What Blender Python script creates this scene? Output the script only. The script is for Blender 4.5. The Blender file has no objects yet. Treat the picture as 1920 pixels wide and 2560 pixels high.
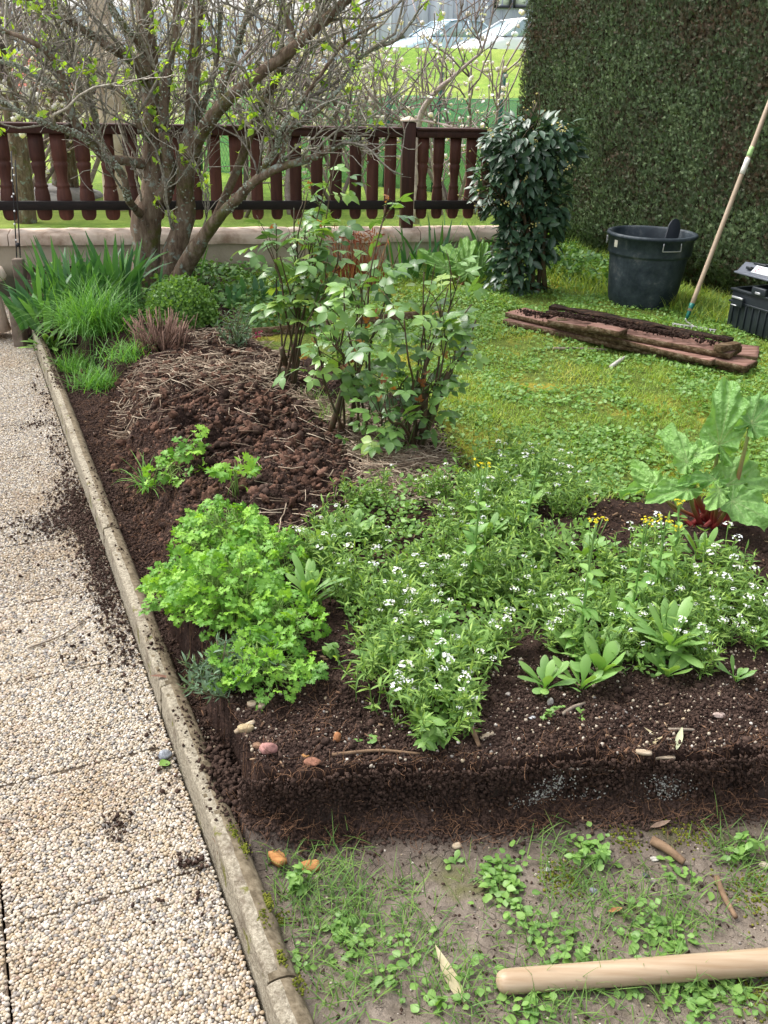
import bpy, math, random
import numpy as np
rad = math.radians
rng = np.random.default_rng(7)
random.seed(7)
SC = bpy.context.scene
# ------------------------------------------------------------------ camera
CAMH, FPX, PITCH, ROLL = 1.55, 2300.0, rad(25.7), rad(1.4)
_F = np.array([0, math.cos(PITCH), -math.sin(PITCH)])
_U0 = np.array([0, math.sin(PITCH), math.cos(PITCH)]); _R0 = np.array([1., 0, 0])
_R = _R0 * math.cos(ROLL) + _U0 * math.sin(ROLL); _U = _U0 * math.cos(ROLL) - _R0 * math.sin(ROLL)
cd = bpy.data.cameras.new('camera'); co = bpy.data.objects.new('camera', cd)
SC.collection.objects.link(co); SC.camera = co
cd.sensor_fit = 'HORIZONTAL'; cd.sensor_width = 36; cd.lens = 36 * FPX / 1920
cd.clip_start = .05; cd.clip_end = 5000
from mathutils import Matrix, Vector
co.matrix_world = Matrix(((_R[0], _U[0], -_F[0], 0), (_R[1], _U[1], -_F[1], 0), (_R[2], _U[2], -_F[2], CAMH), (0, 0, 0, 1)))
# ------------------------------------------------------------------ sky, sun, exposure
SUN_EL, SUN_AZ = rad(56), rad(-62)      # azimuth from +Y towards +X
w = bpy.data.worlds.new("World"); SC.world = w; w.use_nodes = True
nt = w.node_tree; nt.nodes.clear()
sky = nt.nodes.new('ShaderNodeTexSky'); sky.sky_type = 'NISHITA'; sky.sun_disc = False
sky.sun_elevation = SUN_EL; sky.sun_rotation = SUN_AZ; sky.air_density = 1.0; sky.dust_density = 4.0; sky.ozone_density = 1.0
hs = nt.nodes.new('ShaderNodeHueSaturation'); hs.inputs['Saturation'].default_value = .25
bg = nt.nodes.new('ShaderNodeBackground'); bg.inputs['Strength'].default_value = .15
wo = nt.nodes.new('ShaderNodeOutputWorld')
nt.links.new(sky.outputs[0], hs.inputs['Color']); nt.links.new(hs.outputs[0], bg.inputs['Color']); nt.links.new(bg.outputs[0], wo.inputs['Surface'])
sl = bpy.data.lights.new('sun', 'SUN'); sl.energy = 1.0; sl.angle = rad(30); sl.color = (1, .96, .9)
so = bpy.data.objects.new('sun', sl); SC.collection.objects.link(so)
sd = Vector((math.sin(SUN_AZ) * math.cos(SUN_EL), math.cos(SUN_AZ) * math.cos(SUN_EL), math.sin(SUN_EL)))
so.rotation_euler = sd.to_track_quat('Z', 'Y').to_euler()
SC.view_settings.view_transform = 'Standard'; SC.view_settings.look = 'None'; SC.view_settings.gamma = 1
SC.view_settings.exposure = 1.42
SC.cycles.max_bounces = 6; SC.cycles.diffuse_bounces = 3; SC.cycles.transparent_max_bounces = 8; SC.cycles.transmission_bounces = 3
# ------------------------------------------------------------------ helpers: picking points
def ray(px, py): return _F + (px - 960) / FPX * _R - (py - 1280) / FPX * _U
def at(px, py, z=.12):
    d = ray(px, py); return np.array([0, 0, CAMH]) + d * ((z - CAMH) / d[2])
def aty(px, py, y):
    d = ray(px, py); return np.array([0, 0, CAMH]) + d * (y / d[1])
KO = np.array([-.193, 1.088]); KA = rad(114.3)
KU = np.array([math.cos(KA), math.sin(KA)]); KN = np.array([KU[1], -KU[0]])
def st(s, t, z=0):
    p = KO + KU * s + KN * t; return np.array([p[0], p[1], z])
def to_st(x, y):
    dx, dy = x - KO[0], y - KO[1]
    return dx * KU[0] + dy * KU[1], dx * KN[0] + dy * KN[1]
def att(px, py, t):                      # point of the line of sight on the plane t = const (parallel to the kerb)
    d = ray(px, py); a, b = to_st(0, 0); k = (t - b) / (d[0] * KN[0] + d[1] * KN[1])
    return np.array([0, 0, CAMH]) + d * k
# ------------------------------------------------------------------ noise in numpy
def _h(i, j, k):
    n = (i * 374761393 + j * 668265263 + k * 2147483647) & 0x7fffffff
    n = ((n ^ (n >> 13)) * 1274126177) & 0x7fffffff
    return ((n ^ (n >> 16)) & 0xffff) / 65535.0
def vn(x, y, seed=0):
    x = np.asarray(x, float); y = np.asarray(y, float)
    i = np.floor(x).astype(np.int64); j = np.floor(y).astype(np.int64); fx = x - i; fy = y - j
    fx = fx * fx * (3 - 2 * fx); fy = fy * fy * (3 - 2 * fy)
    a = _h(i, j, seed); b = _h(i + 1, j, seed); c = _h(i, j + 1, seed); d = _h(i + 1, j + 1, seed)
    return (a * (1 - fx) + b * fx) * (1 - fy) + (c * (1 - fx) + d * fx) * fy - .5
def fbm(x, y, f=1., o=4, seed=0):
    r = 0; a = 1
    for k in range(o):
        r = r + a * vn(np.asarray(x) * f + 17.3 * k, np.asarray(y) * f - 9.1 * k, seed + k); f *= 2.03; a *= .5
    return r
def sm(a, b, x):
    t = np.clip((x - a) / (b - a), 0, 1); return t * t * (3 - 2 * t)
def inpoly(x, y, poly):
    r = np.zeros(np.shape(x), bool); n = len(poly)
    for i in range(n):
        x1, y1 = poly[i][:2]; x2, y2 = poly[(i + 1) % n][:2]
        c = ((y1 > y) != (y2 > y)) & (x < (x2 - x1) * (y - y1) / (y2 - y1 + 1e-12) + x1)
        r ^= c
    return r
# ------------------------------------------------------------------ helpers: meshes
class MB:
    def __init__(s): s.V = []; s.F = []; s.A = []; s.B = []; s.n = 0
    def add(s, V, F, a=0., b=0.):
        V = np.asarray(V, float).reshape(-1, 3); m = len(V)
        s.V.append(V)
        s.A.append(np.broadcast_to(np.asarray(a, float), (m,)).copy()); s.B.append(np.broadcast_to(np.asarray(b, float), (m,)).copy())
        for f in (F if isinstance(F, list) else [F]):
            f = np.asarray(f, np.int64)
            if f.size: s.F.append(f + s.n)
        s.n += m; return s
    def inst(s, tp, M, T, a=None, b=None):
        V, F, B = tp; N = len(T); k = len(V)
        W = np.einsum('nij,kj->nki', M, V) + T[:, None, :]
        off = (np.arange(N) * k)[:, None, None]
        Fs = [(np.asarray(f)[None] + off).reshape(-1, np.asarray(f).shape[1]) for f in F if len(f)]
        a = rng.random(N) if a is None else a
        s.add(W.reshape(-1, 3), Fs, np.repeat(a, k), np.tile(B, N) if b is None else np.repeat(b, k)); return s
    def box(s, c, d, R=None, a=0., b=0.):
        d = np.asarray(d) / 2; V = np.array([[x, y, z] for x in (-1, 1) for y in (-1, 1) for z in (-1, 1)]) * d
        if R is not None: V = V @ np.asarray(R).T
        return s.add(V + np.asarray(c), np.array([[0, 1, 3, 2], [4, 6, 7, 5], [0, 4, 5, 1], [2, 3, 7, 6], [0, 2, 6, 4], [1, 5, 7, 3]]), a, b)
    def build(s, name, mat, parent=None, smooth=False, bevel=0, link=True, origin=None):
        V = np.concatenate(s.V) if s.V else np.zeros((0, 3))
        me = bpy.data.meshes.new(name); me.vertices.add(len(V))
        if origin is not None: V = V - np.asarray(origin)
        me.vertices.foreach_set('co', V.ravel().astype(np.float32))
        sizes = np.concatenate([np.full(len(f), f.shape[1]) for f in s.F]); lv = np.concatenate([f.ravel() for f in s.F])
        me.loops.add(len(lv)); me.loops.foreach_set('vertex_index', lv.astype(np.int32))
        st_ = np.concatenate([[0], np.cumsum(sizes)[:-1]])
        me.polygons.add(len(sizes)); me.polygons.foreach_set('loop_start', st_.astype(np.int32)); me.polygons.foreach_set('loop_total', sizes.astype(np.int32))
        me.update(calc_edges=True)
        for nm, arr in (('rnd', s.A), ('vb', s.B)):
            at_ = me.attributes.new(nm, 'FLOAT', 'POINT'); at_.data.foreach_set('value', np.concatenate(arr).astype(np.float32))
        if smooth: me.polygons.foreach_set('use_smooth', np.ones(len(sizes), bool))
        me.materials.append(mat)
        o = bpy.data.objects.new(name, me); SC.collection.objects.link(o)
        if origin is not None and parent is None: o.location = origin
        if parent is not None: o.parent = parent
        if bevel:
            md = o.modifiers.new('bevel', 'BEVEL'); md.width = bevel; md.segments = 2; md.limit_method = 'ANGLE'
        return o
def tag(o, label=None, cat=None, group=None, kind=None):
    if label: o['label'] = label
    if cat: o['category'] = cat
    if group: o['group'] = group
    if kind: o['kind'] = kind
    return o
def empty(name, loc=(0, 0, 0), rz=0, label=None, cat=None, group=None):
    o = bpy.data.objects.new(name, None); SC.collection.objects.link(o); o.location = loc; o.rotation_euler = (0, 0, rz)
    o.empty_display_size = .05
    return tag(o, label, cat, group)
def copy_tree(o, parent=None):
    c = o.copy(); SC.collection.objects.link(c)
    if parent is not None: c.parent = parent
    for ch in o.children: copy_tree(ch, c)
    return c
def nrm(v): return v / (np.linalg.norm(v, axis=-1, keepdims=True) + 1e-9)
def frames(d, up):                       # columns: across, along d, normal
    d = nrm(d); x = nrm(np.cross(d, up)); z = np.cross(x, d)
    return np.stack([x, d, z], -1)
def rotz(a):
    a = np.asarray(a); c, s_ = np.cos(a), np.sin(a); z = np.zeros_like(c); o = np.ones_like(c)
    return np.stack([np.stack([c, -s_, z], -1), np.stack([s_, c, z], -1), np.stack([z, z, o], -1)], -2)
def rrot(n):
    q = rng.normal(size=(n, 4)); q = nrm(q); w_, x, y, z = q.T
    return np.stack([np.stack([1 - 2 * (y * y + z * z), 2 * (x * y - z * w_), 2 * (x * z + y * w_)], -1),
                     np.stack([2 * (x * y + z * w_), 1 - 2 * (x * x + z * z), 2 * (y * z - x * w_)], -1),
                     np.stack([2 * (x * z - y * w_), 2 * (y * z + x * w_), 1 - 2 * (x * x + y * y)], -1)], -2)
def ribbons(mb, P, W, side, a, fold=0.):
    """P (N,K,3) centre lines, W (N,K) half widths, side (N,3)/(N,K,3)"""
    N, K, _ = P.shape
    if side.ndim == 2: side = np.repeat(side[:, None, :], K, 1)
    T = np.gradient(P, axis=1); side = nrm(side - T * (np.sum(side * T, -1, keepdims=True) / (np.sum(T * T, -1, keepdims=True) + 1e-12)))
    b = np.tile(np.linspace(0, 1, K), N)
    if fold:
        nn = nrm(np.cross(side, T)); L = P - side * W[..., None] + nn * (W * fold)[..., None]; R = P + side * W[..., None] + nn * (W * fold)[..., None]
        V = np.stack([L, P, R], 2).reshape(-1, 3); c = 3
    else:
        V = np.stack([P - side * W[..., None], P + side * W[..., None]], 2).reshape(-1, 3); c = 2
    i = np.arange(N)[:, None] * K * c + np.arange(K - 1)[None] * c; i = i.reshape(-1)
    F = [np.stack([i + q, i + q + 1, i + q + 1 + c, i + q + c], -1) for q in range(c - 1)]
    mb.add(V, F, np.repeat(a, K * c), np.repeat(b, c))
def blades(mb, P, L, Wd, lean=.2, bend=1., seg=4, az=None, a=None, tip=.1, fold=0., twist=.4, shape='blade'):
    N = len(P); az = rng.random(N) * 2 * np.pi if az is None else az
    lean = np.broadcast_to(lean, (N,)); bend = np.broadcast_to(bend, (N,)); L = np.broadcast_to(L, (N,)); Wd = np.broadcast_to(Wd, (N,))
    pts = [P]; p = P
    for k in range(seg):
        an = lean + bend * ((k + .5) / seg) ** 1.3
        p = p + np.stack([np.cos(az) * np.sin(an), np.sin(az) * np.sin(an), np.cos(an)], -1) * (L / seg)[:, None]
        pts.append(p)
    pts = np.stack(pts, 1); u = np.linspace(0, 1, seg + 1)
    wp = {'blade': (1 - u ** 2.2) * (1 - tip) + tip, 'leaf': np.maximum(np.sin(np.pi * (u ** .8) * .97 + .08), .05), 'iris': np.minimum(1, (1 - u) * 3.2 + .04) * (.75 + .4 * u), 'spoon': np.interp(u, [0, .3, .5, .72, .86, .95, 1], [.2, .28, .7, 1, .9, .6, .22])}[shape]
    tw = az + np.pi / 2 + rng.uniform(-twist, twist, N)
    side = np.stack([np.cos(tw), np.sin(tw), np.zeros(N)], -1)
    ribbons(mb, pts, Wd[:, None] * wp[None], side, rng.random(N) if a is None else a, fold)
    return pts
def tubes(mb, P, R, sides=5, a=None, closed=True):
    """P (N,K,3), R (N,K)"""
    N, K, _ = P.shape; T = nrm(np.gradient(P, axis=1))
    ref = np.where(np.abs(T[:, :1, 2:3]) > .9, np.array([1., 0, 0]), np.array([0, 0, 1.])); ref = np.repeat(ref, K, 1)
    X = nrm(np.cross(T, ref)); Y = np.cross(T, X)
    th = np.arange(sides) * 2 * np.pi / sides
    V = P[:, :, None, :] + R[:, :, None, None] * (np.cos(th)[None, None, :, None] * X[:, :, None, :] + np.sin(th)[None, None, :, None] * Y[:, :, None, :])
    base = (np.arange(N)[:, None, None] * K + np.arange(K - 1)[None, :, None]) * sides
    j = np.arange(sides)[None, None, :]; j2 = (j + 1) % sides
    F = [np.stack([base + j, base + j2, base + sides + j2, base + sides + j], -1).reshape(-1, 4)]
    if closed:
        b0 = np.arange(N)[:, None] * K * sides
        F += [b0 + np.arange(sides)[::-1][None], b0 + (K - 1) * sides + np.arange(sides)[None]]
    mb.add(V.reshape(-1, 3), F, np.repeat(rng.random(N) if a is None else np.broadcast_to(a, (N,)), K * sides), np.tile(np.repeat(np.linspace(0, 1, K), sides), N))
def smooth_path(pts, n):
    pts = np.asarray(pts, float); k = len(pts); u = np.linspace(0, k - 1, n); i = np.minimum(u.astype(int), k - 2); f = (u - i)[:, None]
    P = np.concatenate([[2 * pts[0] - pts[1]], pts, [2 * pts[-1] - pts[-2]]])
    p0, p1, p2, p3 = P[i], P[i + 1], P[i + 2], P[i + 3]
    return .5 * (2 * p1 + (p2 - p0) * f + (2 * p0 - 5 * p1 + 4 * p2 - p3) * f ** 2 + (3 * p1 - p0 - 3 * p2 + p3) * f ** 3)
def tube1(mb, pts, radii, sides=8, n=16, a=0.):
    P = smooth_path(pts, n); R = np.interp(np.linspace(0, 1, n), np.linspace(0, 1, len(radii)), radii)
    tubes(mb, P[None], R[None], sides, np.array([a])); return P, R
def lathe(mb, prof, seg=32, c=(0, 0, 0), a=0., sweep=None):
    prof = np.asarray(prof, float); K = len(prof); th = np.arange(seg) * 2 * np.pi / seg
    V = np.stack([prof[:, 0][:, None] * np.cos(th), prof[:, 0][:, None] * np.sin(th), np.repeat(prof[:, 1][:, None], seg, 1)], -1).reshape(-1, 3) + np.asarray(c)
    i = np.arange(K - 1)[:, None] * seg; j = np.arange(seg)[None]; j2 = (j + 1) % seg
    mb.add(V, np.stack([i + j, i + j2, i + seg + j2, i + seg + j], -1).reshape(-1, 4), a)
def grow(par, n, L, ang=.7, up=.3, wig=.25, K=6, lo=.2, hi=1., pick=None):
    """children (n,K,3) sprouting from parents (N,Kp,3)"""
    N, Kp, _ = par.shape; i = rng.integers(0, N, n) if pick is None else pick; u = rng.uniform(lo, hi, n) * (Kp - 1); k = np.minimum(u.astype(int), Kp - 2); f = (u - k)[:, None]
    p = par[i, k] * (1 - f) + par[i, k + 1] * f; t = nrm(par[i, k + 1] - par[i, k])
    r = nrm(rng.normal(size=(n, 3))); r = nrm(r - t * np.sum(r * t, -1, keepdims=True))
    an = rng.normal(ang, .25, n)[:, None]; d = nrm(t * np.cos(an) + r * np.sin(an) + np.array([0, 0, up]))
    Ls = np.broadcast_to(L, (n,)) if np.ndim(L) else rng.uniform(.5, 1.2, n) * L
    out = [p]
    for q in range(K - 1):
        d = nrm(d + rng.normal(size=(n, 3)) * wig + np.array([0, 0, up * .15])); p = p + d * (Ls / (K - 1))[:, None]; out.append(p)
    return np.stack(out, 1), Ls
# leaf templates: (V, [faces], B)
def leaf_t(prof, wid=.3, fold=.25, curl=.2, ser=0.):
    prof = np.asarray(prof, float); K = len(prof); u = np.linspace(0, 1, K); z = -curl * u ** 2
    V = []; B = []
    for k in range(K):
        w_ = prof[k] * wid; V += [[-w_, u[k] - (ser if k % 2 else 0), z[k] + w_ * fold], [0, u[k], z[k]], [w_, u[k] - (ser if k % 2 else 0), z[k] + w_ * fold]]; B += [0, 1, 0]
    F = []
    for k in range(K - 1):
        a = 3 * k; F += [[a, a + 1, a + 4, a + 3], [a + 1, a + 2, a + 5, a + 4]]
    return np.array(V), [np.array(F)], np.array(B, float)
def poly_leaf(outline, zf=.08, droop=.15):
    """fan leaf from an outline (x,y) round the origin at the petiole end"""
    o = np.asarray(outline, float); c = o.mean(0) * np.array([0, .8]); r = np.linalg.norm(o - c, axis=1)
    V = np.array([[c[0], c[1], -.02]] + [[x, y, zf * abs(x) * 2 - droop * y * y] for x, y in o]); n = len(o)
    F = np.array([[0, 1 + i, 1 + (i + 1) % n] for i in range(n)])
    return V, [F], np.array([1.] + [0.] * n)
def merge_t(items):
    V = []; F = {}; B = []; n = 0
    for (v, f, b), M, T in items:
        V.append(v @ np.asarray(M).T + np.asarray(T)); B.append(b)
        for ff in f:
            if len(ff): F.setdefault(np.asarray(ff).shape[1], []).append(np.asarray(ff) + n)
        n += len(v)
    return np.concatenate(V), [np.concatenate(x) for x in F.values()], np.concatenate(B)
def rz(a): return rotz(np.array([a]))[0]
def ico(sub=0, seed=1, rough=.25, flat=1.):
    t = (1 + 5 ** .5) / 2; V = [(-1, t, 0), (1, t, 0), (-1, -t, 0), (1, -t, 0), (0, -1, t), (0, 1, t), (0, -1, -t), (0, 1, -t), (t, 0, -1), (t, 0, 1), (-t, 0, -1), (-t, 0, 1)]
    F = [(0, 11, 5), (0, 5, 1), (0, 1, 7), (0, 7, 10), (0, 10, 11), (1, 5, 9), (5, 11, 4), (11, 10, 2), (10, 7, 6), (7, 1, 8), (3, 9, 4), (3, 4, 2), (3, 2, 6), (3, 6, 8), (3, 8, 9), (4, 9, 5), (2, 4, 11), (6, 2, 10), (8, 6, 7), (9, 8, 1)]
    V = [np.array(v, float) / np.linalg.norm(v) for v in V]
    for _ in range(sub):
        mid = {}; G = []
        def m(a, b):
            k = (min(a, b), max(a, b))
            if k not in mid: mid[k] = len(V); q = V[a] + V[b]; V.append(q / np.linalg.norm(q))
            return mid[k]
        for a, b, c in F: x, y, z = m(a, b), m(b, c), m(c, a); G += [(a, x, z), (b, y, x), (c, z, y), (x, y, z)]
        F = G
    r = np.random.default_rng(seed); V = np.array(V); V = V * (1 + r.uniform(-rough, rough, len(V)))[:, None]; V[:, 2] *= flat
    return V, [np.array(F)], np.zeros(len(V))
# ------------------------------------------------------------------ materials
def _col(c): return (*c, 1) if len(c) == 3 else c
def ramp(nt, stops, inp):
    r = nt.nodes.new('ShaderNodeValToRGB'); e = r.color_ramp.elements
    while len(e) < len(stops): e.new(.5)
    for k, (p, c) in enumerate(stops): e[k].position = p; e[k].color = _col(c)
    nt.links.new(inp, r.inputs[0]); return r.outputs[0]
def mix(nt, a, b, f, mode='MIX'):
    m = nt.nodes.new('ShaderNodeMix'); m.data_type = 'RGBA'; m.blend_type = mode
    for s_, v in ((m.inputs[0], f), (m.inputs[6], a), (m.inputs[7], b)):
        if hasattr(v, 'links'): nt.links.new(v, s_)
        else: s_.default_value = v if not isinstance(v, tuple) else _col(v)
    return m.outputs[2]
def noise(nt, scale, detail=4, rough=.6, obj=True, stretch=None):
    tc = nt.nodes.new('ShaderNodeTexCoord'); n = nt.nodes.new('ShaderNodeTexNoise'); n.inputs['Scale'].default_value = scale; n.inputs['Detail'].default_value = detail; n.inputs['Roughness'].default_value = rough
    src = tc.outputs['Object']
    if stretch:
        mp = nt.nodes.new('ShaderNodeMapping'); mp.inputs['Scale'].default_value = stretch; nt.links.new(src, mp.inputs[0]); src = mp.outputs[0]
    nt.links.new(src, n.inputs['Vector']); return n.outputs['Fac']
def attr(nt, name):
    a = nt.nodes.new('ShaderNodeAttribute'); a.attribute_name = name; return a.outputs['Fac']
def bump(nt, h, strength=.5, dist=.01, prev=None):
    b = nt.nodes.new('ShaderNodeBump'); b.inputs['Strength'].default_value = strength; b.inputs['Distance'].default_value = dist; nt.links.new(h, b.inputs['Height'])
    if prev is not None: nt.links.new(prev, b.inputs['Normal'])
    return b.outputs[0]
def M(name, rough=.7, spec=.3, metal=0., trans=0., coat=0.):
    m = bpy.data.materials.new(name); m.use_nodes = True; t = m.node_tree; p = t.nodes['Principled BSDF']
    p.inputs['Roughness'].default_value = rough; p.inputs['Specular IOR Level'].default_value = spec; p.inputs['Metallic'].default_value = metal
    p.inputs['Coat Weight'].default_value = coat
    def setc(c, nrm_=None):
        if hasattr(c, 'links'): t.links.new(c, p.inputs['Base Color'])
        else: p.inputs['Base Color'].default_value = _col(c)
        if nrm_ is not None: t.links.new(nrm_, p.inputs['Normal'])
        if trans:
            tr = t.nodes.new('ShaderNodeBsdfTranslucent'); mx = t.nodes.new('ShaderNodeMixShader'); mx.inputs[0].default_value = trans
            g = t.nodes.new('ShaderNodeMix'); g.data_type = 'RGBA'; g.blend_type = 'MULTIPLY'; g.inputs[0].default_value = 1; g.inputs[7].default_value = (1.5, 1.45, .5, 1)
            if hasattr(c, 'links'): t.links.new(c, g.inputs[6])
            else: g.inputs[6].default_value = _col(c)
            t.links.new(g.outputs[2], tr.inputs[0])
            t.links.new(p.outputs[0], mx.inputs[1]); t.links.new(tr.outputs[0], mx.inputs[2]); t.links.new(mx.outputs[0], t.nodes['Material Output'].inputs[0])
        return m
    return t, setc
def leafmat(name, cols, rough=.5, spec=.4, trans=.3, vein=None, vf=.5, nscale=0):
    t, setc = M(name, rough, spec, trans=trans)
    k = len(cols); c = ramp(t, [(i / max(k - 1, 1), cols[i]) for i in range(k)], attr(t, 'rnd'))
    if vein: 
        mm = t.nodes.new('ShaderNodeMath'); mm.operation = 'MULTIPLY'; mm.inputs[1].default_value = vf; t.links.new(attr(t, 'vb'), mm.inputs[0]); c = mix(t, c, vein, mm.outputs[0])
    nb = None
    if nscale: n = noise(t, nscale, 3); c = mix(t, c, (.02, .04, .01), ramp(t, [(.45, (0, 0, 0)), (.75, (.5, .5, .5))], n)); nb = bump(t, n, .4, .004)
    return setc(c, nb)
def plain(name, cols, rough=.8, spec=.2, nscale=30., nb=.5, bd=.004, detail=5, stretch=None, metal=0., use_rnd=False, coat=0.):
    t, setc = M(name, rough, spec, metal, coat=coat); n = noise(t, nscale, detail, .65, stretch=stretch); k = len(cols)
    c = ramp(t, [(.3 + .4 * i / max(k - 1, 1), cols[i]) for i in range(k)], n)
    if use_rnd: c = mix(t, c, ramp(t, [(0, (.55, .55, .55)), (1, (1.3, 1.3, 1.3))], attr(t, 'rnd')), 1., 'MULTIPLY')
    return setc(c, bump(t, n, nb, bd) if nb else None)
MT = {}
MT['grass'] = leafmat('grass_blades', [(.13, .22, .04), (.22, .34, .06), (.33, .44, .08), (.46, .44, .10)], .55, .3, .35)
MT['weed'] = leafmat('weed_leaves', [(.07, .17, .03), (.13, .27, .05), (.19, .34, .07)], .45, .4, .3, (.25, .38, .12), .4)
MT['cover'] = leafmat('cover_leaves', [(.05, .12, .035), (.09, .19, .05), (.14, .26, .06)], .5, .3, .25)
MT['mudgrass'] = leafmat('mud_grass_blades', [(.06, .14, .03), (.12, .22, .05), (.17, .27, .06)], .5, .3, .3)
MT['parsley'] = leafmat('parsley_leaves', [(.07, .20, .02), (.15, .34, .035), (.28, .50, .055)], .5, .35, .3, (.22, .42, .09), .4)
MT['parsley_stem'] = leafmat('parsley_stems', [(.16, .28, .06), (.25, .36, .10)], .5, .3, .2)
MT['salad'] = leafmat('salad_leaves', [(.10, .25, .05), (.15, .32, .06), (.22, .40, .08)], .45, .4, .3, (.28, .42, .16), .5)
MT['alys'] = leafmat('narrow_leaves', [(.08, .16, .04), (.17, .30, .065), (.32, .46, .11)], .6, .3, .3)
MT['grey_leaf'] = leafmat('grey_green_leaves', [(.11, .18, .11), (.17, .25, .16)], .7, .2, .2)
MT['white'] = leafmat('white_petals', [(.72, .74, .80), (.85, .85, .85)], .6, .2, .2)
MT['yellow'] = leafmat('yellow_petals', [(.65, .55, .03), (.75, .68, .05)], .6, .2, .3)
MT['pink'] = leafmat('pink_petals', [(.28, .03, .10), (.45, .08, .2)], .6, .2, .3)
MT['blue'] = leafmat('blue_petals', [(.2, .3, .7), (.3, .4, .75)], .6, .2, .3)
MT['rose'] = leafmat('rose_leaves', [(.05, .12, .035), (.11, .22, .055), (.17, .32, .07), (.32, .46, .08)], .30, .55, .25, (.14, .25, .08), .35)
MT['rose_red'] = leafmat('young_rose_leaves', [(.22, .07, .03), (.35, .18, .05)], .4, .4, .3)
MT['cane'] = plain('rose_canes', [(.035, .05, .018), (.10, .045, .028)], .6, .3, 40., .3, .001)
MT['bay'] = leafmat('bay_leaves', [(.022, .055, .032), (.04, .09, .05), (.07, .13, .065)], .36, .7, .1, (.07, .13, .06), .4)
MT['iris'] = leafmat('iris_leaves', [(.04, .12, .045), (.07, .19, .06), (.12, .27, .07)], .45, .4, .3)
MT['rhub'] = None
MT['lilac'] = leafmat('lilac_leaves', [(.17, .32, .05), (.28, .45, .06), (.45, .58, .08)], .5, .3, .45)
MT['bark'] = None
MT['hedge'] = leafmat('hedge_sprays', [(.095, .062, .038), (.068, .070, .038), (.055, .085, .040), (.080, .130, .052), (.16, .22, .10)], .6, .25, .1)
MT['straw'] = leafmat('straw', [(.12, .08, .055), (.28, .21, .15), (.48, .40, .30)], .8, .15, 0)
MT['chips'] = leafmat('wood_chips', [(.05, .03, .02), (.16, .09, .055), (.35, .25, .16)], .85, .15, 0)
MT['root'] = leafmat('fine_roots', [(.12, .06, .035), (.25, .14, .08)], .8, .15, 0)
MT['twig'] = plain('twig_bark', [(.11, .095, .08), (.30, .27, .22), (.48, .46, .40)], .85, .15, 60., .3, .001, use_rnd=True)
MT['bgtwig'] = plain('far_twig_bark', [(.22, .17, .155), (.42, .35, .32)], .9, .1, 20., 0, use_rnd=True)
MT['blossom'] = leafmat('blossom_petals', [(.65, .62, .64), (.9, .88, .88)], .7, .1, .3)
MT['black_plastic'] = plain('black_plastic', [(.012, .016, .022), (.03, .036, .044)], .45, .4, 6., .2, .002)
def _bark():
    t, setc = M('mossy_bark', .9, .15)
    n = noise(t, 9, 6, .7, stretch=(3, 3, .8)); c = ramp(t, [(.3, (.05, .035, .024)), (.5, (.17, .12, .085)), (.7, (.30, .24, .18))], n)
    n2 = noise(t, 14, 5, .7); c = mix(t, c, (.28, .33, .29), ramp(t, [(.56, (0, 0, 0)), (.64, (.9, .9, .9))], n2))
    n3 = noise(t, 5, 5, .7); c = mix(t, c, (.10, .11, .025), ramp(t, [(.54, (0, 0, 0)), (.66, (.8, .8, .8))], n3))
    return setc(c, bump(t, n, .9, .02, bump(t, n2, .5, .01)))
MT['bark'] = _bark()
MT['deadwood'] = plain('smooth_dead_wood', [(.13, .10, .075), (.30, .25, .20)], .8, .15, 12., .4, .003, stretch=(2, 2, .4))
def _soil(name, c0, c1, c2, sc=60.):
    t, setc = M(name, .95, .12)
    n = noise(t, sc, 8, .75); n2 = noise(t, 5, 4)
    c = ramp(t, [(.35, c0), (.52, c1), (.72, c2)], n); c = mix(t, c, tuple(x * 1.5 + .01 for x in c1), ramp(t, [(.45, (0, 0, 0)), (.7, (.6, .6, .6))], n2))
    c = mix(t, c, ramp(t, [(0, (.7, .7, .7)), (1, (1.25, 1.25, 1.25))], attr(t, 'rnd')), 1., 'MULTIPLY')
    return t, setc, n, c
def _soilmat():
    t, setc, n, c = _soil('dark_soil', (.012, .008, .007), (.045, .026, .020), (.12, .07, .052))
    return setc(c, bump(t, n, 1., .02))
MT['soil'] = _soilmat()
def _clod():
    t, setc, n, c = _soil('loose_soil', (.022, .014, .011), (.055, .034, .026), (.12, .075, .055), 90.)
    return setc(c, bump(t, n, 1., .004))
MT['clod'] = _clod()
t, setc, n, c = _soil('brown_clods', (.045, .024, .017), (.115, .062, .043), (.24, .14, .09), 70.); MT['clod2'] = setc(c, bump(t, n, 1., .008))
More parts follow.
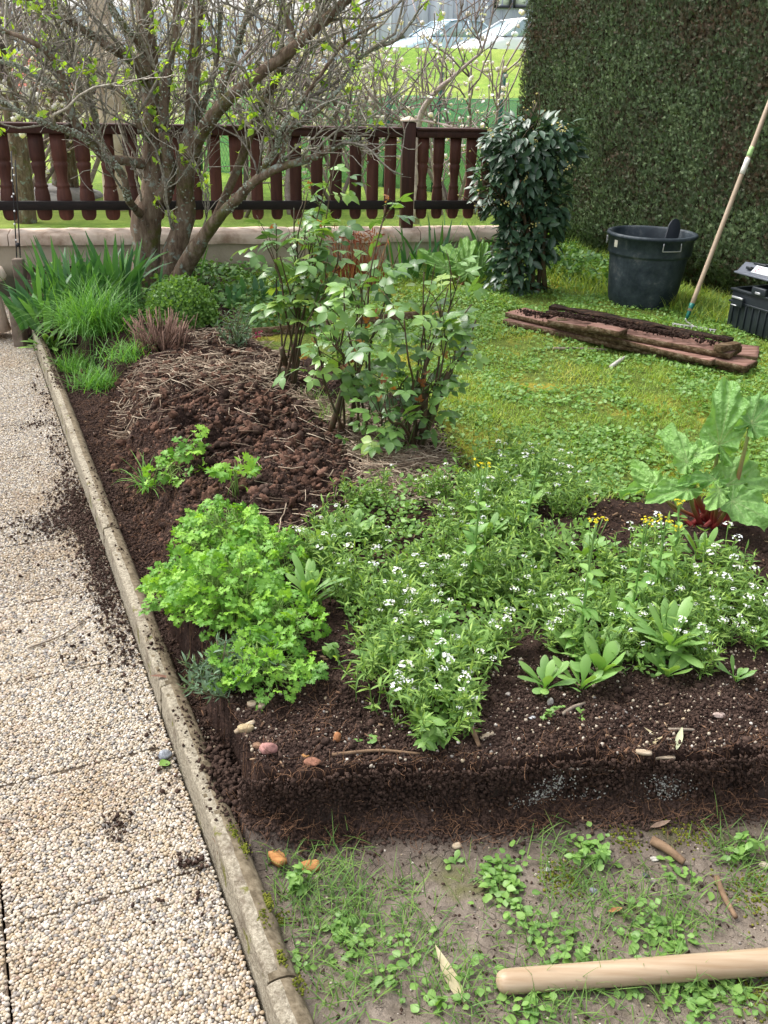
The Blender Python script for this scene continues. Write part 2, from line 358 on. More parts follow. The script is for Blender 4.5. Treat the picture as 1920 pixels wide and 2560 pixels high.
def _mudmat():
    t, setc = M('damp_mud', .75, .3); n = noise(t, 22, 7, .7); n2 = noise(t, 4, 5)
    c = ramp(t, [(.3, (.10, .078, .058)), (.55, (.185, .15, .118)), (.75, (.24, .20, .165))], n)
    c = mix(t, c, (.09, .10, .02), ramp(t, [(.56, (0, 0, 0)), (.66, (.8, .8, .8))], n2))
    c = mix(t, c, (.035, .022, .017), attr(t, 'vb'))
    tc = t.nodes.new('ShaderNodeTexCoord'); vo = t.nodes.new('ShaderNodeTexVoronoi'); vo.feature = 'DISTANCE_TO_EDGE'; vo.inputs['Scale'].default_value = 34; wv = t.nodes.new('ShaderNodeVectorMath'); wv.operation = 'MULTIPLY_ADD'; wv.inputs[1].default_value = (.06, .06, .06)
    nn_ = t.nodes.new('ShaderNodeTexNoise'); nn_.inputs['Scale'].default_value = 15; t.links.new(nn_.outputs['Color'], wv.inputs[0]); t.links.new(tc.outputs['Object'], wv.inputs[2]); t.links.new(wv.outputs[0], vo.inputs['Vector'])
    ck = ramp(t, [(0, (0, 0, 0)), (.035, (1, 1, 1))], vo.outputs['Distance']); ms = t.nodes.new('ShaderNodeMath'); ms.operation = 'MAXIMUM'; t.links.new(ck, ms.inputs[0]); t.links.new(ramp(t, [(.45, (0, 0, 0)), (.55, (1, 1, 1))], noise(t, 6, 4)), ms.inputs[1])
    return setc(c, bump(t, n, .8, .02, bump(t, ms.outputs[0], .8, .006)))
MT['mud'] = _mudmat()
def _lawnmat():
    t, setc = M('lawn_thatch', .95, .1); n = noise(t, 40, 6, .7); n2 = noise(t, 1.6, 5, .6)
    c = ramp(t, [(.3, (.06, .08, .02)), (.55, (.15, .20, .04)), (.75, (.28, .34, .07))], n)
    c = mix(t, c, (.50, .38, .05), ramp(t, [(.50, (0, 0, 0)), (.64, (.8, .8, .8))], n2))
    c = mix(t, c, (.04, .026, .018), attr(t, 'vb'))
    return setc(c, bump(t, n, 1., .03))
MT['lawn'] = _lawnmat()
def _slopemat():
    t, setc = M('far_grass', .9, .1); n = noise(t, 3, 8, .75); n2 = noise(t, .25, 4)
    c = ramp(t, [(.3, (.09, .16, .03)), (.5, (.17, .28, .045)), (.7, (.28, .38, .07))], n)
    c = mix(t, c, (.36, .38, .10), ramp(t, [(.45, (0, 0, 0)), (.65, (.6, .6, .6))], n2))
    return setc(c, bump(t, n, .8, .1))
MT['slope'] = _slopemat()
def _pebmat():
    t, setc = M('river_pebbles', .5, .4)
    c = ramp(t, [(0, (.11, .105, .10)), (.12, (.21, .19, .17)), (.24, (.31, .26, .20)), (.36, (.35, .28, .18)), (.46, (.28, .21, .14)), (.58, (.36, .31, .235)), (.76, (.42, .37, .295)), (.92, (.52, .48, .43)), (1, (.22, .15, .11))], attr(t, 'rnd'))
    n = noise(t, 260, 3); c = mix(t, c, (.7, .64, .58), ramp(t, [(.5, (0, 0, 0)), (.8, (.25, .25, .25))], n))
    n2 = noise(t, 2.2, 4); c = mix(t, c, (.78, .66, .52), ramp(t, [(.48, (0, 0, 0)), (.7, (.9, .9, .9))], n2), 'MULTIPLY')
    return setc(c)
MT['pebble'] = _pebmat()
MT['mortar'] = plain('pebble_mortar', [(.12, .09, .065), (.26, .20, .145)], .9, .1, 120., .5, .003)
def _kerbmat():
    t, setc = M('weathered_concrete', .9, .15)
    n = noise(t, 130, 6, .7); n2 = noise(t, 9, 6, .7); n3 = noise(t, 3, 4)
    c = ramp(t, [(.28, (.09, .075, .055)), (.45, (.22, .19, .14)), (.7, (.42, .38, .30))], n)
    c = mix(t, c, (.09, .065, .045), ramp(t, [(.54, (0, 0, 0)), (.64, (.6, .6, .6))], n2))
    c = mix(t, c, (.12, .12, .02), ramp(t, [(.60, (0, 0, 0)), (.66, (.9, .9, .9))], noise(t, 16, 5)))
    return setc(c, bump(t, n, .8, .006, bump(t, n2, .5, .01)))
MT['kerb'] = _kerbmat()
MT['kerb_side'] = plain('brown_concrete', [(.07, .055, .035), (.15, .12, .08), (.24, .20, .14)], .95, .1, 60., .5, .004)  # darker brown concrete, used on the steep left-facing kerb faces
def _wallmat():
    t, setc = M('stained_render', .9, .15); n = noise(t, 50, 6, .7); n2 = noise(t, 2.2, 5, .65)
    c = ramp(t, [(.35, (.40, .34, .25)), (.65, (.58, .51, .40))], n2)
    tc = t.nodes.new('ShaderNodeTexCoord'); sx = t.nodes.new('ShaderNodeSeparateXYZ'); t.links.new(tc.outputs['Object'], sx.inputs[0])
    ad = t.nodes.new('ShaderNodeMath'); ad.operation = 'MULTIPLY_ADD'; ad.inputs[1].default_value = .12; t.links.new(n2, ad.inputs[0]); t.links.new(sx.outputs[2], ad.inputs[2])
    c = mix(t, c, (.05, .055, .03), ramp(t, [(.15, (.9, .9, .9)), (.25, (0, 0, 0))], ad.outputs[0]))
    return setc(c, bump(t, n, .6, .008))
MT['render'] = _wallmat()
MT['coping'] = plain('coping_stone', [(.32, .22, .16), (.58, .46, .37), (.68, .58, .49)], .9, .1, 7., .4, .006, 6)
def wood(name, c0, c1, sx=(1, 1, 1), sc=10., rough=.6, spec=.3, nb=.3):
    return plain(name, [c0, c1], rough, spec, sc, nb, .003, 6, stretch=sx, use_rnd=True)
MT['fence'] = wood('brown_stained_wood', (.06, .022, .016), (.135, .05, .035), (6, 6, 1), 5)
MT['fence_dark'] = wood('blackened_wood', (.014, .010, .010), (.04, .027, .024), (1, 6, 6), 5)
MT['handle'] = wood('pale_ash_handle', (.50, .34, .20), (.74, .58, .40), (.5, 9, 9), 7, .42, .35, .1)
MT['rake_handle'] = wood('rake_ash_handle', (.60, .44, .29), (.76, .60, .44), (1, 1, 1), 6, .45, .4, .1)
MT['plank'] = plain('faded_red_plank', [(.08, .045, .034), (.21, .115, .088), (.34, .22, .18)], .85, .15, 6., .6, .006, 8, stretch=(1, 6, 6), use_rnd=True)
MT['plank_edge'] = plain('mossy_plank_edge', [(.03, .022, .012), (.10, .065, .035), (.24, .19, .13)], .9, .1, 12., .8, .01, 8, stretch=(1, 5, 5))
MT['rotten'] = plain('rotten_wood', [(.008, .006, .005), (.035, .022, .016), (.14, .08, .05)], .9, .15, 14., 1., .03, 8, stretch=(1, 5, 5))
print('materials ok')
# ================================================================== GROUND
def axis(segs):
    out = [segs[0][0]]
    for a, b, d in segs:
        n = max(1, int(round((b - a) / d))); out += list(np.linspace(a, b, n + 1)[1:])
    return np.array(out)
LAWN = [(-1.05, 6.3)] + [tuple(at(a, b, .13)[:2]) for a, b in ((600, 835), (660, 885), (800, 905), (905, 985), (1075, 1020), (1115, 1100), (1135, 1200), (1330, 1225))] + [(1.3, 3.12), (1.9, 2.9), (4, 2.7), (9, 5), (6, 12), (-1.2, 7.3)]
LEFTG = [(-2.6, 6.9), (-2.45, 5.6), (-2.05, 5.35), (-1.6, 5.0), (-1.25, 5.3), (-.9, 5.4), (-.5, 5.3), (-1, 6.9)]
def front_y(x): return 1.60 + .10 * x + .035 * fbm(x * 4, x * 0, 1., 3, 5)
def soft(x, y, poly, r):
    a = 0.
    for k in range(8): a = a + inpoly(x + r * math.cos(k * .785), y + r * math.sin(k * .785), poly)
    return a / 8.
def terr(x, y):
    s, t = to_st(x, y); fy = front_y(x)
    n1 = fbm(x, y, 3., 4, 1); n2 = fbm(x, y, 14., 4, 2)
    lawn = soft(x, y, LAWN, .10)
    dug = np.exp(-((s - 2.45) / .95) ** 2 - ((t - .62) / .42) ** 2)
    bed = .16 + .03 * n1 + .022 * n2 * (1 + 1.6 * dug) + .045 * dug + .02 * np.exp(-((s - 3.3) / .5) ** 2 - ((t - .7) / .3) ** 2)
    bed = bed + .11 * dug * np.abs(fbm(x, y, 7., 5, 8)) + .012 * np.abs(fbm(x, y, 20., 3, 18))
    bed = bed * (1 - lawn) + (.125 + .03 * n1 + .008 * n2) * lawn
    # trench beside the kerb
    tw = .118 + .03 * sm(1.4, 2.2, s) + .13 * sm(2.6, 4.4, s) + .02 * fbm(s * 3, s * 0, 1., 3, 9)
    sl = .014 + .24 * sm(1.4, 2.2, s) * (1 - sm(3.6, 4.6, s))
    tr = sm(tw, tw + sl, t + .02 * n2); tr = np.maximum(tr, sm(4.55, 4.85, s))
    low = -.08 + .02 * n2
    z = low + (bed - low) * tr
    # cut face and the muddy ground in front of it
    mud = -.015 + .012 * n1 + .006 * n2 + .04 * np.exp(-np.maximum(fy - y, 0) / .035) + .02 * sm(.1, .5, t)
    k = sm(-.016, .006, y - fy + .035 * n2)
    z = mud + (z - mud) * k
    cor = sm(.28, .12, t) * sm(.62, .48, s) * sm(.30, .42, s); z = np.maximum(z, .0 + .05 * cor + .02 * n2)
    z = np.where(t < .03, np.minimum(z, -.05), z)
    z = np.where((t < .085) & (s < 1.5), np.minimum(z, .01), z); z = np.where(t < .03, np.minimum(z, -.10), z)
    # beyond the wall
    far = sm(7.3, 8.2, y - .19 * x)
    gz = .16 + 1.45 * sm(11.5, 33, y) * sm(-6.5, -1.5, x) + .12 * fbm(x, y, .25, 3, 4)
    gz = gz + .62 * np.exp(-((y - 29.5) / 1.8) ** 2) * sm(-3, 0, x)
    gz = gz - 1.2 * sm(12, 40, y) * sm(-3, -9, x) 
    z = z * (1 - far) + gz * far
    return z, lawn, k, s, t, fy
xs = axis([(-300, -60, 24), (-60, -12, 3), (-12, -3.2, .4), (-3.2, -2.2, .06), (-2.2, -1.0, .014), (-1.0, -.2, .008), (-.2, 2.9, .014), (2.9, 4.5, .1), (4.5, 20, 1), (20, 300, 28)])
ys = axis([(-60, -4, 8), (-4, .8, .3), (.8, 1.45, .02), (1.45, 1.8, .005), (1.8, 1.85, .01), (1.85, 4.6, .014), (4.6, 8, .03), (8, 14, .2), (14, 40, .7), (40, 90, 5), (90, 900, 90)])
X, Y = np.meshgrid(xs, ys); Z, LW, MK, SS, TT, FY = terr(X, Y)
nx, ny = len(xs), len(ys)
ii = (np.arange(ny - 1)[:, None] * nx + np.arange(nx - 1)[None]).ravel()
FA = np.stack([ii, ii + 1, ii + 1 + nx, ii + nx], -1)
cx = X.ravel()[FA].mean(1); cy = Y.ravel()[FA].mean(1); clw = LW.ravel()[FA].mean(1); cmk = MK.ravel()[FA].mean(1); cs, ct = to_st(cx, cy)
zone = np.where(clw > .5, 1, 0); zone = np.where((cmk < .5) & (ct > .02) & (cy < 2.3), 2, zone); zone = np.where(cy - .19 * cx > 7.55, 3, zone)
def zbuild(k, name, mat, b):
    f = FA[zone == k]; u, inv = np.unique(f, return_inverse=True); mb = MB()
    V = np.stack([X.ravel(), Y.ravel(), Z.ravel()], -1)[u]
    mb.add(V, inv.reshape(-1, 4), .5, b.ravel()[u]); return tag(mb.build(name, mat, smooth=True), kind='structure')
zbuild(0, 'soil_bed', MT['soil'], LW); zbuild(1, 'lawn', MT['lawn'], np.clip(1 - LW * 1.1, 0, 1))
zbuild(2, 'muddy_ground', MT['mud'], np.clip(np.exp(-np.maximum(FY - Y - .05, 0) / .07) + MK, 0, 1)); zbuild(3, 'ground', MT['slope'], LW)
def gz(P):
    P = np.atleast_2d(P); return terr(P[:, 0], P[:, 1])[0]
def snap(px, py, z0=.14, dz=0.):
    z = z0
    for _ in range(6): P = at(px, py, z); z = .5 * z + .5 * gz(P)[0]
    P[2] = gz(P)[0] + dz; return P
def randpoly(poly, n):
    p = np.array([q[:2] for q in poly]); lo, hi = p.min(0), p.max(0); out = np.zeros((0, 2))
    while len(out) < n:
        c = rng.uniform(lo, hi, (n * 2, 2)); out = np.concatenate([out, c[inpoly(c[:, 0], c[:, 1], poly)]])
    out = out[:n]; return np.concatenate([out, gz(out)[:, None]], 1)
def ppoly(px, z=.15): return [tuple(at(a, b, z)[:2]) for a, b in px]
# ------------------------------------------------------------------ patio of pebble slabs
PZ = -.045
def patio():
    mb = MB(); g = .006; k = 0
    for i in range(-4, 22):
        for j in range(6):
            s0 = .435 * (i + 1); t0 = .012 - .43 * (j + 1); a = st(s0 + g / 2, t0 + g / 2, 0)
            c = st(s0 + .2175, t0 + .215, PZ - .0225 + .0006 * ((i * 7 + j * 3) % 3)); R = np.array([[KU[0], KN[0], 0], [KU[1], KN[1], 0], [0, 0, 1]])
            mb.box(c, (.435 - g, .43 - g, .04), R, a=random.random())
    o = mb.build('patio', MT['mortar']); tag(o, kind='structure')
    b = MB(); b.box(st(4, -2.49, PZ - .131), (14, 5.0, .18), np.array([[KU[0], KN[0], 0], [KU[1], KN[1], 0], [0, 0, 1]])); tag(b.build('patio_base', MT['soil']), kind='structure')
    pb = MB(); sp = .0074
    a = np.arange(-.75, 7, sp * .87); b_ = np.arange(-1.6, .012, sp); S, T_ = np.meshgrid(a, b_, indexing='ij'); T_ = T_ + (np.arange(len(a)) % 2)[:, None] * sp / 2
    S = S.ravel() + rng.normal(0, sp * .17, S.size); T_ = T_.ravel() + rng.normal(0, sp * .17, T_.size)
    P = KO + S[:, None] * KU + T_[:, None] * KN
    # keep what a viewer near the photograph's place could see
    vis = (P[:, 1] > .7) & (np.abs(P[:, 0]) < .55 * P[:, 1] + .45)
    js = np.abs((S / .435 + .5) % 1 - .5) * .435; jt = np.abs(((T_ - .012) / .43 + .5) % 1 - .5) * .43; jt = np.where(T_ > -.1, 1, jt)
    ok = vis & (js > .0035 + .002 * vn(T_ * 60, T_ * 0, 3)) & (jt > .004) & (T_ < .012)
    S, T_, P = S[ok], T_[ok], P[ok]; n = len(P)
    # each slab slopes and shades a hair differently
    near = P[:, 1] < 2.6
    for sel, sub in ((near, 1), (~near, 0)):
        m = sel.sum(); sc = sp * .62 * rng.uniform(.68, 1.22, m); el = rng.uniform(.75, 1.25, m)
        R = rotz(rng.uniform(0, 6.28, m)) @ rrot(m)[:, :, :]; tilt = R
        D = np.stack([sc * el, sc / el, sc * rng.uniform(.5, .85, m)], -1)
        A = rotz(rng.uniform(0, 6.28, m)); Mx = A * D[:, None, :]
        tlt = rng.normal(0, .25, m); Rx = np.zeros((m, 3, 3)); Rx[:, 0, 0] = 1; Rx[:, 1, 1] = np.cos(tlt); Rx[:, 2, 2] = np.cos(tlt); Rx[:, 1, 2] = -np.sin(tlt); Rx[:, 2, 1] = np.sin(tlt)
        pb.inst(ico(sub, 3, .13), Rx @ Mx, np.concatenate([P[sel], PZ + rng.uniform(-.0012, .0016, m)[:, None]], 1))
    o = pb.build('patio_pebbles', MT['pebble'], smooth=True); tag(o, 'small rounded river pebbles set close together in the patio slabs', 'pebbles', kind='stuff')
    print('pebbles', n)
patio()
# ------------------------------------------------------------------ kerb stones
def kerb():
    cuts = [-1.0, .045, 1.01, 2.02, 3.03, 4.03, 5.05]; prof = [(.013, -.14), (.021, .043), (.025, .047), (.046, .050), (.062, .046), (.074, .037), (.082, .018), (.084, -.14)]
    lab = ['mossy grey concrete kerb stone at the bottom edge of the photo', 'long kerb stone with moss patches beside the muddy ground', 'clean grey kerb stone beside the parsley', 'kerb stone dusted with soil beside the dug trench', 'soil strewn kerb stone beside the brown mound', 'far kerb stone overgrown with yellow moss by the primrose']
    for k in range(6):
        a, b = cuts[k] + .002, cuts[k + 1] - .002; n = int((b - a) / .012); S = np.linspace(a, b, n); mb = MB(); pr = []
        for i in range(len(prof) - 1):
            p, q = np.array(prof[i]), np.array(prof[i + 1]); m = max(1, int(np.linalg.norm(q - p) / .010))
            pr += [p + (q - p) * j / m for j in range(m)]
        pr.append(np.array(prof[-1])); pr = np.array(pr); K = len(pr)
        SS_, TT_ = np.meshgrid(S, pr[:, 0], indexing='ij'); ZZ = np.repeat(pr[None, :, 1], n, 0)
        rough = .0028 * fbm(SS_ * 1, TT_ * 3 + ZZ * 2, 45, 4, 20 + k) + .0010 * fbm(SS_, ZZ, 5, 3, 30); e = np.minimum(SS_ - a, b - SS_)
        ZZ = ZZ + rough - .006 * np.exp(-e / .008) * (ZZ > 0) + (k % 2) * .002; TT_ = TT_ + rough * 1.0 + .0015 * ((k * 5) % 3 - 1)
        # chipped places
        ch = sm(.30, .38, vn(SS_ * 7, ZZ * 0, 60 + k)) * .006; ZZ = ZZ - ch * (TT_ > .06) * (ZZ > 0)
        P = KO + SS_[..., None] * KU + TT_[..., None] * KN; V = np.concatenate([P, ZZ[..., None]], -1).reshape(-1, 3)
        i = (np.arange(n - 1)[:, None] * K + np.arange(K - 1)[None]).ravel()
        F = [np.stack([i, i + K, i + K + 1, i + 1], -1)]
        mb.add(V, F); mb.add(V[:K], [np.arange(K)[None]]); mb.add(V[-K:], [np.arange(K)[None, ::-1]])
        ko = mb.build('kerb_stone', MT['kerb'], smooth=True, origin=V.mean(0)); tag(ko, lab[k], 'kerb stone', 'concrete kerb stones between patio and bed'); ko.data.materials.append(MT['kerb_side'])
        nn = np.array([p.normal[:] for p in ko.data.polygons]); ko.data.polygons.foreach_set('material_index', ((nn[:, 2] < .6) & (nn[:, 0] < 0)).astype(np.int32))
kerb()
# ================================================================== WALL AND BALUSTRADE
WA = rad(11.2); WU = np.array([math.cos(WA), math.sin(WA)]); WN = np.array([-WU[1], WU[0]]); W0 = at(0, 613, .34)[:2]   # front edge of the coping at the left frame edge
WR = np.array([[WU[0], WN[0], 0], [WU[1], WN[1], 0], [0, 0, 1]])
def wp(u, v, z=0.): p = W0 + WU * u + WN * v; return np.array([p[0], p[1], z])
def wu(px, py=560):                      # u of the line of sight on the vertical plane through the fence line (v = FV)
    d = ray(px, py); q = W0 + WN * FV; k = (q @ WN) / (d[:2] @ WN); p = d[:2] * k; return float((p - W0) @ WU), CAMH + d[2] * k
FV = .15
def wall():
    r = empty('garden_wall', wp(1, .15), 0, 'low rendered garden wall with pale stone coping under the wooden balustrade', 'wall')
    o = MB(); L0, L1 = -3.0, wu(1345)[0]
    n = int((L1 - L0) / .04); S = np.linspace(L0, L1, n); Zs = np.linspace(-.2, .335, 22); A, B = np.meshgrid(S, Zs, indexing='ij')
    v = .045 + .006 * fbm(A, B, 6, 4, 3); P = W0 + A[..., None] * WU + v[..., None] * WN; V = np.concatenate([P, B[..., None]], -1).reshape(-1, 3)
    i = (np.arange(n - 1)[:, None] * 22 + np.arange(21)[None]).ravel(); o.add(V, np.stack([i, i + 22, i + 23, i + 1], -1))
    o.box(wp((L0 + L1) / 2, .16, .065), (L1 - L0, .19, .53), WR)
    f = o.build('rendered_face', MT['render']); par(f, r)
    c = -.02; k = 0; u = L0
    while u < L1:
        l = 1.02; mb = MB(); m = 60; pr = [(-.0, .335), (-.002, .352), (0, .40), (.012, .414), (.15, .432), (.288, .414), (.30, .40), (.30, .335)]
        U_ = np.linspace(u + .003, u + l - .003, m); pr = np.array(pr); K = len(pr); A = np.repeat(U_[:, None], K, 1); Bv = np.repeat(pr[None, :, 0], m, 0); Bz = np.repeat(pr[None, :, 1], m, 0)
        e = np.minimum(A - u, u + l - A); r_ = .008 * fbm(A, Bv + Bz * 2, 8, 4, 40 + k); Bz = Bz + r_ * .6 - .006 * np.exp(-e / .012) * (Bz > .36); Bv = Bv + r_
        P = W0 + A[..., None] * WU + Bv[..., None] * WN; V = np.concatenate([P, Bz[..., None]], -1).reshape(-1, 3)
        i = (np.arange(m - 1)[:, None] * K + np.arange(K - 1)[None]).ravel(); mb.add(V, [np.stack([i, i + K, i + K + 1, i + 1], -1)], random.random())
        mb.add(V[:K], [np.arange(K)[None]]); mb.add(V[-K:], [np.arange(K)[None, ::-1]])
        par(mb.build('coping_stone', MT['coping'], smooth=True), r); u += l; k += 1
def par(o, r):
    bpy.context.view_layer.update(); o.parent = r; o.matrix_parent_inverse = r.matrix_world.inverted(); return o
wall()
def balustrade():
    r = empty('wooden_balustrade', wp(1, FV, .42), 0, 'brown wooden balustrade with shaped balusters on top of the low garden wall', 'balustrade')
    zt = wu(1100, 332)[1]; zl0 = wu(100, 501)[1]; zl1 = wu(100, 524)[1]
    zt = .5 * (zt + wu(20, 292)[1]); print('rail z', wu(20, 292), wu(1100, 332), 'low', zl0, zl1, wu(1150, 503), wu(1150, 523), 'bot', wu(100, 551), wu(1100, 546))
    u0, u1 = -2.6, wu(1300)[0]; upost = wu(1020, 400)[0]; zb = (zl0 + zl1) / 2; hb = max(zl0 - zl1, .05)
    for (a, b) in ((u0, upost - .055), (upost + .055, u1)):
        mb = MB(); mb.box(wp((a + b) / 2, FV, zt - .045), (b - a, .075, .05), WR); mb.box(wp((a + b) / 2, FV, zt - .010), (b - a, .105, .022), WR)
        par(mb.build('top_rail', MT['fence'], bevel=.006), r)
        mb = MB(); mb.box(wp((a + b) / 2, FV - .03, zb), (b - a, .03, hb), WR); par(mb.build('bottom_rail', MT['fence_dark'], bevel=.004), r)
    mb = MB(); zpt = wu(1020, 305)[1]; mb.box(wp(upost, FV, (.425 + zpt) / 2), (.095, .095, zpt - .425), WR); po = mb.build('post', MT['fence'], bevel=.006); par(po, r)
    mb = MB(); q = wp(upost, FV, zpt + .004); h = .055; V = [q + WR @ np.array(v) for v in ((-h, -h, 0), (h, -h, 0), (h, h, 0), (-h, h, 0), (-h, -h, .012), (h, -h, .012), (h, h, .012), (-h, h, .012), (0, 0, .04))]
    mb.add(V, [np.array([[0, 3, 2, 1], [0, 1, 5, 4], [1, 2, 6, 5], [2, 3, 7, 6], [3, 0, 4, 7]]), np.array([[4, 5, 8], [5, 6, 8], [6, 7, 8], [7, 4, 8]])]); c = mb.build('post_cap', MT['coping']); par(c, r)
    ztop = zt - .07; zbot = wu(100, 551)[1]; H = ztop - zbot
    def board(u, w_, plain_=False):
        hs = [0, .012, .03, .06, .10, .22, .30, .36, .385, .40, .42, .46, .54, .62, .665, .68, .70, .75, .85, 1]
        if plain_: wd = [.45, .68, .86, .97, 1, 1, 1, 1, 1, 1, 1, 1, 1, 1, 1, 1, 1, 1, 1, 1]; th = .024
        else: wd = [.45, .68, .86, .97, 1, 1, .98, .86, .80, .94, .78, .68, .72, .90, .96, .80, .95, 1, 1, 1]; th = .024
        hs = np.array(hs) * H + zbot; n = len(hs); V = []
        for z, k in zip(hs, wd):
            for sgn in (-1, 1):
                for t_ in (-.5, .5): V.append(wp(u + sgn * w_ / 2 * max(k, .12), FV + .008 + t_ * th, z))
        F = []
        for i in range(n - 1):
            a = 4 * i; F += [[a, a + 2, a + 6, a + 4], [a + 1, a + 5, a + 7, a + 3], [a, a + 4, a + 5, a + 1], [a + 2, a + 3, a + 7, a + 6]]
        F += [[0, 1, 3, 2], [4 * n - 4, 4 * n - 2, 4 * n - 1, 4 * n - 3]]
        mb = MB(); mb.add(V, np.array(F), random.random()); par(mb.build('baluster', MT['fence'], smooth=False), r)
    for px in (10, 97, 152, 210, 271, 330, 385): board(wu(px, 420)[0], .105)
    u = wu(97, 420)[0] - .19 * 2
    while u > u0: board(u, .105); u -= .19
    for px in (440, 487, 538, 590, 641, 690, 739, 792, 840, 889, 932, 976): board(wu(px, 420)[0], .088, True)
    for px in (1057, 1096, 1137, 1177, 1215): board(wu(px, 420)[0], .084)
    u = wu(1215, 420)[0] + .155
    while u < u1: board(u, .084); u += .155
balustrade()
# ================================================================== HEDGE
def hedge():
    r = empty('clipped_hedge', st(5, 4.9, .1), 0, 'tall dense clipped conifer hedge filling the right side behind the bin', 'hedge')
    s0, s1 = 1.0, to_st(*att(1300, 300, 4.5)[:2])[0]; t0, t1 = 4.50, 5.7; H = 2.75; mb = MB()
    # rounded, slightly lumpy core: face towards the lawn, top and far end
    def face(fn, nu, nv):
        A, B = np.meshgrid(np.linspace(0, 1, nu), np.linspace(0, 1, nv), indexing='ij'); V = fn(A, B).reshape(-1, 3); i = (np.arange(nu - 1)[:, None] * nv + np.arange(nv - 1)[None]).ravel(); mb.add(V, np.stack([i, i + nv, i + nv + 1, i + 1], -1), 0)
    def pt(s, t, z): p = KO + np.asarray(s)[..., None] * KU + np.asarray(t)[..., None] * KN; return np.concatenate([p, np.asarray(z)[..., None]], -1)
    und = lambda z: .22 * sm(.45, .1, z)
    lump = lambda s, z: .05 * fbm(s, z, 1.6, 3, 50)
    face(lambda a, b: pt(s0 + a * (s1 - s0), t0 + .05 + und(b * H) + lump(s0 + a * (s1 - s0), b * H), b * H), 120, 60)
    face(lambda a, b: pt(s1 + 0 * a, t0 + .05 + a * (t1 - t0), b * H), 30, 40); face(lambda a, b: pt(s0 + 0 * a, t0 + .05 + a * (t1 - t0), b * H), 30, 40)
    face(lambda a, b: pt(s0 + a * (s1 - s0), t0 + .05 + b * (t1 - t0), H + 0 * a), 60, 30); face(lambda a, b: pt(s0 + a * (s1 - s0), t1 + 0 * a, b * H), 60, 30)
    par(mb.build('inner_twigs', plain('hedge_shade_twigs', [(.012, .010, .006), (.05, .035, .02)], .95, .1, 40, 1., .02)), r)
    # sprays
    q = []
    for an, l, w_ in ((0, 1, .10), (.55, .75, .08), (-.5, .7, .08), (.95, .5, .07), (-.9, .5, .07)):
        q.append((leaf_t([.3, 1, .8, .1], w_ * .75, .1, .25), rotz(np.array([an]))[0] * l, (0, .12 * (1 - l), 0)))
    sp = merge_t(q)
    N = 150000; s = rng.uniform(s0, s1 + .03, N); z = rng.uniform(.06, H, N); keep = (s > 2.0) | (rng.random(N) < .3); s, z = s[keep], z[keep]
    N = len(s); t = t0 + und(z) + lump(s, z) + rng.uniform(-.015, .05, N) - .05 * (rng.random(N) < .012) * rng.random(N)
    P = pt(s, t, z); clump = fbm(s, z, 3.2, 4, 61) + .5 * vn(s * 40, z * 40, 3); c = np.clip(.52 + .55 * clump + rng.normal(0, .22, N), 0, 1)
    c = np.where((vn(s * 7, z * 7, 77) > .43) & (rng.random(N) < .6), rng.uniform(0, .2, N), c)
    th = rng.normal(.25, .5, N)
    d = -.55 * np.array([KN[0], KN[1], 0]) + np.stack([KU[0] * np.sin(th), KU[1] * np.sin(th), np.cos(th)], -1) + rng.normal(0, .3, (N, 3))
    up = -np.array([KN[0], KN[1], 0]) + rng.normal(0, .5, (N, 3))
    mb = MB(); mb.inst(sp, frames(d, up) * rng.uniform(.018, .040, N)[:, None, None], P, c)
    # far end and top
    N = 9000; t = rng.uniform(t0, t1, N); z = rng.uniform(.06, H, N); P = pt(s1 + rng.uniform(-.03, .03, N), t, z); d = np.array([KU[0], KU[1], 1.]) + rng.normal(0, .4, (N, 3)); mb.inst(sp, frames(d, np.array([KU[0], KU[1], .1]) + rng.normal(0, .3, (N, 3))) * .045, P, np.clip(rng.normal(.5, .2, N), 0, 1))
    N = 6000; P = pt(rng.uniform(s0, s1, N), rng.uniform(t0, t1, N), H + rng.uniform(-.03, .03, N)); mb.inst(sp, frames(rng.normal(0, .6, (N, 3)) + np.array([0, 0, 1.]), rng.normal(0, 1, (N, 3))) * .05, P, np.clip(rng.normal(.6, .2, N), 0, 1))
    par(mb.build('hedge_foliage', MT['hedge']), r)
hedge()
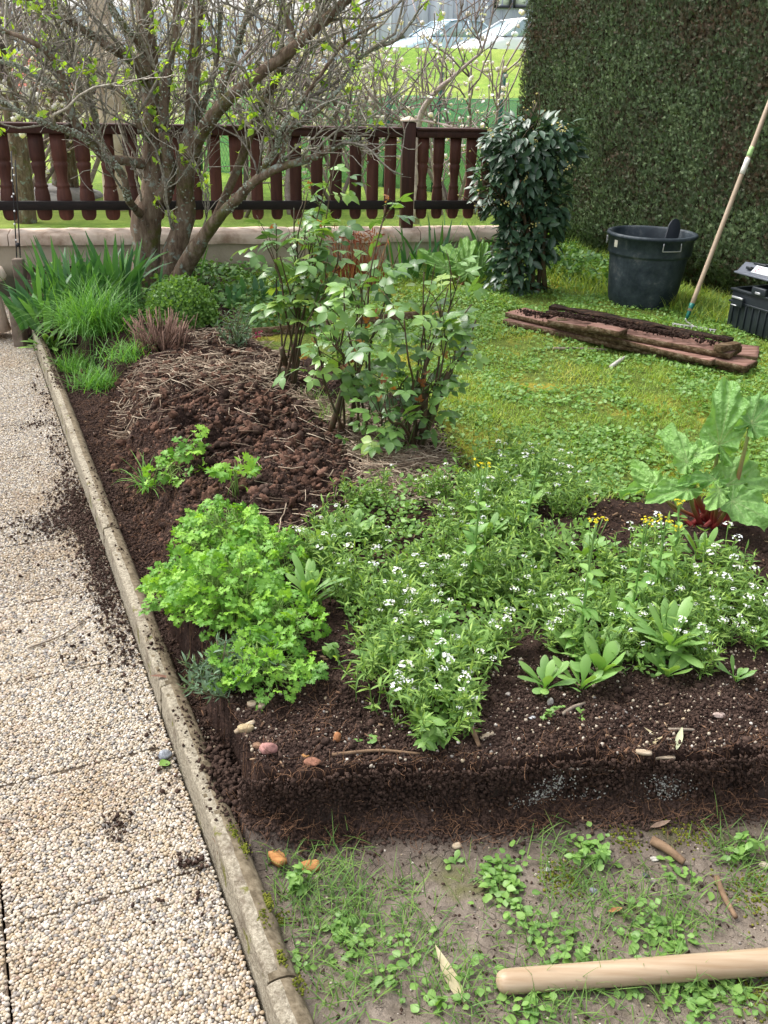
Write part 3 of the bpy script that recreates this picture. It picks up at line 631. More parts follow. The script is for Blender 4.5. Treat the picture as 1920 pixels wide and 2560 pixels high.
# ================================================================== FAR BACKGROUND
def gzz(x, y): return float(terr(np.array([x]), np.array([y]))[0][0])
def mesh_fence():
    r = empty('green_mesh_fence', (1.5, 12.5, .2), 0, 'green wire mesh fence with green netting on thin posts beyond the balustrade', 'fence')
    pts = []
    for px, ptop, pbot, yy in ((500, 240, 420, 14.0), (842, 215, 380, 13.2), (975, 240, 370, 12.8), (1105, 180, 350, 12.4), (1262, 178, 290, 12.0), (1400, 185, 340, 11.7), (1560, 185, 340, 11.4)):
        P = aty(px, ptop, yy); zb = gzz(P[0], P[1]) - .05; pts.append((P, zb))
        mb = MB(); tilt = .02; tube1(mb, [[P[0] - .05, P[1], zb], [P[0], P[1], P[2]]], [.028, .026], 8, 4); par(mb.build('post', plain('green_post_paint', [(.012, .07, .05), (.03, .11, .08)], .5, .3, 30, .1)), r)
    m = plain('green_netting', [(.07, .34, .20), (.12, .44, .27)], .8, .2, 60, 0)
    t = m.node_tree; out = t.nodes['Material Output']; tr = t.nodes.new('ShaderNodeBsdfTransparent'); mx = t.nodes.new('ShaderNodeMixShader'); mx.inputs[0].default_value = .6
    tr.inputs[0].default_value = (.8, 1, .9, 1); t.links.new(tr.outputs[0], mx.inputs[1]); t.links.new(t.nodes['Principled BSDF'].outputs[0], mx.inputs[2]); t.links.new(mx.outputs[0], out.inputs[0])
    mb = MB(); K = 40; top = []; 
    for i in range(len(pts) - 1):
        A, za = pts[i]; B, zb = pts[i + 1]
        for f in np.linspace(0, 1, 10, endpoint=False): Q = A + (B - A) * f; top.append((Q[0], Q[1], za + (zb - za) * f))
    zs = []
    for (x, y, zb) in top:
        d = y; # netting top follows the slope
        px_ = 960 + (x * _R[0]) / y * FPX; zs.append(aty(1100, 242, y)[2] + .012 * math.sin(x * 5))
    V = []; 
    for (x, y, zb), z in zip(top, zs): V += [[x, y - .02, zb], [x, y - .02, z]]
    F = [[2 * i, 2 * i + 2, 2 * i + 3, 2 * i + 1] for i in range(len(top) - 1)]
    mb.add(V, np.array(F)); par(mb.build('netting', m), r)
    # thin wires
    P = []
    for (x, y, zb), z in zip(top, zs):
        pass
    mb = MB()
    for h in (.05, .45, .8, 1.15): 
        line = np.array([[x, y - .03, zb + h] for (x, y, zb) in top]); tubes(mb, line[None], np.full((1, len(line)), .004), 4)
    dz = []
    for i in range(0, len(top) - 1):
        x, y, zb = top[i]; x2, y2, zb2 = top[i + 1]
        for f in np.linspace(0, 1, 4, endpoint=False):
            X0 = x + (x2 - x) * f; Y0 = y + (y2 - y) * f - .03; Z0 = zb + (zb2 - zb) * f
            for sg in (-1, 1): dz.append([[X0, Y0, Z0 + .05], [X0 + sg * .35, Y0, Z0 + .6], [X0, Y0, Z0 + 1.15]] if 0 else [[X0, Y0, Z0 + .05], [X0 + sg * .2, Y0, Z0 + .6], [X0 + sg * .4, Y0, Z0 + 1.15]])
    dz = np.array(dz); tubes(mb, dz, np.full(dz.shape[:2], .0025), 3); par(mb.build('wire_mesh', plain('green_wire', [(.05, .15, .11), (.08, .2, .15)], .5, .3, 30, 0)), r)
mesh_fence()
def loft(mb, rings, a=0., cap=True):
    rings = np.asarray(rings, float); n, k, _ = rings.shape; i = np.arange(n - 1)[:, None] * k; j = np.arange(k)[None]; j2 = (j + 1) % k
    F = [np.stack([i + j, i + j2, i + k + j2, i + k + j], -1).reshape(-1, 4)]
    if cap: F += [np.arange(k)[None, ::-1], (n - 1) * k + np.arange(k)[None]]
    mb.add(rings.reshape(-1, 3), F, a)
def car(px, py, dist, heading, col, label):
    """hatchback about 4 m long, built along +x and turned; px,py = its bonnet's front lower corner"""
    P = aty(px, py, dist); z0 = gzz(P[0], P[1]); r = empty('parked_car', (P[0], P[1], z0), heading, label, 'car', 'cars parked at the top of the green slope')
    paint = plain('car_paint', [col, tuple(min(1, c * 1.05) for c in col)], .25, .5, 2, 0, coat=.6)
    glass = plain('car_glass', [(.25, .33, .38), (.4, .5, .55)], .08, .8, 1.5, 0); dark = MT['black_plastic']
    # stations along x: bottom half width, belt half width, roof half width, heights
    X_ = [0, .12, .5, 1.0, 1.35, 2.0, 3.0, 3.7, 4.0, 4.08]; hb = [.62, .72, .86, .97, 1.0, 1.02, 1.03, 1.02, .95, .7]; wd = [.62, .78, .84, .86, .87, .87, .87, .85, .80, .72]; lo = [.28, .22, .2, .2, .2, .2, .2, .22, .28, .35]
    rings = []
    for x, h, w_, l in zip(X_, hb, wd, lo): rings.append([[x, -w_ * .92, l], [x, -w_, l + .15], [x, -w_, h - .16], [x, -w_ * .9, h - .03], [x, 0, h + .02], [x, w_ * .9, h - .03], [x, w_, h - .16], [x, w_, l + .15], [x, w_ * .92, l]])
    mb = MB(); loft(mb, rings); mb.build('body', paint, r, smooth=True, bevel=0)
    cab = [(1.05, .98, .76, 0), (1.9, 1.47, .60, 0), (2.3, 1.52, .60, 0), (3.2, 1.50, .58, 0), (3.95, 1.02, .70, 0)]
    mb = MB(); rings = []
    for x, h, w_, _ in cab: rings.append([[x, -.80, min(h, .98)], [x, -w_, h - .04], [x, -w_ * .85, h], [x, 0, h + .02], [x, w_ * .85, h], [x, w_, h - .04], [x, .80, min(h, .98)]])
    loft(mb, rings); mb.build('cabin', glass, r, smooth=False)
    mb = MB(); rings = []
    for x, h in ((1.86, 1.475), (2.3, 1.53), (3.25, 1.51)): rings.append([[x, -.62, h - .02], [x, -.5, h + .015], [x, 0, h + .035], [x, .5, h + .015], [x, .62, h - .02], [x, 0, h - .02]])
    loft(mb, rings); mb.build('roof', paint, r, smooth=True)
    for sg in (-1, 1):
        for A, B in (((1.05, .80, .99), (1.88, .61, 1.48)), ((2.6, .83, 1.0), (2.6, .62, 1.49)), ((3.95, .76, 1.0), (3.2, .60, 1.49))):
            mb = MB(); tube1(mb, [[A[0], sg * A[1], A[2]], [B[0], sg * B[1], B[2]]], [.035, .03], 6, 3); mb.build('pillar', paint, r)
        mb = MB(); V, F, B_ = ico(1, 2, 0); mb.add(V * np.array([.13, .09, .08]) + np.array([1.35, sg * .98, 1.03]), F); mb.build('wing_mirror', paint, r, smooth=True)
        for x in (.72, 3.3):
            mb = MB(); th = np.arange(20) * 2 * math.pi / 20; rr = [[[x + .31 * math.cos(a), sg * y, .31 + .31 * math.sin(a)] for a in th] for y in (.68, .86)]; loft(mb, rr); wh = mb.build('wheel', dark, r)
            mb = MB(); rr = [[[x + .2 * math.cos(a), sg * y, .31 + .2 * math.sin(a)] for a in th] for y in (.86, .88)]; loft(mb, rr); mb.build('rim', plain('wheel_rim', [(.4, .4, .4), (.5, .5, .5)], .35, .5, 3, 0, metal=.6), wh)
        mb = MB(); mb.box((.08, sg * .55, .62), (.12, .3, .13)); mb.build('headlight', plain('headlight_glass', [(.75, .78, .8), (.85, .87, .9)], .1, .6, 3, 0), r, bevel=.03)
    mb = MB(); mb.box((-.02, 0, .36), (.08, 1.1, .14)); mb.build('bumper', dark, r, bevel=.02)
car(1150, 182, 33, rad(28), (.80, .82, .84), 'pale silver car parked on top of the slope right beside the hedge')
car(985, 190, 36, rad(30), (.45, .58, .68), 'light blue car half hidden by twigs on top of the slope')
def building():
    y = 47.; A = aty(905, 150, y); B = aty(1420, 150, y); z0 = -.2; r = empty('grey_building', (A[0], A[1], z0), 0, 'pale grey building with streaked vertical cladding behind the parked cars', 'building')
    t, setc = M('streaked_cladding', .8, .2); n = noise(t, 2.5, 5, .65, stretch=(1, 1, .06)); n2 = noise(t, 9, 6, .8, stretch=(1, 1, .18)); c = ramp(t, [(.35, (.34, .36, .48)), (.6, (.48, .50, .64)), (.75, (.66, .67, .80))], n)
    c = mix(t, c, (.75, .75, .82), ramp(t, [(.62, (0, 0, 0)), (.70, (.8, .8, .8))], n2)); mt = setc(c)
    L = B[0] - A[0] + 4; mb = MB(); mb.box((L / 2, 3, 4.1), (L, 6, 8)); mb.build('wall', mt, r)
    mb = MB()
    for k in range(int(L / .55)): mb.box((.2 + k * .55, -.03, 4.1), (.05, .05, 7.9), a=random.random())
    w_ = mb.build('cladding_battens', mt, r)
    mb = MB(); mb.box((L / 2, -.06, .95), (L, .1, 1.5)); mb.build('plinth', plain('blue_green_plinth', [(.16, .30, .36), (.28, .42, .48)], .7, .2, 1.2, 0, stretch=(1, 1, .4)), r)
    mb = MB(); mb.box((L / 2, 2.6, 8.3), (L + .8, 7, .3)); mb.build('roof', plain('dark_roof', [(.1, .1, .11), (.16, .16, .17)], .8, .2, 3, 0), r)
    def window(px0, px1, py0, py1):
        a = aty(px0, py0, y); b = aty(px1, py1, y); c_ = ((a[0] + b[0]) / 2 - A[0], -.05, (a[2] + b[2]) / 2 - z0); w2, h2 = abs(b[0] - a[0]), abs(a[2] - b[2])
        mb = MB()
        for dx, dz, sx, sz in ((-w2 / 2, 0, .1, h2 + .1), (w2 / 2, 0, .1, h2 + .1), (0, h2 / 2, w2, .1), (0, -h2 / 2, w2, .1)): mb.box((c_[0] + dx, c_[1] - .02, c_[2] + dz), (sx, .12, sz))
        f = mb.build('window', plain('dark_window_frame', [(.04, .04, .06), (.06, .06, .08)], .5, .3, 3, 0), r)
        mb = MB(); mb.box((c_[0], -.01, c_[2]), (w2 - .1, .04, h2 - .1)); mb.build('pane', plain('bright_window_glass', [(.75, .8, .84), (.85, .88, .9)], .1, .8, .6, 0), f)
    for a, b in ((1240, 1275), (1288, 1325), (1338, 1375)): window(a, b, -30, 18)
building()
def hills():
    t, setc = M('haze_tinted_hill', .95, .05); n = noise(t, .02, 8, .7); m = setc(ramp(t, [(.3, (.10, .14, .16)), (.5, (.15, .19, .21)), (.7, (.22, .27, .28))], n))  # bluish distance haze is painted into the forest colour
    mb = MB(); nx_, ny_ = 160, 14; th = np.linspace(rad(35), rad(150), nx_); rr = np.linspace(420, 900, ny_); A, R_ = np.meshgrid(th, rr, indexing='ij')
    k = (R_ - 420) / 480; z = -6 + sm(0, .8, k) * (34 + 30 * fbm(A * 8, A * 0, 1, 4, 12)) + 3 * fbm(A * 60, R_ / 60, 1, 3, 5)
    V = np.stack([R_ * np.cos(A), R_ * np.sin(A), z], -1).reshape(-1, 3); i = (np.arange(nx_ - 1)[:, None] * ny_ + np.arange(ny_ - 1)[None]).ravel()
    mb.add(V, np.stack([i, i + 1, i + 1 + ny_, i + ny_], -1)); tag(mb.build('hills', m, smooth=True), kind='structure')
hills()
def red_house():
    P = aty(60, 215, 60); z0 = gzz(P[0], 60) - .5; r = empty('red_roofed_house', (P[0], 60, z0), rad(8), 'distant house with an orange red tiled roof behind the bare trees', 'house')
    h = P[2] - z0 - .3; mb = MB(); mb.box((0, 0, h / 2), (9, 7, h)); mb.build('wall', plain('cream_wall', [(.5, .45, .38), (.6, .55, .48)], .9, .1, 1, 0), r)
    mb = MB(); V = [[-5, -4, h], [5, -4, h], [5, 4, h], [-5, 4, h], [-4.6, 0, h + 2.0], [4.6, 0, h + 2.0]]; mb.add(V, [np.array([[0, 1, 5, 4], [2, 3, 4, 5]]), np.array([[1, 2, 5], [3, 0, 4]])]); rf = mb.build('roof', plain('red_tiles', [(.32, .09, .06), (.46, .16, .11)], .85, .1, 3, .2), r)
    mb = MB(); mb.box((2.5, .8, h + 2.0), (.7, .7, 1.5)); mb.build('chimney', plain('chimney_brick', [(.3, .15, .1), (.35, .2, .15)], .9, .1, 3, 0), rf)
    for x in (-2.5, 0, 2.5): mb = MB(); mb.box((x, -3.5, h * .55), (1, .08, 1.1)); mb.build('window', MT['black_plastic'], r)
red_house()
# ================================================================== LILAC TREE
def limb(mb, spec, store, sides=10, n=26, wob=.012):
    """spec: list of (px, py, depth y, radius)"""
    P = smooth_path([aty(a, b, y) for a, b, y, r in spec], n); R = np.interp(np.linspace(0, len(spec) - 1, n), range(len(spec)), [r for *_, r in spec]); R = R * np.where(R > .05, 1.08, .9)
    P = P + rng.normal(0, wob * .4, P.shape) * np.minimum(R, .03)[:, None] * 20 * .02; R = R * (1 + rng.normal(0, .05, n))
    tubes(mb, P[None], R[None], sides, np.array([random.random()])); store.append((P, R)); return P, R
def tree():
    base = snap(400, 728); r = empty('lilac_tree', base, 0, 'many stemmed mossy lilac with lichen covered branches and sparse new leaves', 'tree')
    Y = 6.4; mb = MB(); S = []
    limb(mb, [(372, 750, Y, .125), (368, 700, Y, .105), (366, 620, Y, .092), (366, 540, Y, .088), (384, 480, Y, .075), (386, 400, Y, .068), (384, 320, Y, .064), (378, 230, Y + .05, .058), (368, 130, Y + .1, .054), (362, 30, Y + .15, .05), (352, -120, Y + .2, .04)], S, 14, 40)
    limb(mb, [(412, 745, Y, .10), (425, 680, Y - .02, .078), (446, 600, Y - .05, .066), (464, 530, Y - .05, .060), (462, 460, Y - .1, .055), (468, 380, Y - .1, .052), (478, 300, Y - .1, .048), (482, 200, Y - .05, .045), (490, 90, Y, .04), (500, -60, Y, .035)], S, 12, 36)
    limb(mb, [(400, 500, Y - .02, .06), (425, 440, Y - .06, .05), (418, 380, Y - .1, .042), (408, 300, Y - .1, .038), (420, 180, Y - .1, .034), (440, 60, Y, .03), (452, -60, Y, .025)], S)
    limb(mb, [(428, 738, Y - .05, .075), (456, 680, Y - .15, .056), (498, 610, Y - .25, .050), (545, 545, Y - .35, .044), (590, 500, Y - .4, .038), (640, 450, Y - .45, .032), (700, 418, Y - .5, .028), (765, 400, Y - .5, .024), (830, 372, Y - .5, .017), (895, 345, Y - .5, .011)], S, 12, 34)
    limb(mb, [(476, 395, Y - .1, .05), (505, 330, Y - .2, .047), (545, 275, Y - .3, .045), (600, 222, Y - .35, .042), (655, 180, Y - .4, .040), (720, 130, Y - .4, .038), (780, 78, Y - .4, .034), (850, 15, Y - .4, .03), (920, -60, Y - .4, .025)], S, 12, 34)
    limb(mb, [(445, 700, Y + .15, .03), (520, 580, Y + .1, .031), (590, 430, Y, .031), (640, 300, Y - .1, .032), (690, 195, Y - .2, .03), (735, 120, Y - .25, .025), (800, 40, Y - .3, .02), (840, -40, Y - .3, .016)], S, 9, 30)
    limb(mb, [(372, 414, Y, .040), (320, 402, Y - .15, .036), (268, 396, Y - .3, .033), (228, 356, Y - .4, .03), (190, 310, Y - .45, .028), (165, 228, Y - .5, .025), (138, 156, Y - .5, .022), (87, 108, Y - .6, .018), (6, 75, Y - .6, .014), (-60, 40, Y - .6, .01)], S)
    limb(mb, [(362, 200, Y, .034), (330, 150, Y - .1, .032), (278, 121, Y - .2, .030), (243, 96, Y - .2, .027), (191, 64, Y - .3, .024), (87, 6, Y - .35, .02), (20, -40, Y - .4, .015)], S)
    limb(mb, [(360, 130, Y + .05, .03), (335, 95, Y - .05, .028), (307, 62, Y - .1, .024), (275, 10, Y - .1, .02), (255, -50, Y - .1, .016)], S)
    limb(mb, [(356, 540, Y - .05, .034), (335, 518, Y - .2, .028), (318, 492, Y - .3, .026), (312, 450, Y - .35, .024), (290, 415, Y - .38, .022), (262, 394, Y - .38, .02)], S)
    limb(mb, [(228, 356, Y - .4, .024), (180, 330, Y - .5, .019), (120, 312, Y - .6, .015), (50, 280, Y - .65, .011), (-20, 240, Y - .7, .008)], S)
    limb(mb, [(268, 398, Y - .3, .02), (245, 330, Y - .2, .018), (235, 280, Y - .15, .015), (180, 190, Y - .2, .012), (150, 90, Y - .2, .009)], S)
    limb(mb, [(165, 228, Y - .5, .016), (90, 190, Y - .55, .013), (30, 160, Y - .6, .010), (-30, 150, Y - .6, .008)], S)
    limb(mb, [(545, 275, Y - .3, .03), (560, 200, Y - .2, .026), (590, 130, Y - .1, .022), (610, 60, Y - .1, .018), (640, -40, Y, .014)], S)
    limb(mb, [(720, 130, Y - .4, .028), (730, 80, Y - .3, .022), (705, 20, Y - .3, .018), (700, -40, Y - .3, .014)], S)
    limb(mb, [(620, 245, Y - .25, .024), (660, 250, Y - .3, .019), (712, 285, Y - .4, .017), (740, 270, Y - .45, .015), (800, 190, Y - .5, .012), (860, 110, Y - .55, .010), (940, 60, Y - .6, .007)], S)
    limb(mb, [(700, 418, Y - .5, .02), (720, 330, Y - .5, .017), (780, 290, Y - .5, .015), (860, 210, Y - .5, .012), (905, 140, Y - .5, .010), (1010, 90, Y - .5, .006)], S)
    limb(mb, [(480, 330, Y - .1, .022), (520, 240, Y, .018), (545, 130, Y + .1, .015), (550, 20, Y + .1, .012)], S)
    limb(mb, [(384, 360, Y, .024), (350, 320, Y - .2, .02), (330, 260, Y - .25, .016), (300, 230, Y - .3, .012), (240, 180, Y - .3, .009)], S)
    limb(mb, [(640, 450, Y - .45, .018), (690, 370, Y - .5, .015), (700, 330, Y - .55, .012), (760, 240, Y - .5, .010)], S)
    par(mb.build('trunk', MT['bark'], smooth=True), r)
    K = 26; par_p = np.stack([p[np.linspace(3, len(p) - 1, K).astype(int)] for p, _ in S]); wts = np.array([np.linalg.norm(p[-1] - p[0]) for p, _ in S]); wts /= wts.sum()
    mb = MB()
    c1, _ = grow(par_p, 175, .75, .75, .42, .22, 8, .15, 1., pick=rng.choice(len(S), 175, p=wts)); tubes(mb, c1, np.linspace(.0085, .004, 8)[None] * rng.uniform(.6, 1.3, 175)[:, None], 6)
    c2, _ = grow(c1, 500, .42, .7, .35, .28, 7, .15, 1.); tubes(mb, c2, np.linspace(.0042, .0022, 7)[None] * rng.uniform(.7, 1.3, 500)[:, None], 5)
    c3, _ = grow(np.concatenate([c2, c1[:, :7]]), 1350, .2, .75, .25, .3, 5, .1, 1.); tubes(mb, c3, np.linspace(.0024, .0013, 5)[None] * rng.uniform(.7, 1.3, 1350)[:, None], 4)
    par(mb.build('twigs', MT['twig'], smooth=True), r)
    # new leaves in pairs near twig tips
    lf = leaf_t([.15, .8, 1, .75, .35, .03], .34, .3, .3); mb = MB(); n = 760; i = rng.integers(0, len(c3), n); P0 = c3[i, -1]
    sel = (fbm(P0[:, 0] * 1., P0[:, 2] * 1., 2.2, 3, 31) > -.06); P0 = P0[sel]; n = len(P0)
    for q in range(4):
        d = rng.normal(0, .8, (n, 3)) + np.array([0, 0, .35]); mb.inst(lf, frames(d, rng.normal(0, .6, (n, 3)) + np.array([0, 0, 1])) * rng.uniform(.022, .05, n)[:, None, None], P0 + rng.normal(0, .012, (n, 3)))
    par(mb.build('leaves', MT['lilac']), r)
    # lichen tufts on the limbs
    mb = MB(); N = 16000; tp = ico(0, 9, .6, .5); ps = np.concatenate([p for p, _ in S]); rs = np.concatenate([q for _, q in S]); i = rng.integers(0, len(ps) - 1, N); ok = (np.linalg.norm(ps[i] - ps[i + 1], axis=1) < .25) & (ps[i][:, 2] > .5) & (fbm(ps[i][:, 0] * 3 + i * .01, ps[i][:, 2] * 3, 1.3, 3, 4) > -.1); i = i[ok]; N = len(i)
    f = rng.random(N)[:, None]; dirs = nrm(rng.normal(size=(N, 3))); P = ps[i] * (1 - f) + ps[i + 1] * f + dirs * (rs[i] * .95)[:, None]
    mb.inst(tp, rrot(N) * rng.uniform(.003, .010, N)[:, None, None], P)
    j = rng.integers(0, len(c1), 1500); k = rng.integers(0, 8, 1500); mb.inst(tp, rrot(1500) * rng.uniform(.002, .006, 1500)[:, None, None], c1[j, k] + rng.normal(0, .004, (1500, 3)))
    par(mb.build('lichen', leafmat('pale_lichen', [(.16, .18, .12), (.30, .33, .26), (.44, .47, .40)], .9, .1, 0)), r)
tree()
# ------------------------------------------------------------------ bare blossoming shrubs and trees beyond the wall
def blossom_shrub(x, y, h, wdt, label, nblo, twn=420, cat='shrub', name='blossoming_shrub', grp='bare blossoming shrubs beyond the wall'):
    z0 = gzz(x, y) - .05; r = empty(name, (x, y, z0), 0, label, cat, grp); mb = MB(); n = 9
    b = np.zeros((n, 3)) + np.array([x, y, z0]); b[:, :2] += rng.normal(0, wdt * .12, (n, 2)); az = rng.random(n) * 6.28; K = 8; pts = [b]; d = nrm(np.stack([np.cos(az) * .45, np.sin(az) * .45, np.ones(n)], -1)); p = b
    for k in range(K - 1): d = nrm(d + rng.normal(0, .12, (n, 3))); p = p + d * (h * rng.uniform(.75, 1, n)[:, None] / (K - 1)); pts.append(p)
    c0 = np.stack(pts, 1); tubes(mb, c0, np.linspace(.028, .010, K)[None] * rng.uniform(.7, 1.3, n)[:, None], 6)
    c1, _ = grow(c0, 60, wdt * .6, .7, .2, .2, 7, .15, 1); tubes(mb, c1, np.linspace(.010, .005, 7)[None].repeat(60, 0), 4)
    c2, _ = grow(c1, twn, wdt * .32, .7, .15, .25, 5, .05, 1); tubes(mb, c2, np.linspace(.005, .003, 5)[None].repeat(twn, 0), 3)
    par(mb.build('stems', MT['bgtwig']), r)
    if nblo:
        nblo = int(nblo * 2)
        mb = MB(); i = rng.integers(0, twn, nblo); k = rng.integers(1, 5, nblo); mb.inst(ico(0, 4, .4), rrot(nblo) * rng.uniform(.010, .026, nblo)[:, None, None], c2[i, k] + rng.normal(0, .01, (nblo, 3))); par(mb.build('blossom', MT['blossom']), r)
for q in ((-5.6, 12.6, 2.3, 2.2, 'leftmost bare shrub with white blossom beyond the wall', 700), (-4.2, 10.9, 2.1, 2.0, 'dense white flecked shrub left of the lilac trunk beyond the wall', 1100), (-2.9, 11.8, 2.3, 2.0, 'pinkish brown shrub with white blossom behind the lilac trunk', 1100),
          (-1.7, 10.6, 2.2, 1.9, 'thin white blossoming shrub just right of the lilac trunk', 700), (-.5, 11.2, 1.8, 1.5, 'sparse blossoming shrub behind the tall rose', 350), (.75, 10.5, 1.9, 1.3, 'sparse shrub with white petals behind the balustrade post', 120, 90), (-7.4, 13.5, 2.6, 2.4, 'far left bare shrub behind the balustrade end', 500)):
    blossom_shrub(*q)
def blossom_branch():
    P = aty(1045, 345, 9.6); z0 = gzz(P[0], 9.6); r = empty('young_plum_tree', (P[0], 9.6, z0), 0, 'young plum tree with a leaning pale stem and sparse white flowers right of the post', 'tree'); mb = MB(); S = []
    limb(mb, [(1040, 560, 9.6, .04), (1042, 420, 9.6, .04), (1048, 300, 9.6, .036), (1085, 235, 9.5, .028), (1130, 195, 9.4, .02), (1180, 150, 9.3, .016), (1205, 125, 9.3, .012), (1230, 40, 9.3, .009), (1236, -30, 9.3, .006)], S, 8)
    limb(mb, [(1100, 220, 9.5, .014), (1112, 130, 9.5, .010), (1150, 40, 9.5, .008), (1160, -20, 9.5, .006)], S, 6); limb(mb, [(1048, 300, 9.6, .016), (1110, 312, 9.4, .012), (1180, 330, 9.2, .009), (1240, 322, 9.1, .006)], S, 6)
    limb(mb, [(1045, 330, 9.6, .016), (990, 260, 9.6, .013), (960, 180, 9.6, .010), (935, 90, 9.6, .007)], S, 6); limb(mb, [(1205, 125, 9.3, .010), (1190, 70, 9.3, .008), (1185, -10, 9.3, .006)], S, 6)
    K = 26; pp = np.stack([p for p, _ in S]); c1, _ = grow(pp, 60, .5, .8, .25, .2, 6); tubes(mb, c1, np.linspace(.006, .003, 6)[None].repeat(60, 0), 4); c2, _ = grow(c1, 140, .25, .8, .1, .25, 5); tubes(mb, c2, np.linspace(.0032, .002, 5)[None].repeat(140, 0), 3)
    par(mb.build('stems', MT['bgtwig'], smooth=True), r)
    mb = MB(); n = 46; i = rng.integers(0, 140, n); c = c2[i, rng.integers(1, 5, n)]; pt = poly_leaf([(-.1, 0), (-.45, .5), (-.2, 1), (.2, 1), (.45, .5), (.1, 0)], .1, .2)
    for q in range(5): mb.inst(pt, frames(rng.normal(0, 1, (n, 3)), rng.normal(0, 1, (n, 3))) * rng.uniform(.02, .035, n)[:, None, None], c + rng.normal(0, .02, (n, 3)))
    par(mb.build('blossom', MT['white']), r)
blossom_branch()
for k, (px, y, rr, h) in enumerate(((65, 9.6, .09, 1.6), (175, 11.5, .13, 3.2), (297, 10.6, .12, 3.0))):
    d = aty(px, 560, y); z0 = gzz(d[0], y); lab = ['mossy thin tree trunk low behind the left balusters', 'thick grey tree trunk between the second and third balusters', 'pinkish straight tree trunk left of the lilac behind the balusters'][k]
    mb = MB(); P, R = tube1(mb, [[d[0], y, z0 - .1], [d[0] + .03, y, z0 + h * .5], [d[0] - .05, y, z0 + h]], [rr * 1.2, rr, rr * .7], 10, 12, .5); rt = tag(mb.build('tree_trunk', MT['bark'] if k != 2 else MT['coping'], smooth=True, origin=(d[0], y, z0)), lab, 'tree', 'tree trunks beyond the wall')
    mb = MB(); K = 12; c1, _ = grow(P[None], 40, 1.2, .7, .4, .2, 7, .6, 1); tubes(mb, c1, np.linspace(.02, .006, 7)[None].repeat(40, 0), 5); c2, _ = grow(c1, 260, .6, .7, .2, .25, 5); tubes(mb, c2, np.linspace(.006, .003, 5)[None].repeat(260, 0), 3); par(mb.build('branches', MT['bgtwig']), rt)
def rocks():
    for k, (px, py, y, s) in enumerate(((60, 478, 11, .5), (130, 490, 11.5, .6), (415, 440, 13, .3))):
        P = aty(px, py, y); z0 = gzz(P[0], y); mb = MB(); V, F, _ = ico(2, 5 + k, .06, .8); V = V * s * np.array([1, .7, max(.3, (P[2] - z0) / s)]); mb.add(V + np.array([P[0], y, z0]), F)
        tag(mb.build('grey_boulder', plain('grey_boulder', [(.2, .19, .18), (.4, .38, .36)], .9, .1, 6, .6, .02), smooth=True, origin=(P[0], y, z0)), ['rounded grey boulder at the far left behind the balusters', 'larger grey boulder behind the second baluster', 'small boulder half hidden by the lilac trunk'][k], 'boulder', 'boulders beyond the wall')
rocks()
# ================================================================== BAY BUSH
LANC = leaf_t([.12, .6, .95, 1, .8, .45, .03], .23, .35, .18)
def bay():
    b = snap(1318, 728); r = empty('bay_laurel_bush', b, 0, 'dark glossy bay laurel bush with small yellow buds beside the hedge', 'bush'); Y = b[1]; mb = MB(); S = []
    for a in ([(1345, 735), (1350, 640), (1340, 560), (1345, 430), (1380, 340)], [(1328, 730), (1332, 650), (1310, 540), (1290, 420), (1270, 340)], [(1362, 722), (1358, 630), (1370, 500), (1350, 380), (1330, 310)], [(1296, 735), (1300, 660), (1280, 560), (1240, 480), (1220, 440)], [(1310, 735), (1296, 640), (1330, 520), (1310, 400), (1320, 320)], [(1285, 730), (1270, 660), (1290, 560), (1260, 500), (1230, 520)]):
        limb(mb, [(x, y, Y + rng.uniform(-.12, .12), max(.02 - .0035 * k, .005)) for k, (x, y) in enumerate(a)], S, 7, 20)
    pp = np.stack([p[:20] for p, _ in S]); c1, _ = grow(pp, 150, .22, .9, .2, .15, 5, .2, 1); tubes(mb, c1, np.linspace(.005, .003, 5)[None].repeat(150, 0), 4); par(mb.build('stems', MT['cane'], smooth=True), r)
    # leaf volumes as discs down the column: (px, py, half width px, half height px)
    blobs = [(1330, 345, 95, 45, 260), (1285, 365, 75, 50, 170), (1390, 375, 60, 40, 130), (1320, 420, 80, 60, 330), (1400, 330, 40, 30, 70), (1310, 490, 80, 55, 260), (1230, 460, 42, 45, 90), (1250, 520, 35, 30, 60), (1330, 560, 72, 60, 300), (1300, 620, 62, 60, 240), (1370, 500, 50, 60, 140), (1360, 610, 40, 40, 50), (1275, 690, 60, 45, 120), (1310, 720, 40, 30, 60)]
    mb = MB(); q = np.array([0])
    for px, py, hw, hh, n in blobs:
        c = aty(px, py, Y); a = hw / FPX * Y * 1.08; hgt = hh / FPX * Y * 1.15; u = nrm(rng.normal(size=(n, 3))) * rng.uniform(.45, 1., n)[:, None] ** .6
        P = c + u * np.array([a, min(a, .28), hgt]); d = u * np.array([1.1, 1.1, .3]) + rng.normal(0, .5, (n, 3)) + np.array([0, 0, -.35]); P[:, 2] = np.maximum(P[:, 2], b[2] + .02)
        mb.inst(LANC, frames(d, u * .8 + np.array([0, 0, .9]) + rng.normal(0, .35, (n, 3))) * rng.uniform(.065, .105, n)[:, None, None], P)
    par(mb.build('leaves', MT['bay']), r)
    mb = MB(); n = 130; i = rng.integers(0, 150, n); cs_ = c1[i, -1]
    for (px, py) in ((1410, 325), (1395, 315), (1312, 445), (1335, 355), (1420, 420), (1232, 330), (1265, 508), (1335, 560)): cs_ = np.concatenate([cs_, aty(px, py, Y - .22) + rng.normal(0, .012, (9, 3))])
    mb.inst(ico(0, 3, .2), rrot(len(cs_)) * .006, cs_ + rng.normal(0, .01, cs_.shape)); par(mb.build('buds', leafmat('bay_buds', [(.5, .45, .15), (.65, .6, .3)])), r)
bay()
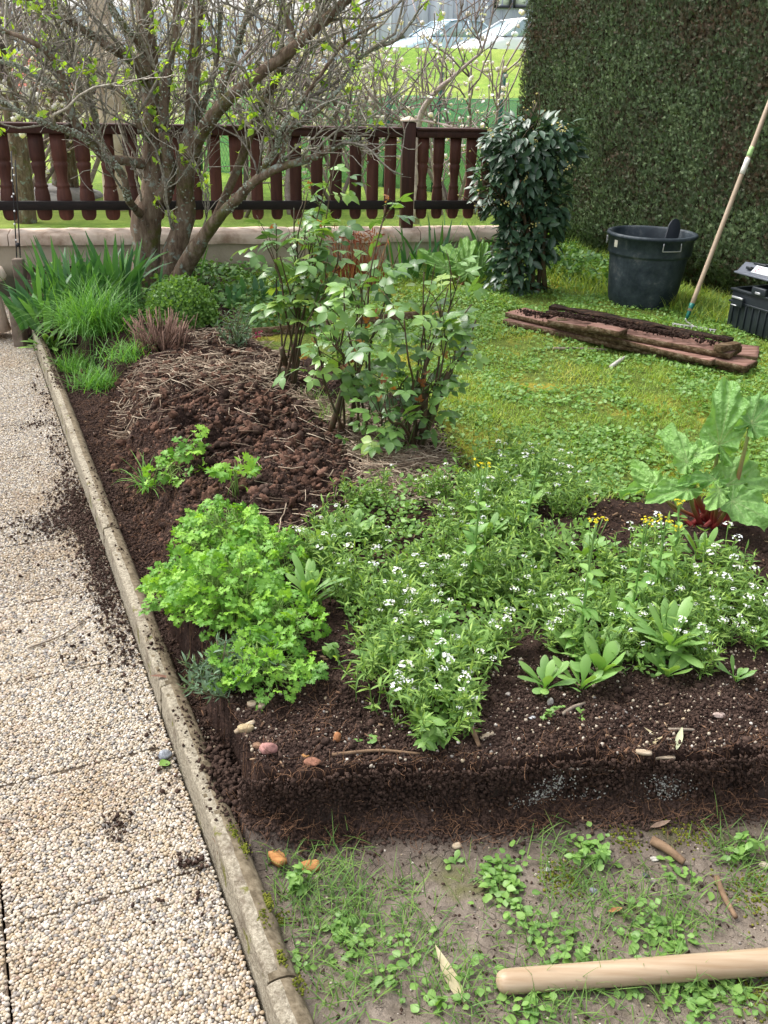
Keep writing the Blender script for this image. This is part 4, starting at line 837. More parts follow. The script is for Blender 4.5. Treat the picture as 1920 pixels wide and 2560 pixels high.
# ================================================================== ROSES
OV = leaf_t([.10, .62, .92, 1, .92, .68, .34, .04], .33, .14, .28)
def compound(n=5):
    it = [(OV, np.eye(3) * .42, (0, .62, 0))]
    for k in range((n - 1) // 2):
        y = .56 - .30 * k
        for sg in (-1, 1): it.append((OV, rz(-sg * 1.25) * (.38 - .06 * k), (sg * .015, y, 0)))
    st_ = (np.array([[-.008, -.05, 0], [.008, -.05, 0], [.006, .62, 0], [-.006, .62, 0]]), [np.array([[0, 1, 2, 3]])], np.zeros(4))
    return merge_t(it + [(st_, np.eye(3), (0, 0, 0))])
C5, C3 = compound(5), compound(3)
def rose(px, py, canes, ncl, label, lo=.35, size=(.10, .16), red=12, stubs=(), name='rose_bush'):
    b = snap(px, py); r = empty(name, b, 0, label, 'rose bush'); mb = MB(); S = []
    for (tx, ty, dy) in canes:
        B = b + np.array([rng.normal(0, .03), rng.normal(0, .03), -.02]); T = aty(tx, ty, b[1] + dy); m = (B + T) / 2 + np.append(rng.normal(0, .035, 2), .03); P = smooth_path([B, (B + m) / 2 + rng.normal(0, .012, 3), m, (m + T) / 2 + rng.normal(0, .015, 3), T], 18)
        tubes(mb, P[None], np.linspace(.0062, .0028, 18)[None] * rng.uniform(.8, 1.2), 6); S.append(P)
    for (sx, sy, w_) in stubs: tube1(mb, [b + np.array([rng.normal(0, .04), rng.normal(0, .03), -.02]), aty(sx, sy, b[1])], [w_ * 1.2, w_], 7, 5)
    pp = np.stack(S); nk = len(canes) * 4; c1, _ = grow(pp, nk, .17, .75, .45, .15, 6, lo, 1); tubes(mb, c1, np.linspace(.0026, .0014, 6)[None].repeat(nk, 0), 5)
    par(mb.build('canes', MT['cane'], smooth=True), r)
    allp = np.concatenate([c1.reshape(-1, 3), pp[:, int(18 * lo):].reshape(-1, 3)]); i = rng.integers(0, len(allp), ncl); P = allp[i]; out = P - b; out[:, 2] = 0; out = nrm(out + rng.normal(0, .1, out.shape))
    d = out * .7 + rng.normal(0, .6, (ncl, 3)) * [1, 1, .35] + np.array([0, 0, .06]); up = rng.normal(0, .22, (ncl, 3)) + np.array([0, -.22, 1.]); mb = MB(); sz = rng.uniform(*size, ncl); h = ncl // 2
    P = P + nrm(d) * .02
    bright = np.clip(rng.normal(.42, .28, ncl), 0, 1)
    mb.inst(C5, frames(d[:h], up[:h]) * sz[:h, None, None], P[:h], bright[:h]); mb.inst(C3, frames(d[h:], up[h:]) * sz[h:, None, None], P[h:], bright[h:]); par(mb.build('leaves', MT['rose'], smooth=True), r)
    mb = MB(); Pt = c1[rng.integers(0, nk, red), -1]; mb.inst(C3, frames(rng.normal(0, .6, (red, 3)) + np.array([0, 0, .6]), rng.normal(0, 1, (red, 3))) * rng.uniform(.04, .08, red)[:, None, None], Pt); par(mb.build('young_leaves', MT['rose_red']), r)
rose(715, 965, [(690, 560, 0), (735, 520, .1), (770, 480, -.05), (835, 420, 0), (700, 640, -.1), (800, 560, .12), (848, 380, .05), (660, 600, .05), (780, 600, .0), (850, 640, -.1)], 135, 'tallest rose bush with bare lower canes beside the brown soil mound', .42, (.11, .17), 10, ((704, 870, .014), (750, 865, .012), (712, 920, .02)))
rose(872, 1085, [(960, 540, .1), (860, 720, 0), (800, 760, 0), (900, 760, .1), (830, 860, -.1), (960, 780, .0), (780, 830, -.1), (985, 660, .1), (900, 700, .05), (870, 830, -.15)], 85, 'middle rose bush with a reddish shoot standing over the straw', .3, (.10, .155), 16, ((872, 930, .012),))
rose(1040, 1120, [(1150, 690, .1), (1120, 720, 0), (1060, 760, .05), (1180, 760, 0), (1010, 800, -.1), (1090, 830, 0), (1140, 860, .1), (1020, 940, -.15), (1190, 800, .1), (1060, 680, .05), (960, 1010, -.2), (1100, 760, .05)], 110, 'rightmost and densest rose bush at the edge of the lawn', .2, (.10, .155), 8, ((1120, 930, .009), (1065, 960, .013), (1110, 980, .010)))
rose(985, 1140, [(950, 1040, -.05), (1020, 1120, -.05), (1000, 1060, 0), (915, 1090, -.05)], 24, 'low leafy rose shoot sprouting in the straw in front of the other roses', .3, (.07, .11), 3)
# ================================================================== TOOLS AND LOOSE THINGS
def Rx3(X_, up=(0, 0, 1)):               # rotation with its x axis along X_
    x = nrm(np.asarray(X_, float)); y = nrm(np.cross(np.asarray(up, float), x)); return np.stack([x, y, np.cross(x, y)], 1)
def handle():
    A = at(1240, 2456, .02); B = at(1940, 2403, .034); d = nrm(B - A); L = 1.1; n = 90; u = L * np.linspace(0, 1, n) ** 2; P = A + d * u[:, None]
    R = np.interp(u, [0, .0015, .005, .010, .018, .03, .3, .55, L], [.002, .0095, .0155, .0192, .0215, .0222, .0232, .0242, .026]); mb = MB()
    K = 20; x = nrm(np.cross(d, [0, 0, 1])); y = np.cross(x, d); th = np.arange(K) * 2 * math.pi / K
    V = P[:, None] + R[:, None, None] * (np.cos(th)[None, :, None] * x * 1.05 + np.sin(th)[None, :, None] * y * .95)
    loft(mb, V); o = mb.build('tool_handle', MT['handle'], smooth=True, origin=A)
    tag(o, 'thick pale wooden tool handle with rounded end lying on the muddy ground', 'tool handle')
handle()
def rake():
    A = snap(1712, 808); T = att(1920, 265, 4.38); d = nrm(T - A); L = np.linalg.norm(T - A) * 1.12; E_ = A + d * L
    r = empty('garden_rake', A, 0, 'rake with pale wooden handle and green socket leaning against the hedge', 'rake')
    mb = MB(); tube1(mb, [A + d * .08, A + d * L * .5, E_], [.0145, .0150, .0145], 14, 12); par(mb.build('handle', MT['rake_handle'], smooth=True), r)
    mb = MB(); tube1(mb, [A + d * .03, A + d * .13], [.009, .0175], 12, 5); par(mb.build('socket', plain('green_socket_paint', [(.0, .10, .08), (.02, .16, .12)], .4, .4, 20, .1), smooth=True), r)
    met = plain('worn_steel', [(.25, .25, .24), (.5, .5, .48)], .45, .5, 20, .2, metal=.6); mb = MB(); q = snap(1742, 826); ax = nrm(at(1780, 826, .12) - at(1690, 812, .12)); C_ = (at(1735, 819, .14)); C_[2] = gz(C_)[0] + .025
    Rm = Rx3(ax); mb.box(C_, (.27, .022, .006), Rm); tube1(mb, [A + d * .04, A + np.array([0, -.01, .02]), C_], [.006, .006, .006], 6, 6)
    o = mb.build('rake_head', met, bevel=.001); par(o, r)
    for k in range(12):
        c = C_ + Rm @ np.array([-.128 + k * .0233, -.006, 0]); mb = MB(); tube1(mb, [c, c + Rm @ np.array([0, -.012, -.02]), c + Rm @ np.array([0, -.002, -.045])], [.003, .0027, .001], 5, 5); par(mb.build('tine', met), r)
    mb = MB(); P2 = A + d * L * .62; tube1(mb, [P2, P2 + d * .10], [.0165, .0165], 14, 4); par(mb.build('paper_label', plain('paper_label_white', [(.6, .58, .5), (.75, .73, .66)], .7, .2, 20, 0), smooth=True), r)
    mb = MB(); tube1(mb, [P2 + d * .11, P2 + d * .17], [.0158, .0158], 14, 4); par(mb.build('green_band', plain('pale_green_paint', [(.35, .55, .2), (.45, .62, .3)], .5, .3, 20, 0), smooth=True), r)
rake()
def bin_():
    c = snap(1600, 757); z = c[2] - .01; c[2] = z; r = empty('garden_bin', c, 0, 'round dark plastic garden bin with metal handles in front of the hedge', 'bin')
    zt = .485; t, setc = M('dusty_dark_plastic', .55, .35); n = noise(t, 7, 6, .7); n2 = noise(t, 30, 4); cc = ramp(t, [(.40, (.012, .020, .028)), (.56, (.035, .048, .058)), (.75, (.16, .165, .16))], n); m = setc(cc, bump(t, n2, .15, .002))
    prof = [(.0, 0), (.205, 0), (.215, .012), (.232, .10), (.246, .22), (.256, .335), (.258, .345), (.270, .350), (.272, .36), (.275, zt - .03), (.290, zt - .024), (.296, zt - .012), (.290, zt), (.272, zt + .001), (.262, zt - .01), (.256, .34), (.235, .12), (.208, .03), (0, .03)]
    mb = MB(); seg = 64; pr = np.array(prof); K = len(pr); th = np.arange(seg) * 2 * math.pi / seg
    Rr = pr[:, 0][:, None] * (1 + (.006 * np.cos(th * 10) - .012 * (np.cos(th * 9) > .94))[None] * ((pr[:, 1] < .34) & (pr[:, 1] > 0))[:, None] + .012 * np.cos(2 * th + 1)[None]) + (.006 * fbm(np.cos(th) * 2, np.sin(th) * 2, 1, 3, 5))[None] * (pr[:, 1] > .05)[:, None]
    V = np.stack([Rr * np.cos(th), Rr * np.sin(th), np.repeat(pr[:, 1][:, None], seg, 1)], -1); 
    tl = .045; V[..., 0] += V[..., 2] * .03; V[..., 1] += 0; V = V.reshape(-1, 3) + c; i = np.arange(K - 1)[:, None] * seg; j = np.arange(seg)[None]; j2 = (j + 1) % seg
    mb.add(V, np.stack([i + j, i + j2, i + seg + j2, i + seg + j], -1).reshape(-1, 4)); par(mb.build('body', m, smooth=True), r)
    met = plain('handle_wire', [(.4, .4, .42), (.55, .55, .56)], .35, .5, 20, 0, metal=.7)
    for an in (math.radians(-76), math.radians(-76 + 120), math.radians(-76 + 240)):
        e = np.array([math.cos(an), math.sin(an), 0]); s_ = np.array([-e[1], e[0], 0]); R0 = .285; q = c + e * R0 + np.array([.013, 0, 0]); mb = MB()
        tube1(mb, [q + s_ * -.062 + np.array([0, 0, zt - .03]), q + s_ * -.064 + np.array([0, 0, zt - .075]), q + s_ * -.055 + np.array([0, 0, zt - .08]), q + np.array([0, 0, zt - .081]), q + s_ * .055 + np.array([0, 0, zt - .08]), q + s_ * .064 + np.array([0, 0, zt - .075]), q + s_ * .062 + np.array([0, 0, zt - .03])], [.0035, .0035], 6, 24)
        par(mb.build('handle', met, smooth=True), r)
    an = math.radians(-158); e = np.array([math.cos(an), math.sin(an), 0]); mb = MB(); mb.box(c + e * .275 + np.array([.013, 0, .42]), (.003, .032, .045), Rx3(e)); par(mb.build('paper_label', plain('bin_label', [(.5, .48, .4), (.65, .62, .5)], .7, .2, 60, 0), bevel=.0008), r)
    # scoop standing inside: rounded blade above the rim
    o = c + np.array([.17, .06, zt - .045]); th = np.linspace(0, math.pi, 14); out = [(-.055, -.12)] + [(-.055 * math.cos(a), .06 + .075 * math.sin(a)) for a in th] + [(.055, -.12)]
    ax = nrm(np.array([.85, .35, -.42])); nn = nrm(np.array([.3, -.9, .35])); up = np.cross(nn, ax) * -1; up = up if up[2] > 0 else -up; rings = []
    for k in (-.006, .006): rings.append([o + ax * x + up * y + nn * (k - 2.5 * x * x) for x, y in out])
    mb = MB(); loft(mb, rings); so_ = mb.build('hand_scoop', plain('scoop_plastic', [(.015, .02, .028), (.03, .036, .045)], .5, .4, 10, 0), origin=o, bevel=.002); tag(so_, 'dark plastic scoop sticking out over the rim of the round bin', 'scoop')
bin_()
def planks():
    # (far-left pixel, near-right pixel of the near long edge, width m, thickness, z, kind, label)
    zb = .125
    W = [((1255, 812), (1858, 938), .20, .030, .010, 'plank', 'lowest weathered red plank flat on the grass at the bottom of the pile'),
         ((1500, 858), (1893, 905), .24, .028, .012, 'plank', 'broad red plank at the back of the pile poking out at its right end'),
         ((1262, 792), (1775, 915), .20, .028, .044, 'plank', 'faded red plank in the second layer whose left end shows soil'),
         ((1480, 842), (1862, 928), .15, .026, .045, 'plank', 'split ended dark red plank under the right half of the pile'),
         ((1368, 812), (1824, 898), .20, .030, .078, 'plank', 'topmost red plank with a mossy pale front edge'),
         ((1466, 826), (1545, 843), .10, .030, .110, 'plank', 'short red board piece resting on the front of the pile'),
         ((1365, 784), (1718, 846), .05, .016, .112, 'rotten', 'black rotten split board in front on top of the pile'),
         ((1372, 772), (1824, 858), .06, .020, .112, 'rotten', 'long blackened rotten board at the back on top of the pile')]
    for k, (a, b, wd, th, z, kind, lab) in enumerate(W):
        A = at(*a, zb + z); B = at(*b, zb + z); d = B - A; L = np.linalg.norm(d); R = Rx3(d); r = np.random.default_rng(90 + k)
        nu = max(8, int(L / .02)); nv = 7; u = np.linspace(0, L, nu); rings = []; amp = .0016 if kind == 'plank' else .004
        pr = [(-.5, -.5), (-.25, -.5), (0, -.5), (.25, -.5), (.5, -.5), (.5, 0), (.5, .5), (.25, .5), (0, .5), (-.25, .5), (-.5, .5), (-.5, 0)]
        for q in u:
            ring = []
            for (v, h) in pr:
                ed = amp * float(fbm(q * 1.0, v * .7 + h * .3, 8, 3, 100 + k)) * 2
                rough_end = (.02 if kind == 'rotten' else .006) * float(vn(v * 9, h * 5, 110 + k)); x = q + (rough_end if q in (u[0], u[-1]) else 0)
                yy = v * wd + (ed * (2.2 if kind == 'rotten' else 1) if abs(v) == .5 else 0); zz = h * th + (ed if kind == 'rotten' or abs(v) == .5 else ed * .3)
                ring.append(A + R @ np.array([x, wd / 2 + yy, th / 2 + zz]))
            rings.append(ring)
        mb = MB(); loft(mb, rings, random.random()); o = mb.build('old_plank' if kind == 'plank' else 'rotten_board', MT['plank'] if kind == 'plank' else MT['rotten'], origin=A)
        if kind == 'plank':
            o.data.materials.append(MT['plank_edge']); rn = np.array([p.normal[:] for p in o.data.polygons]) @ R; mi = (np.abs(rn[:, 2]) < .7).astype(np.int32); o.data.polygons.foreach_set('material_index', mi)
        tag(o, lab, 'plank', 'old planks piled on the lawn')
    for (px, py, L, an, z, lab) in ((1403, 812, .06, .1, .078, 'small sawn block on the left of the plank pile'), (1817, 875, .16, .55, .112, 'short wooden offcut across the right end of the top plank')):
        mb = MB(); P = at(px, py, zb + z); mb.box(P + np.array([0, 0, .018]), (L, .05, .034), rz(an), random.random()); tag(mb.build('wood_offcut', MT['plank_edge'], origin=P, bevel=.003), lab, 'wood offcut', 'offcuts on the plank pile')
    mb = MB(); n = 700; f = rng.random(n); A = at(1300, 778, zb + .076); B = at(1400, 795, zb + .08); C_ = at(1390, 780, zb + .145); D = at(1800, 858, zb + .135)
    P = np.where((f < .35)[:, None], A + (B - A) * rng.random(n)[:, None] + rng.normal(0, .035, (n, 3)) * [1, 1, .12], C_ + (D - C_) * rng.random(n)[:, None] + rng.normal(0, .028, (n, 3)) * [1, 1, .2]); mb.inst(ico(0, 5, .4), rrot(n) * rng.uniform(.002, .009, n)[:, None, None], P)
    tag(mb.build('soil_crumbs', MT['soil'], smooth=False), 'dark soil crumbs sprinkled over the plank pile', 'soil', kind='stuff')
planks()
def toolbox():
    s1, t1 = to_st(*at(1812, 812, .14)[:2]); z = .135; W_, D_, H = .62, .30, .24; c = st(s1 - W_ / 2, t1 + D_ / 2 + .02, z); R = np.array([[-KU[0], KN[0] * 1, 0], [-KU[1], KN[1], 0], [0, 0, 1]]); R[:, 1] = [KN[0], KN[1], 0]
    # local x = away from the fence (right in the photo), y = towards the hedge
    def L(x, y, z_): return c + R @ np.array([x, y, z_])
    r = empty('toolbox', c, 0, 'open black plastic toolbox with clip latches and white label by the hedge', 'toolbox'); bp = plain('toolbox_black', [(.010, .014, .018), (.022, .028, .034)], .38, .45, 8, .1); gp = plain('toolbox_grey', [(.07, .08, .10), (.11, .12, .145)], .4, .45, 8, 0); sil = plain('latch_silver', [(.45, .46, .48), (.6, .6, .62)], .3, .5, 20, 0, metal=.5)
    mb = MB(); th = .012
    for (x, y, sx, sy) in ((0, -D_ / 2, W_, th), (0, D_ / 2, W_, th), (-W_ / 2 + th / 2, 0, th, D_ - th), (W_ / 2 - th / 2, 0, th, D_ - th)): mb.box(L(x, y, H / 2), (sx, sy, H), R)
    mb.box(L(0, 0, .008), (W_ - 2 * th, D_ - th, .014), R)
    for y, zz in ((-D_ / 2 - .010, H - .008), (-D_ / 2 - .008, H * .66)): mb.box(L(0, y, zz), (W_ + .02, .014, .012), R)
    k = -W_ / 2 + .03
    while k < W_ / 2: mb.box(L(k, -D_ / 2 - .009, H * .32), (.008, .010, H * .62), R); k += .055
    mb.box(L(-W_ / 2 - .006, 0, H - .008), (.012, D_ + .02, .012), R); mb.box(L(W_ / 2 + .006, 0, H - .008), (.012, D_ + .02, .012), R)
    par(mb.build('box_body', bp, bevel=.002), r)
    for x in (-.235, .13):
        mb = MB(); mb.box(L(x, -D_ / 2 - .022, H * .70), (.085, .016, .06), R); f = par(mb.build('latch', bp, bevel=.003), r)
        mb = MB(); mb.box(L(x, -D_ / 2 - .032, H * .80), (.09, .010, .012), R); mb.box(L(x - .02, -D_ / 2 - .032, H * .60), (.045, .006, .006), R); par(mb.build('latch_clip', sil, bevel=.002), r)
    mb = MB(); mb.box(L(-.09, -D_ / 2 - .006, H + .018), (.11, .03, .045), R); par(mb.build('lock_tab', bp, bevel=.004), r)
    mb = MB(); mb.box(L(-.09, -D_ / 2 - .023, H + .008), (.04, .006, .014), R); par(mb.build('lock_catch', sil, bevel=.002), r)
    # lid, hinged at the back and propped open: its top faces up and towards the viewer
    a = rad(17); hz = H + .012; lr = R @ np.array([[1, 0, 0], [0, math.cos(a), -math.sin(a)], [0, math.sin(a), math.cos(a)]]).T
    a2 = rad(-9); Ra = np.array([[1, 0, 0], [0, math.cos(a2), -math.sin(a2)], [0, math.sin(a2), math.cos(a2)]]); lr = R @ Ra; hg = L(0, D_ / 2, hz + .028)
    def LL(x, y, z_): return hg + lr @ np.array([x, y - D_ / 2, z_])
    mb = MB(); rings = []
    for x in np.linspace(-W_ / 2 - .012, W_ / 2 + .012, 3): rings.append([LL(x, -D_ / 2 - .014, 0), LL(x, -D_ / 2 - .014, .012), LL(x, -D_ / 2 + .004, .016), LL(x, -D_ / 2 + .050, .072), LL(x, D_ / 2 - .03, .078), LL(x, D_ / 2 + .01, .02), LL(x, D_ / 2 + .01, 0)])
    loft(mb, rings); mb.box(LL(0, -D_ / 2 + .01, .004), (W_ + .03, .055, .010), lr); par(mb.build('lid', gp, bevel=.003), r)
    mb = MB()
    for x in (-.20, .20): mb.box(LL(x, -D_ / 2 + .075, .076), (.10, .06, .012), lr)
    for x in (-.18, .0): mb.box(LL(x * 1.35, -D_ / 2 + .030, .045), (.04, .05, .016), lr)
    par(mb.build('lid_ribs', bp, bevel=.003), r)
    mb = MB(); sl_ = nrm(np.array([0, .028, .03])); R2 = lr @ Rx3((1, 0, 0), (0, 0, 1)); ang = math.atan2(.056, .046); Rb = lr @ np.array([[1, 0, 0], [0, math.cos(ang), -math.sin(ang)], [0, math.sin(ang), math.cos(ang)]])
    q = LL(-.13, -D_ / 2 + .0262, .0462); mb.box(q, (.17, .056, .003), Rb); lb = par(mb.build('sticker', plain('sticker_white', [(.72, .74, .76), (.8, .82, .83)], .4, .4, 10, 0)), r)
    red = plain('sticker_red', [(.65, .02, .08), (.75, .05, .12)], .4, .4, 10, 0); mb = MB(); n = 28; th_ = np.arange(n) * 2 * math.pi / n; rings = [[q + Rb @ np.array([-.045 + rr * math.cos(t_), rr * math.sin(t_), zz]) for t_ in th_] for rr, zz in ((.021, .0018), (.021, .0028), (.0170, .0028), (.0170, .0018))]
    loft(mb, rings, cap=False); par(mb.build('round_emblem', red), lb)
    mb = MB()
    for k in range(5): mb.box(q + Rb @ np.array([-.053 + k * .004, .001 * (k % 2), .0025]), (.0025, .007 if k % 2 else .005, .001), Rb)
    par(mb.build('emblem_lettering', red), lb)
    mb = MB(); tube1(mb, [L(-.17, D_ / 2 - .03, H), LL(-.17, 0, .005)], [.004, .004], 6, 4); par(mb.build('lid_stay', sil), r)
toolbox()
def stick(px0, py0, px1, py1, rad_, mat, label, z=.14, name='dry_stick', cat='stick', grp='dry sticks lying about', h=.0, bend=.02):
    A = snap(px0, py0, z, rad_ + h); B = snap(px1, py1, z, rad_ + h); m = (A + B) / 2 + np.append(rng.normal(0, bend, 2) * min(1, 3 * np.linalg.norm(B - A)) * .7, .003); mb = MB(); P, R = tube1(mb, [A, m, B], [rad_, rad_ * .9, rad_ * .7], 8, 16)
    return tag(mb.build(name, mat, smooth=True, origin=A), label, cat, grp)
DW = MT['deadwood']; BR = plain('brown_stick', [(.10, .06, .035), (.24, .16, .10)], .85, .15, 40, .5, .003)
stick(1380, 875, 1518, 878, .009, DW, 'long thin grey stick on the lawn in front of the plank pile')
stick(1527, 922, 1563, 897, .012, plain('pale_pipe', [(.4, .38, .34), (.55, .53, .48)], .6, .3, 20, 0), 'short pale stick with a dark cut end on the lawn')
stick(1628, 2110, 1708, 2165, .011, BR, 'knobbly brown stick on the mud to the right', -.01)
stick(1790, 2200, 1838, 2300, .007, BR, 'thin crooked stick on the mud near the right edge', -.01)
stick(560, 2330, 700, 2240, .0025, DW, 'thin dry stalk lying across the patio edge', .0) if 0 else None
SP_ = MB(); tube1(SP_, [at(70, 1620, PZ + .008), at(150, 1590, PZ + .010), at(212, 1552, PZ + .009)], [.0028, .002], 6, 10); tag(SP_.build('dry_stick', DW, smooth=True, origin=at(70, 1620, PZ)), 'long thin straw lying on the patio slabs', 'stick', 'dry sticks lying about')
stick(1172, 1822, 1198, 1872, .007, BR, 'short brown stick on the soil below the white flowers', .17)
stick(830, 1890, 1050, 1888, .004, BR, 'thin twig along the cut soil edge', .17)
stick(1375, 1905, 1545, 1898, .003, DW, 'fine root stretched along the soil edge in the middle', .17)
stick(1405, 1790, 1462, 1762, .005, DW, 'small curved pale root beside the green salad seedlings', .17, bend=.015)
stick(1670, 1826, 1735, 1828, .004, DW, 'short straight straw on the soil at the right', .17)
def chip(px, py, L, W_, an, mat, label, name='wood_chip', z=.17, th=.006, grp='wood pieces on the soil', cat='wood chip', curl=.0):
    P = snap(px, py, z, th * .6); mb = MB(); n = 7; rings = []; R = rz(an) @ Rx3((1, 0, rng.normal(0, .12)), (0, rng.normal(0, .1), 1))
    for k in range(n):
        u = k / (n - 1) * 2 - 1; w_ = W_ * (.55 + .45 * math.sqrt(max(0, 1 - u * u * .9))) * rng.uniform(.85, 1.1); zz = curl * u * u
        rings.append([P + R @ np.array([u * L / 2, -w_ / 2, zz - th / 2]), P + R @ np.array([u * L / 2, w_ / 2, zz - th / 2]), P + R @ np.array([u * L / 2, w_ / 2 * .9, zz + th / 2]), P + R @ np.array([u * L / 2, -w_ / 2 * .9, zz + th / 2])])
    loft(mb, rings, random.random()); return tag(mb.build(name, mat, origin=P), label, cat, grp)
OW = plain('orange_split_wood', [(.22, .09, .03), (.50, .26, .10)], .85, .15, 20, .8, .005, stretch=(1, 5, 5)); PW = plain('pale_split_wood', [(.22, .16, .10), (.52, .43, .32)], .85, .15, 20, .8, .004, stretch=(1, 5, 5)); DL = plain('dry_leaf', [(.25, .20, .10), (.45, .40, .26)], .7, .2, 25, .4, .002)
chip(694, 2150, .045, .03, -.9, OW, 'orange splintered wood piece at the foot of the soil cut, left one', z=-.01, th=.012)
chip(775, 2175, .04, .028, .2, OW, 'orange splintered wood block at the foot of the soil cut, right one', z=-.01, th=.014)
chip(1142, 2118, .02, .015, .5, PW, 'small pale wood chip at the foot of the soil cut', z=-.01)
chip(612, 1820, .055, .013, .75, PW, 'long pale splinter on the soil beside the kerb'); chip(630, 1765, .022, .018, .2, PW, 'upright pale bark flake above the pink stone', th=.01)
chip(655, 1768, .02, .015, 1.2, PW, 'small squarish pale flake right of the bark flake', th=.01); chip(1217, 1842, .034, .012, .3, PW, 'whitish flat chip on the soil below the white flowers')
chip(1605, 1905, .035, .014, -.15, PW, 'pale chip at the soil edge right of centre'); chip(1655, 1895, .06, .011, .05, PW, 'long pale splinter at the soil edge')
def dry_leaf(px, py, L, W_, an, z, label, mat=None, cat='leaf', arch=.2, zz=.004):
    P = snap(px, py, z, zz) if z not in (0., .05) else at(px, py, PZ + .008 if z == 0 else .056); mb = MB(); mb.inst(leaf_t([.1, .6, .95, 1, .85, .5, .05], W_ / L / 2, .35, -arch), (rz(an) * L)[None], P[None]); return tag(mb.build('fallen_leaf', mat or DL, smooth=True, origin=P), label, cat, 'fallen leaves')
dry_leaf(1112, 2425, .12, .024, -2.6 + 3.14 + 2.6, -.01, 'long dry tan leaf on the mud left of the wooden handle') if 0 else dry_leaf(1170, 2530, .13, .024, .45, -.01, 'long dry tan leaf on the mud left of the wooden handle')
dry_leaf(1690, 1870, .08, .013, .95, .17, 'long olive dry leaf on the soil at right'); dry_leaf(1686, 1900, .07, .016, -.42, .17, 'pale willow shaped leaf standing at the soil edge', leafmat('pale_leaf', [(.4, .42, .25), (.5, .52, .33)]), zz=.01)
dry_leaf(1612, 1868, .05, .010, -1.1, .17, 'thin dry leaf left of the olive one'); dry_leaf(1545, 1892, .06, .012, .7, .17, 'reddish dry leaf on the soil edge', plain('reddish_leaf', [(.25, .12, .08), (.4, .24, .18)]))
dry_leaf(1625, 2072, .05, .014, -1.3, -.01, 'brown leaf lying against the soil cut', plain('brown_leaf', [(.15, .10, .07), (.28, .20, .15)])); dry_leaf(425, 1905, .03, .03, 2.3, 0., 'round green leaf beside the grey stone on the patio', MT['weed'])
dry_leaf(1520, 2282, .03, .011, -1.4, -.01, 'small orange brown leaf on the mud', plain('orange_leaf', [(.3, .12, .05), (.45, .22, .1)])); dry_leaf(375, 1690, .07, .012, -1.4, .05, 'curled brown leaf on the kerb stone', plain('curled_brown_leaf', [(.14, .07, .05), (.26, .15, .10)]), arch=-.3)
def stone(px, py, r_, col, label, z=.17, sq=(1, .8, .6), sub=2, rough=.10, seed=1):
    P = snap(px, py, z, r_ * sq[2] * .5) if z != 0 else at(px, py, PZ + r_ * .6); mb = MB(); V, F, B = ico(sub, seed, rough * .5); V0, _, _ = ico(0, seed + 3, 0)
    g = np.random.default_rng(seed); D = nrm(g.normal(size=(7, 3)))
    for d in D: k = V @ d; V = V - np.maximum(k - .72, 0)[:, None] * d
    V = V @ rz(g.uniform(0, 6)).T * np.array(sq) * r_; mb.add(V + P, F); return tag(mb.build('stone', plain('stone_' + label.split()[0], [tuple(c * .32 for c in col), tuple(c * .75 for c in col)], .85, .2, 110, .8, .003), smooth=(sub > 2), origin=P), label, 'stone', 'stones on the soil and patio')
stone(672, 1878, .021, (.62, .32, .28), 'pinkish red stone on the soil beside the kerb, largest of its group', seed=2, sq=(1, .9, .75)); stone(618, 1892, .020, (.62, .48, .28), 'tan oval stone left of the pink stone', sq=(1.1, .7, .5), seed=3)
stone(642, 1868, .012, (.40, .24, .15), 'small brown stone between the tan and pink stones', seed=4); stone(412, 1888, .018, (.42, .45, .50), 'light grey stone on the patio against the kerb', z=0, seed=5, sq=(1.1, .9, .7))
stone(781, 1910, .016, (.42, .20, .13), 'reddish brown stone at the soil edge left of centre', seed=6, sq=(1.2, .8, .6)); stone(843, 1852, .015, (.60, .27, .12), 'orange pointed stone left of the white flowers', seed=7, sq=(.7, .8, 1.1)); stone(763, 1892, .010, (.65, .33, .12), 'small orange pebble on the soil', seed=8)
stone(570, 1838, .010, (.65, .50, .33), 'cream pebble near the kerb above the tan stone', seed=9); stone(1798, 1790, .014, (.62, .48, .42), 'pale pink flat stone on the soil at the right', seed=10, sq=(1.2, .7, .4)); stone(1910, 2168, .014, (.65, .55, .42), 'cream round pebble on the mud at the right edge', z=-.01, seed=11)
stone(1484, 2230, .010, (.35, .37, .40), 'grey pebble in the middle of the mud', z=-.01, seed=12); stone(1630, 2205, .009, (.5, .42, .4), 'pinkish pebble on the mud right of centre', z=-.01, seed=13); stone(1368, 2176, .008, (.7, .68, .62), 'white pebble on the mud below the soil cut', z=-.01, seed=14)
stone(1612, 2190, .008, (.15, .15, .17), 'dark pebble on the mud', z=-.01, seed=15); stone(1635, 2150, .011, (.7, .66, .58), 'white shell like pebble beside the brown stick', z=-.01, seed=16, sq=(1, .6, .4)); stone(1330, 1795, .010, (.7, .72, .74), 'bluish white flake on the soil in the middle', seed=17, sq=(1, .7, .3))
stone(1375, 1762, .012, (.72, .68, .60), 'white flake standing below the salad seedlings', seed=18, sq=(.7, .5, 1.3)); stone(1270, 1737, .008, (.7, .62, .55), 'tiny cream pebble left of the salad seedlings', seed=19)
def edging_board():
    A = snap(632, 842); B = snap(1045, 800); d = B - A; A[2] = B[2] = max(A[2], B[2]); mb = MB(); rings = []
    R = Rx3(B - A); L = np.linalg.norm(B - A)
    for u in np.linspace(0, L, 40):
        e = .006 * float(fbm(u, 0, 6, 3, 7)); rings.append([A + R @ np.array([u, -.015, -.04]), A + R @ np.array([u, .015, -.04]), A + R @ np.array([u, .016, .045 + e]), A + R @ np.array([u, -.016, .048 + e])])
    loft(mb, rings, .3); tag(mb.build('edging_board', MT['plank_edge'], origin=A), 'old wooden edging board behind the rose bushes', 'edging board')
edging_board()
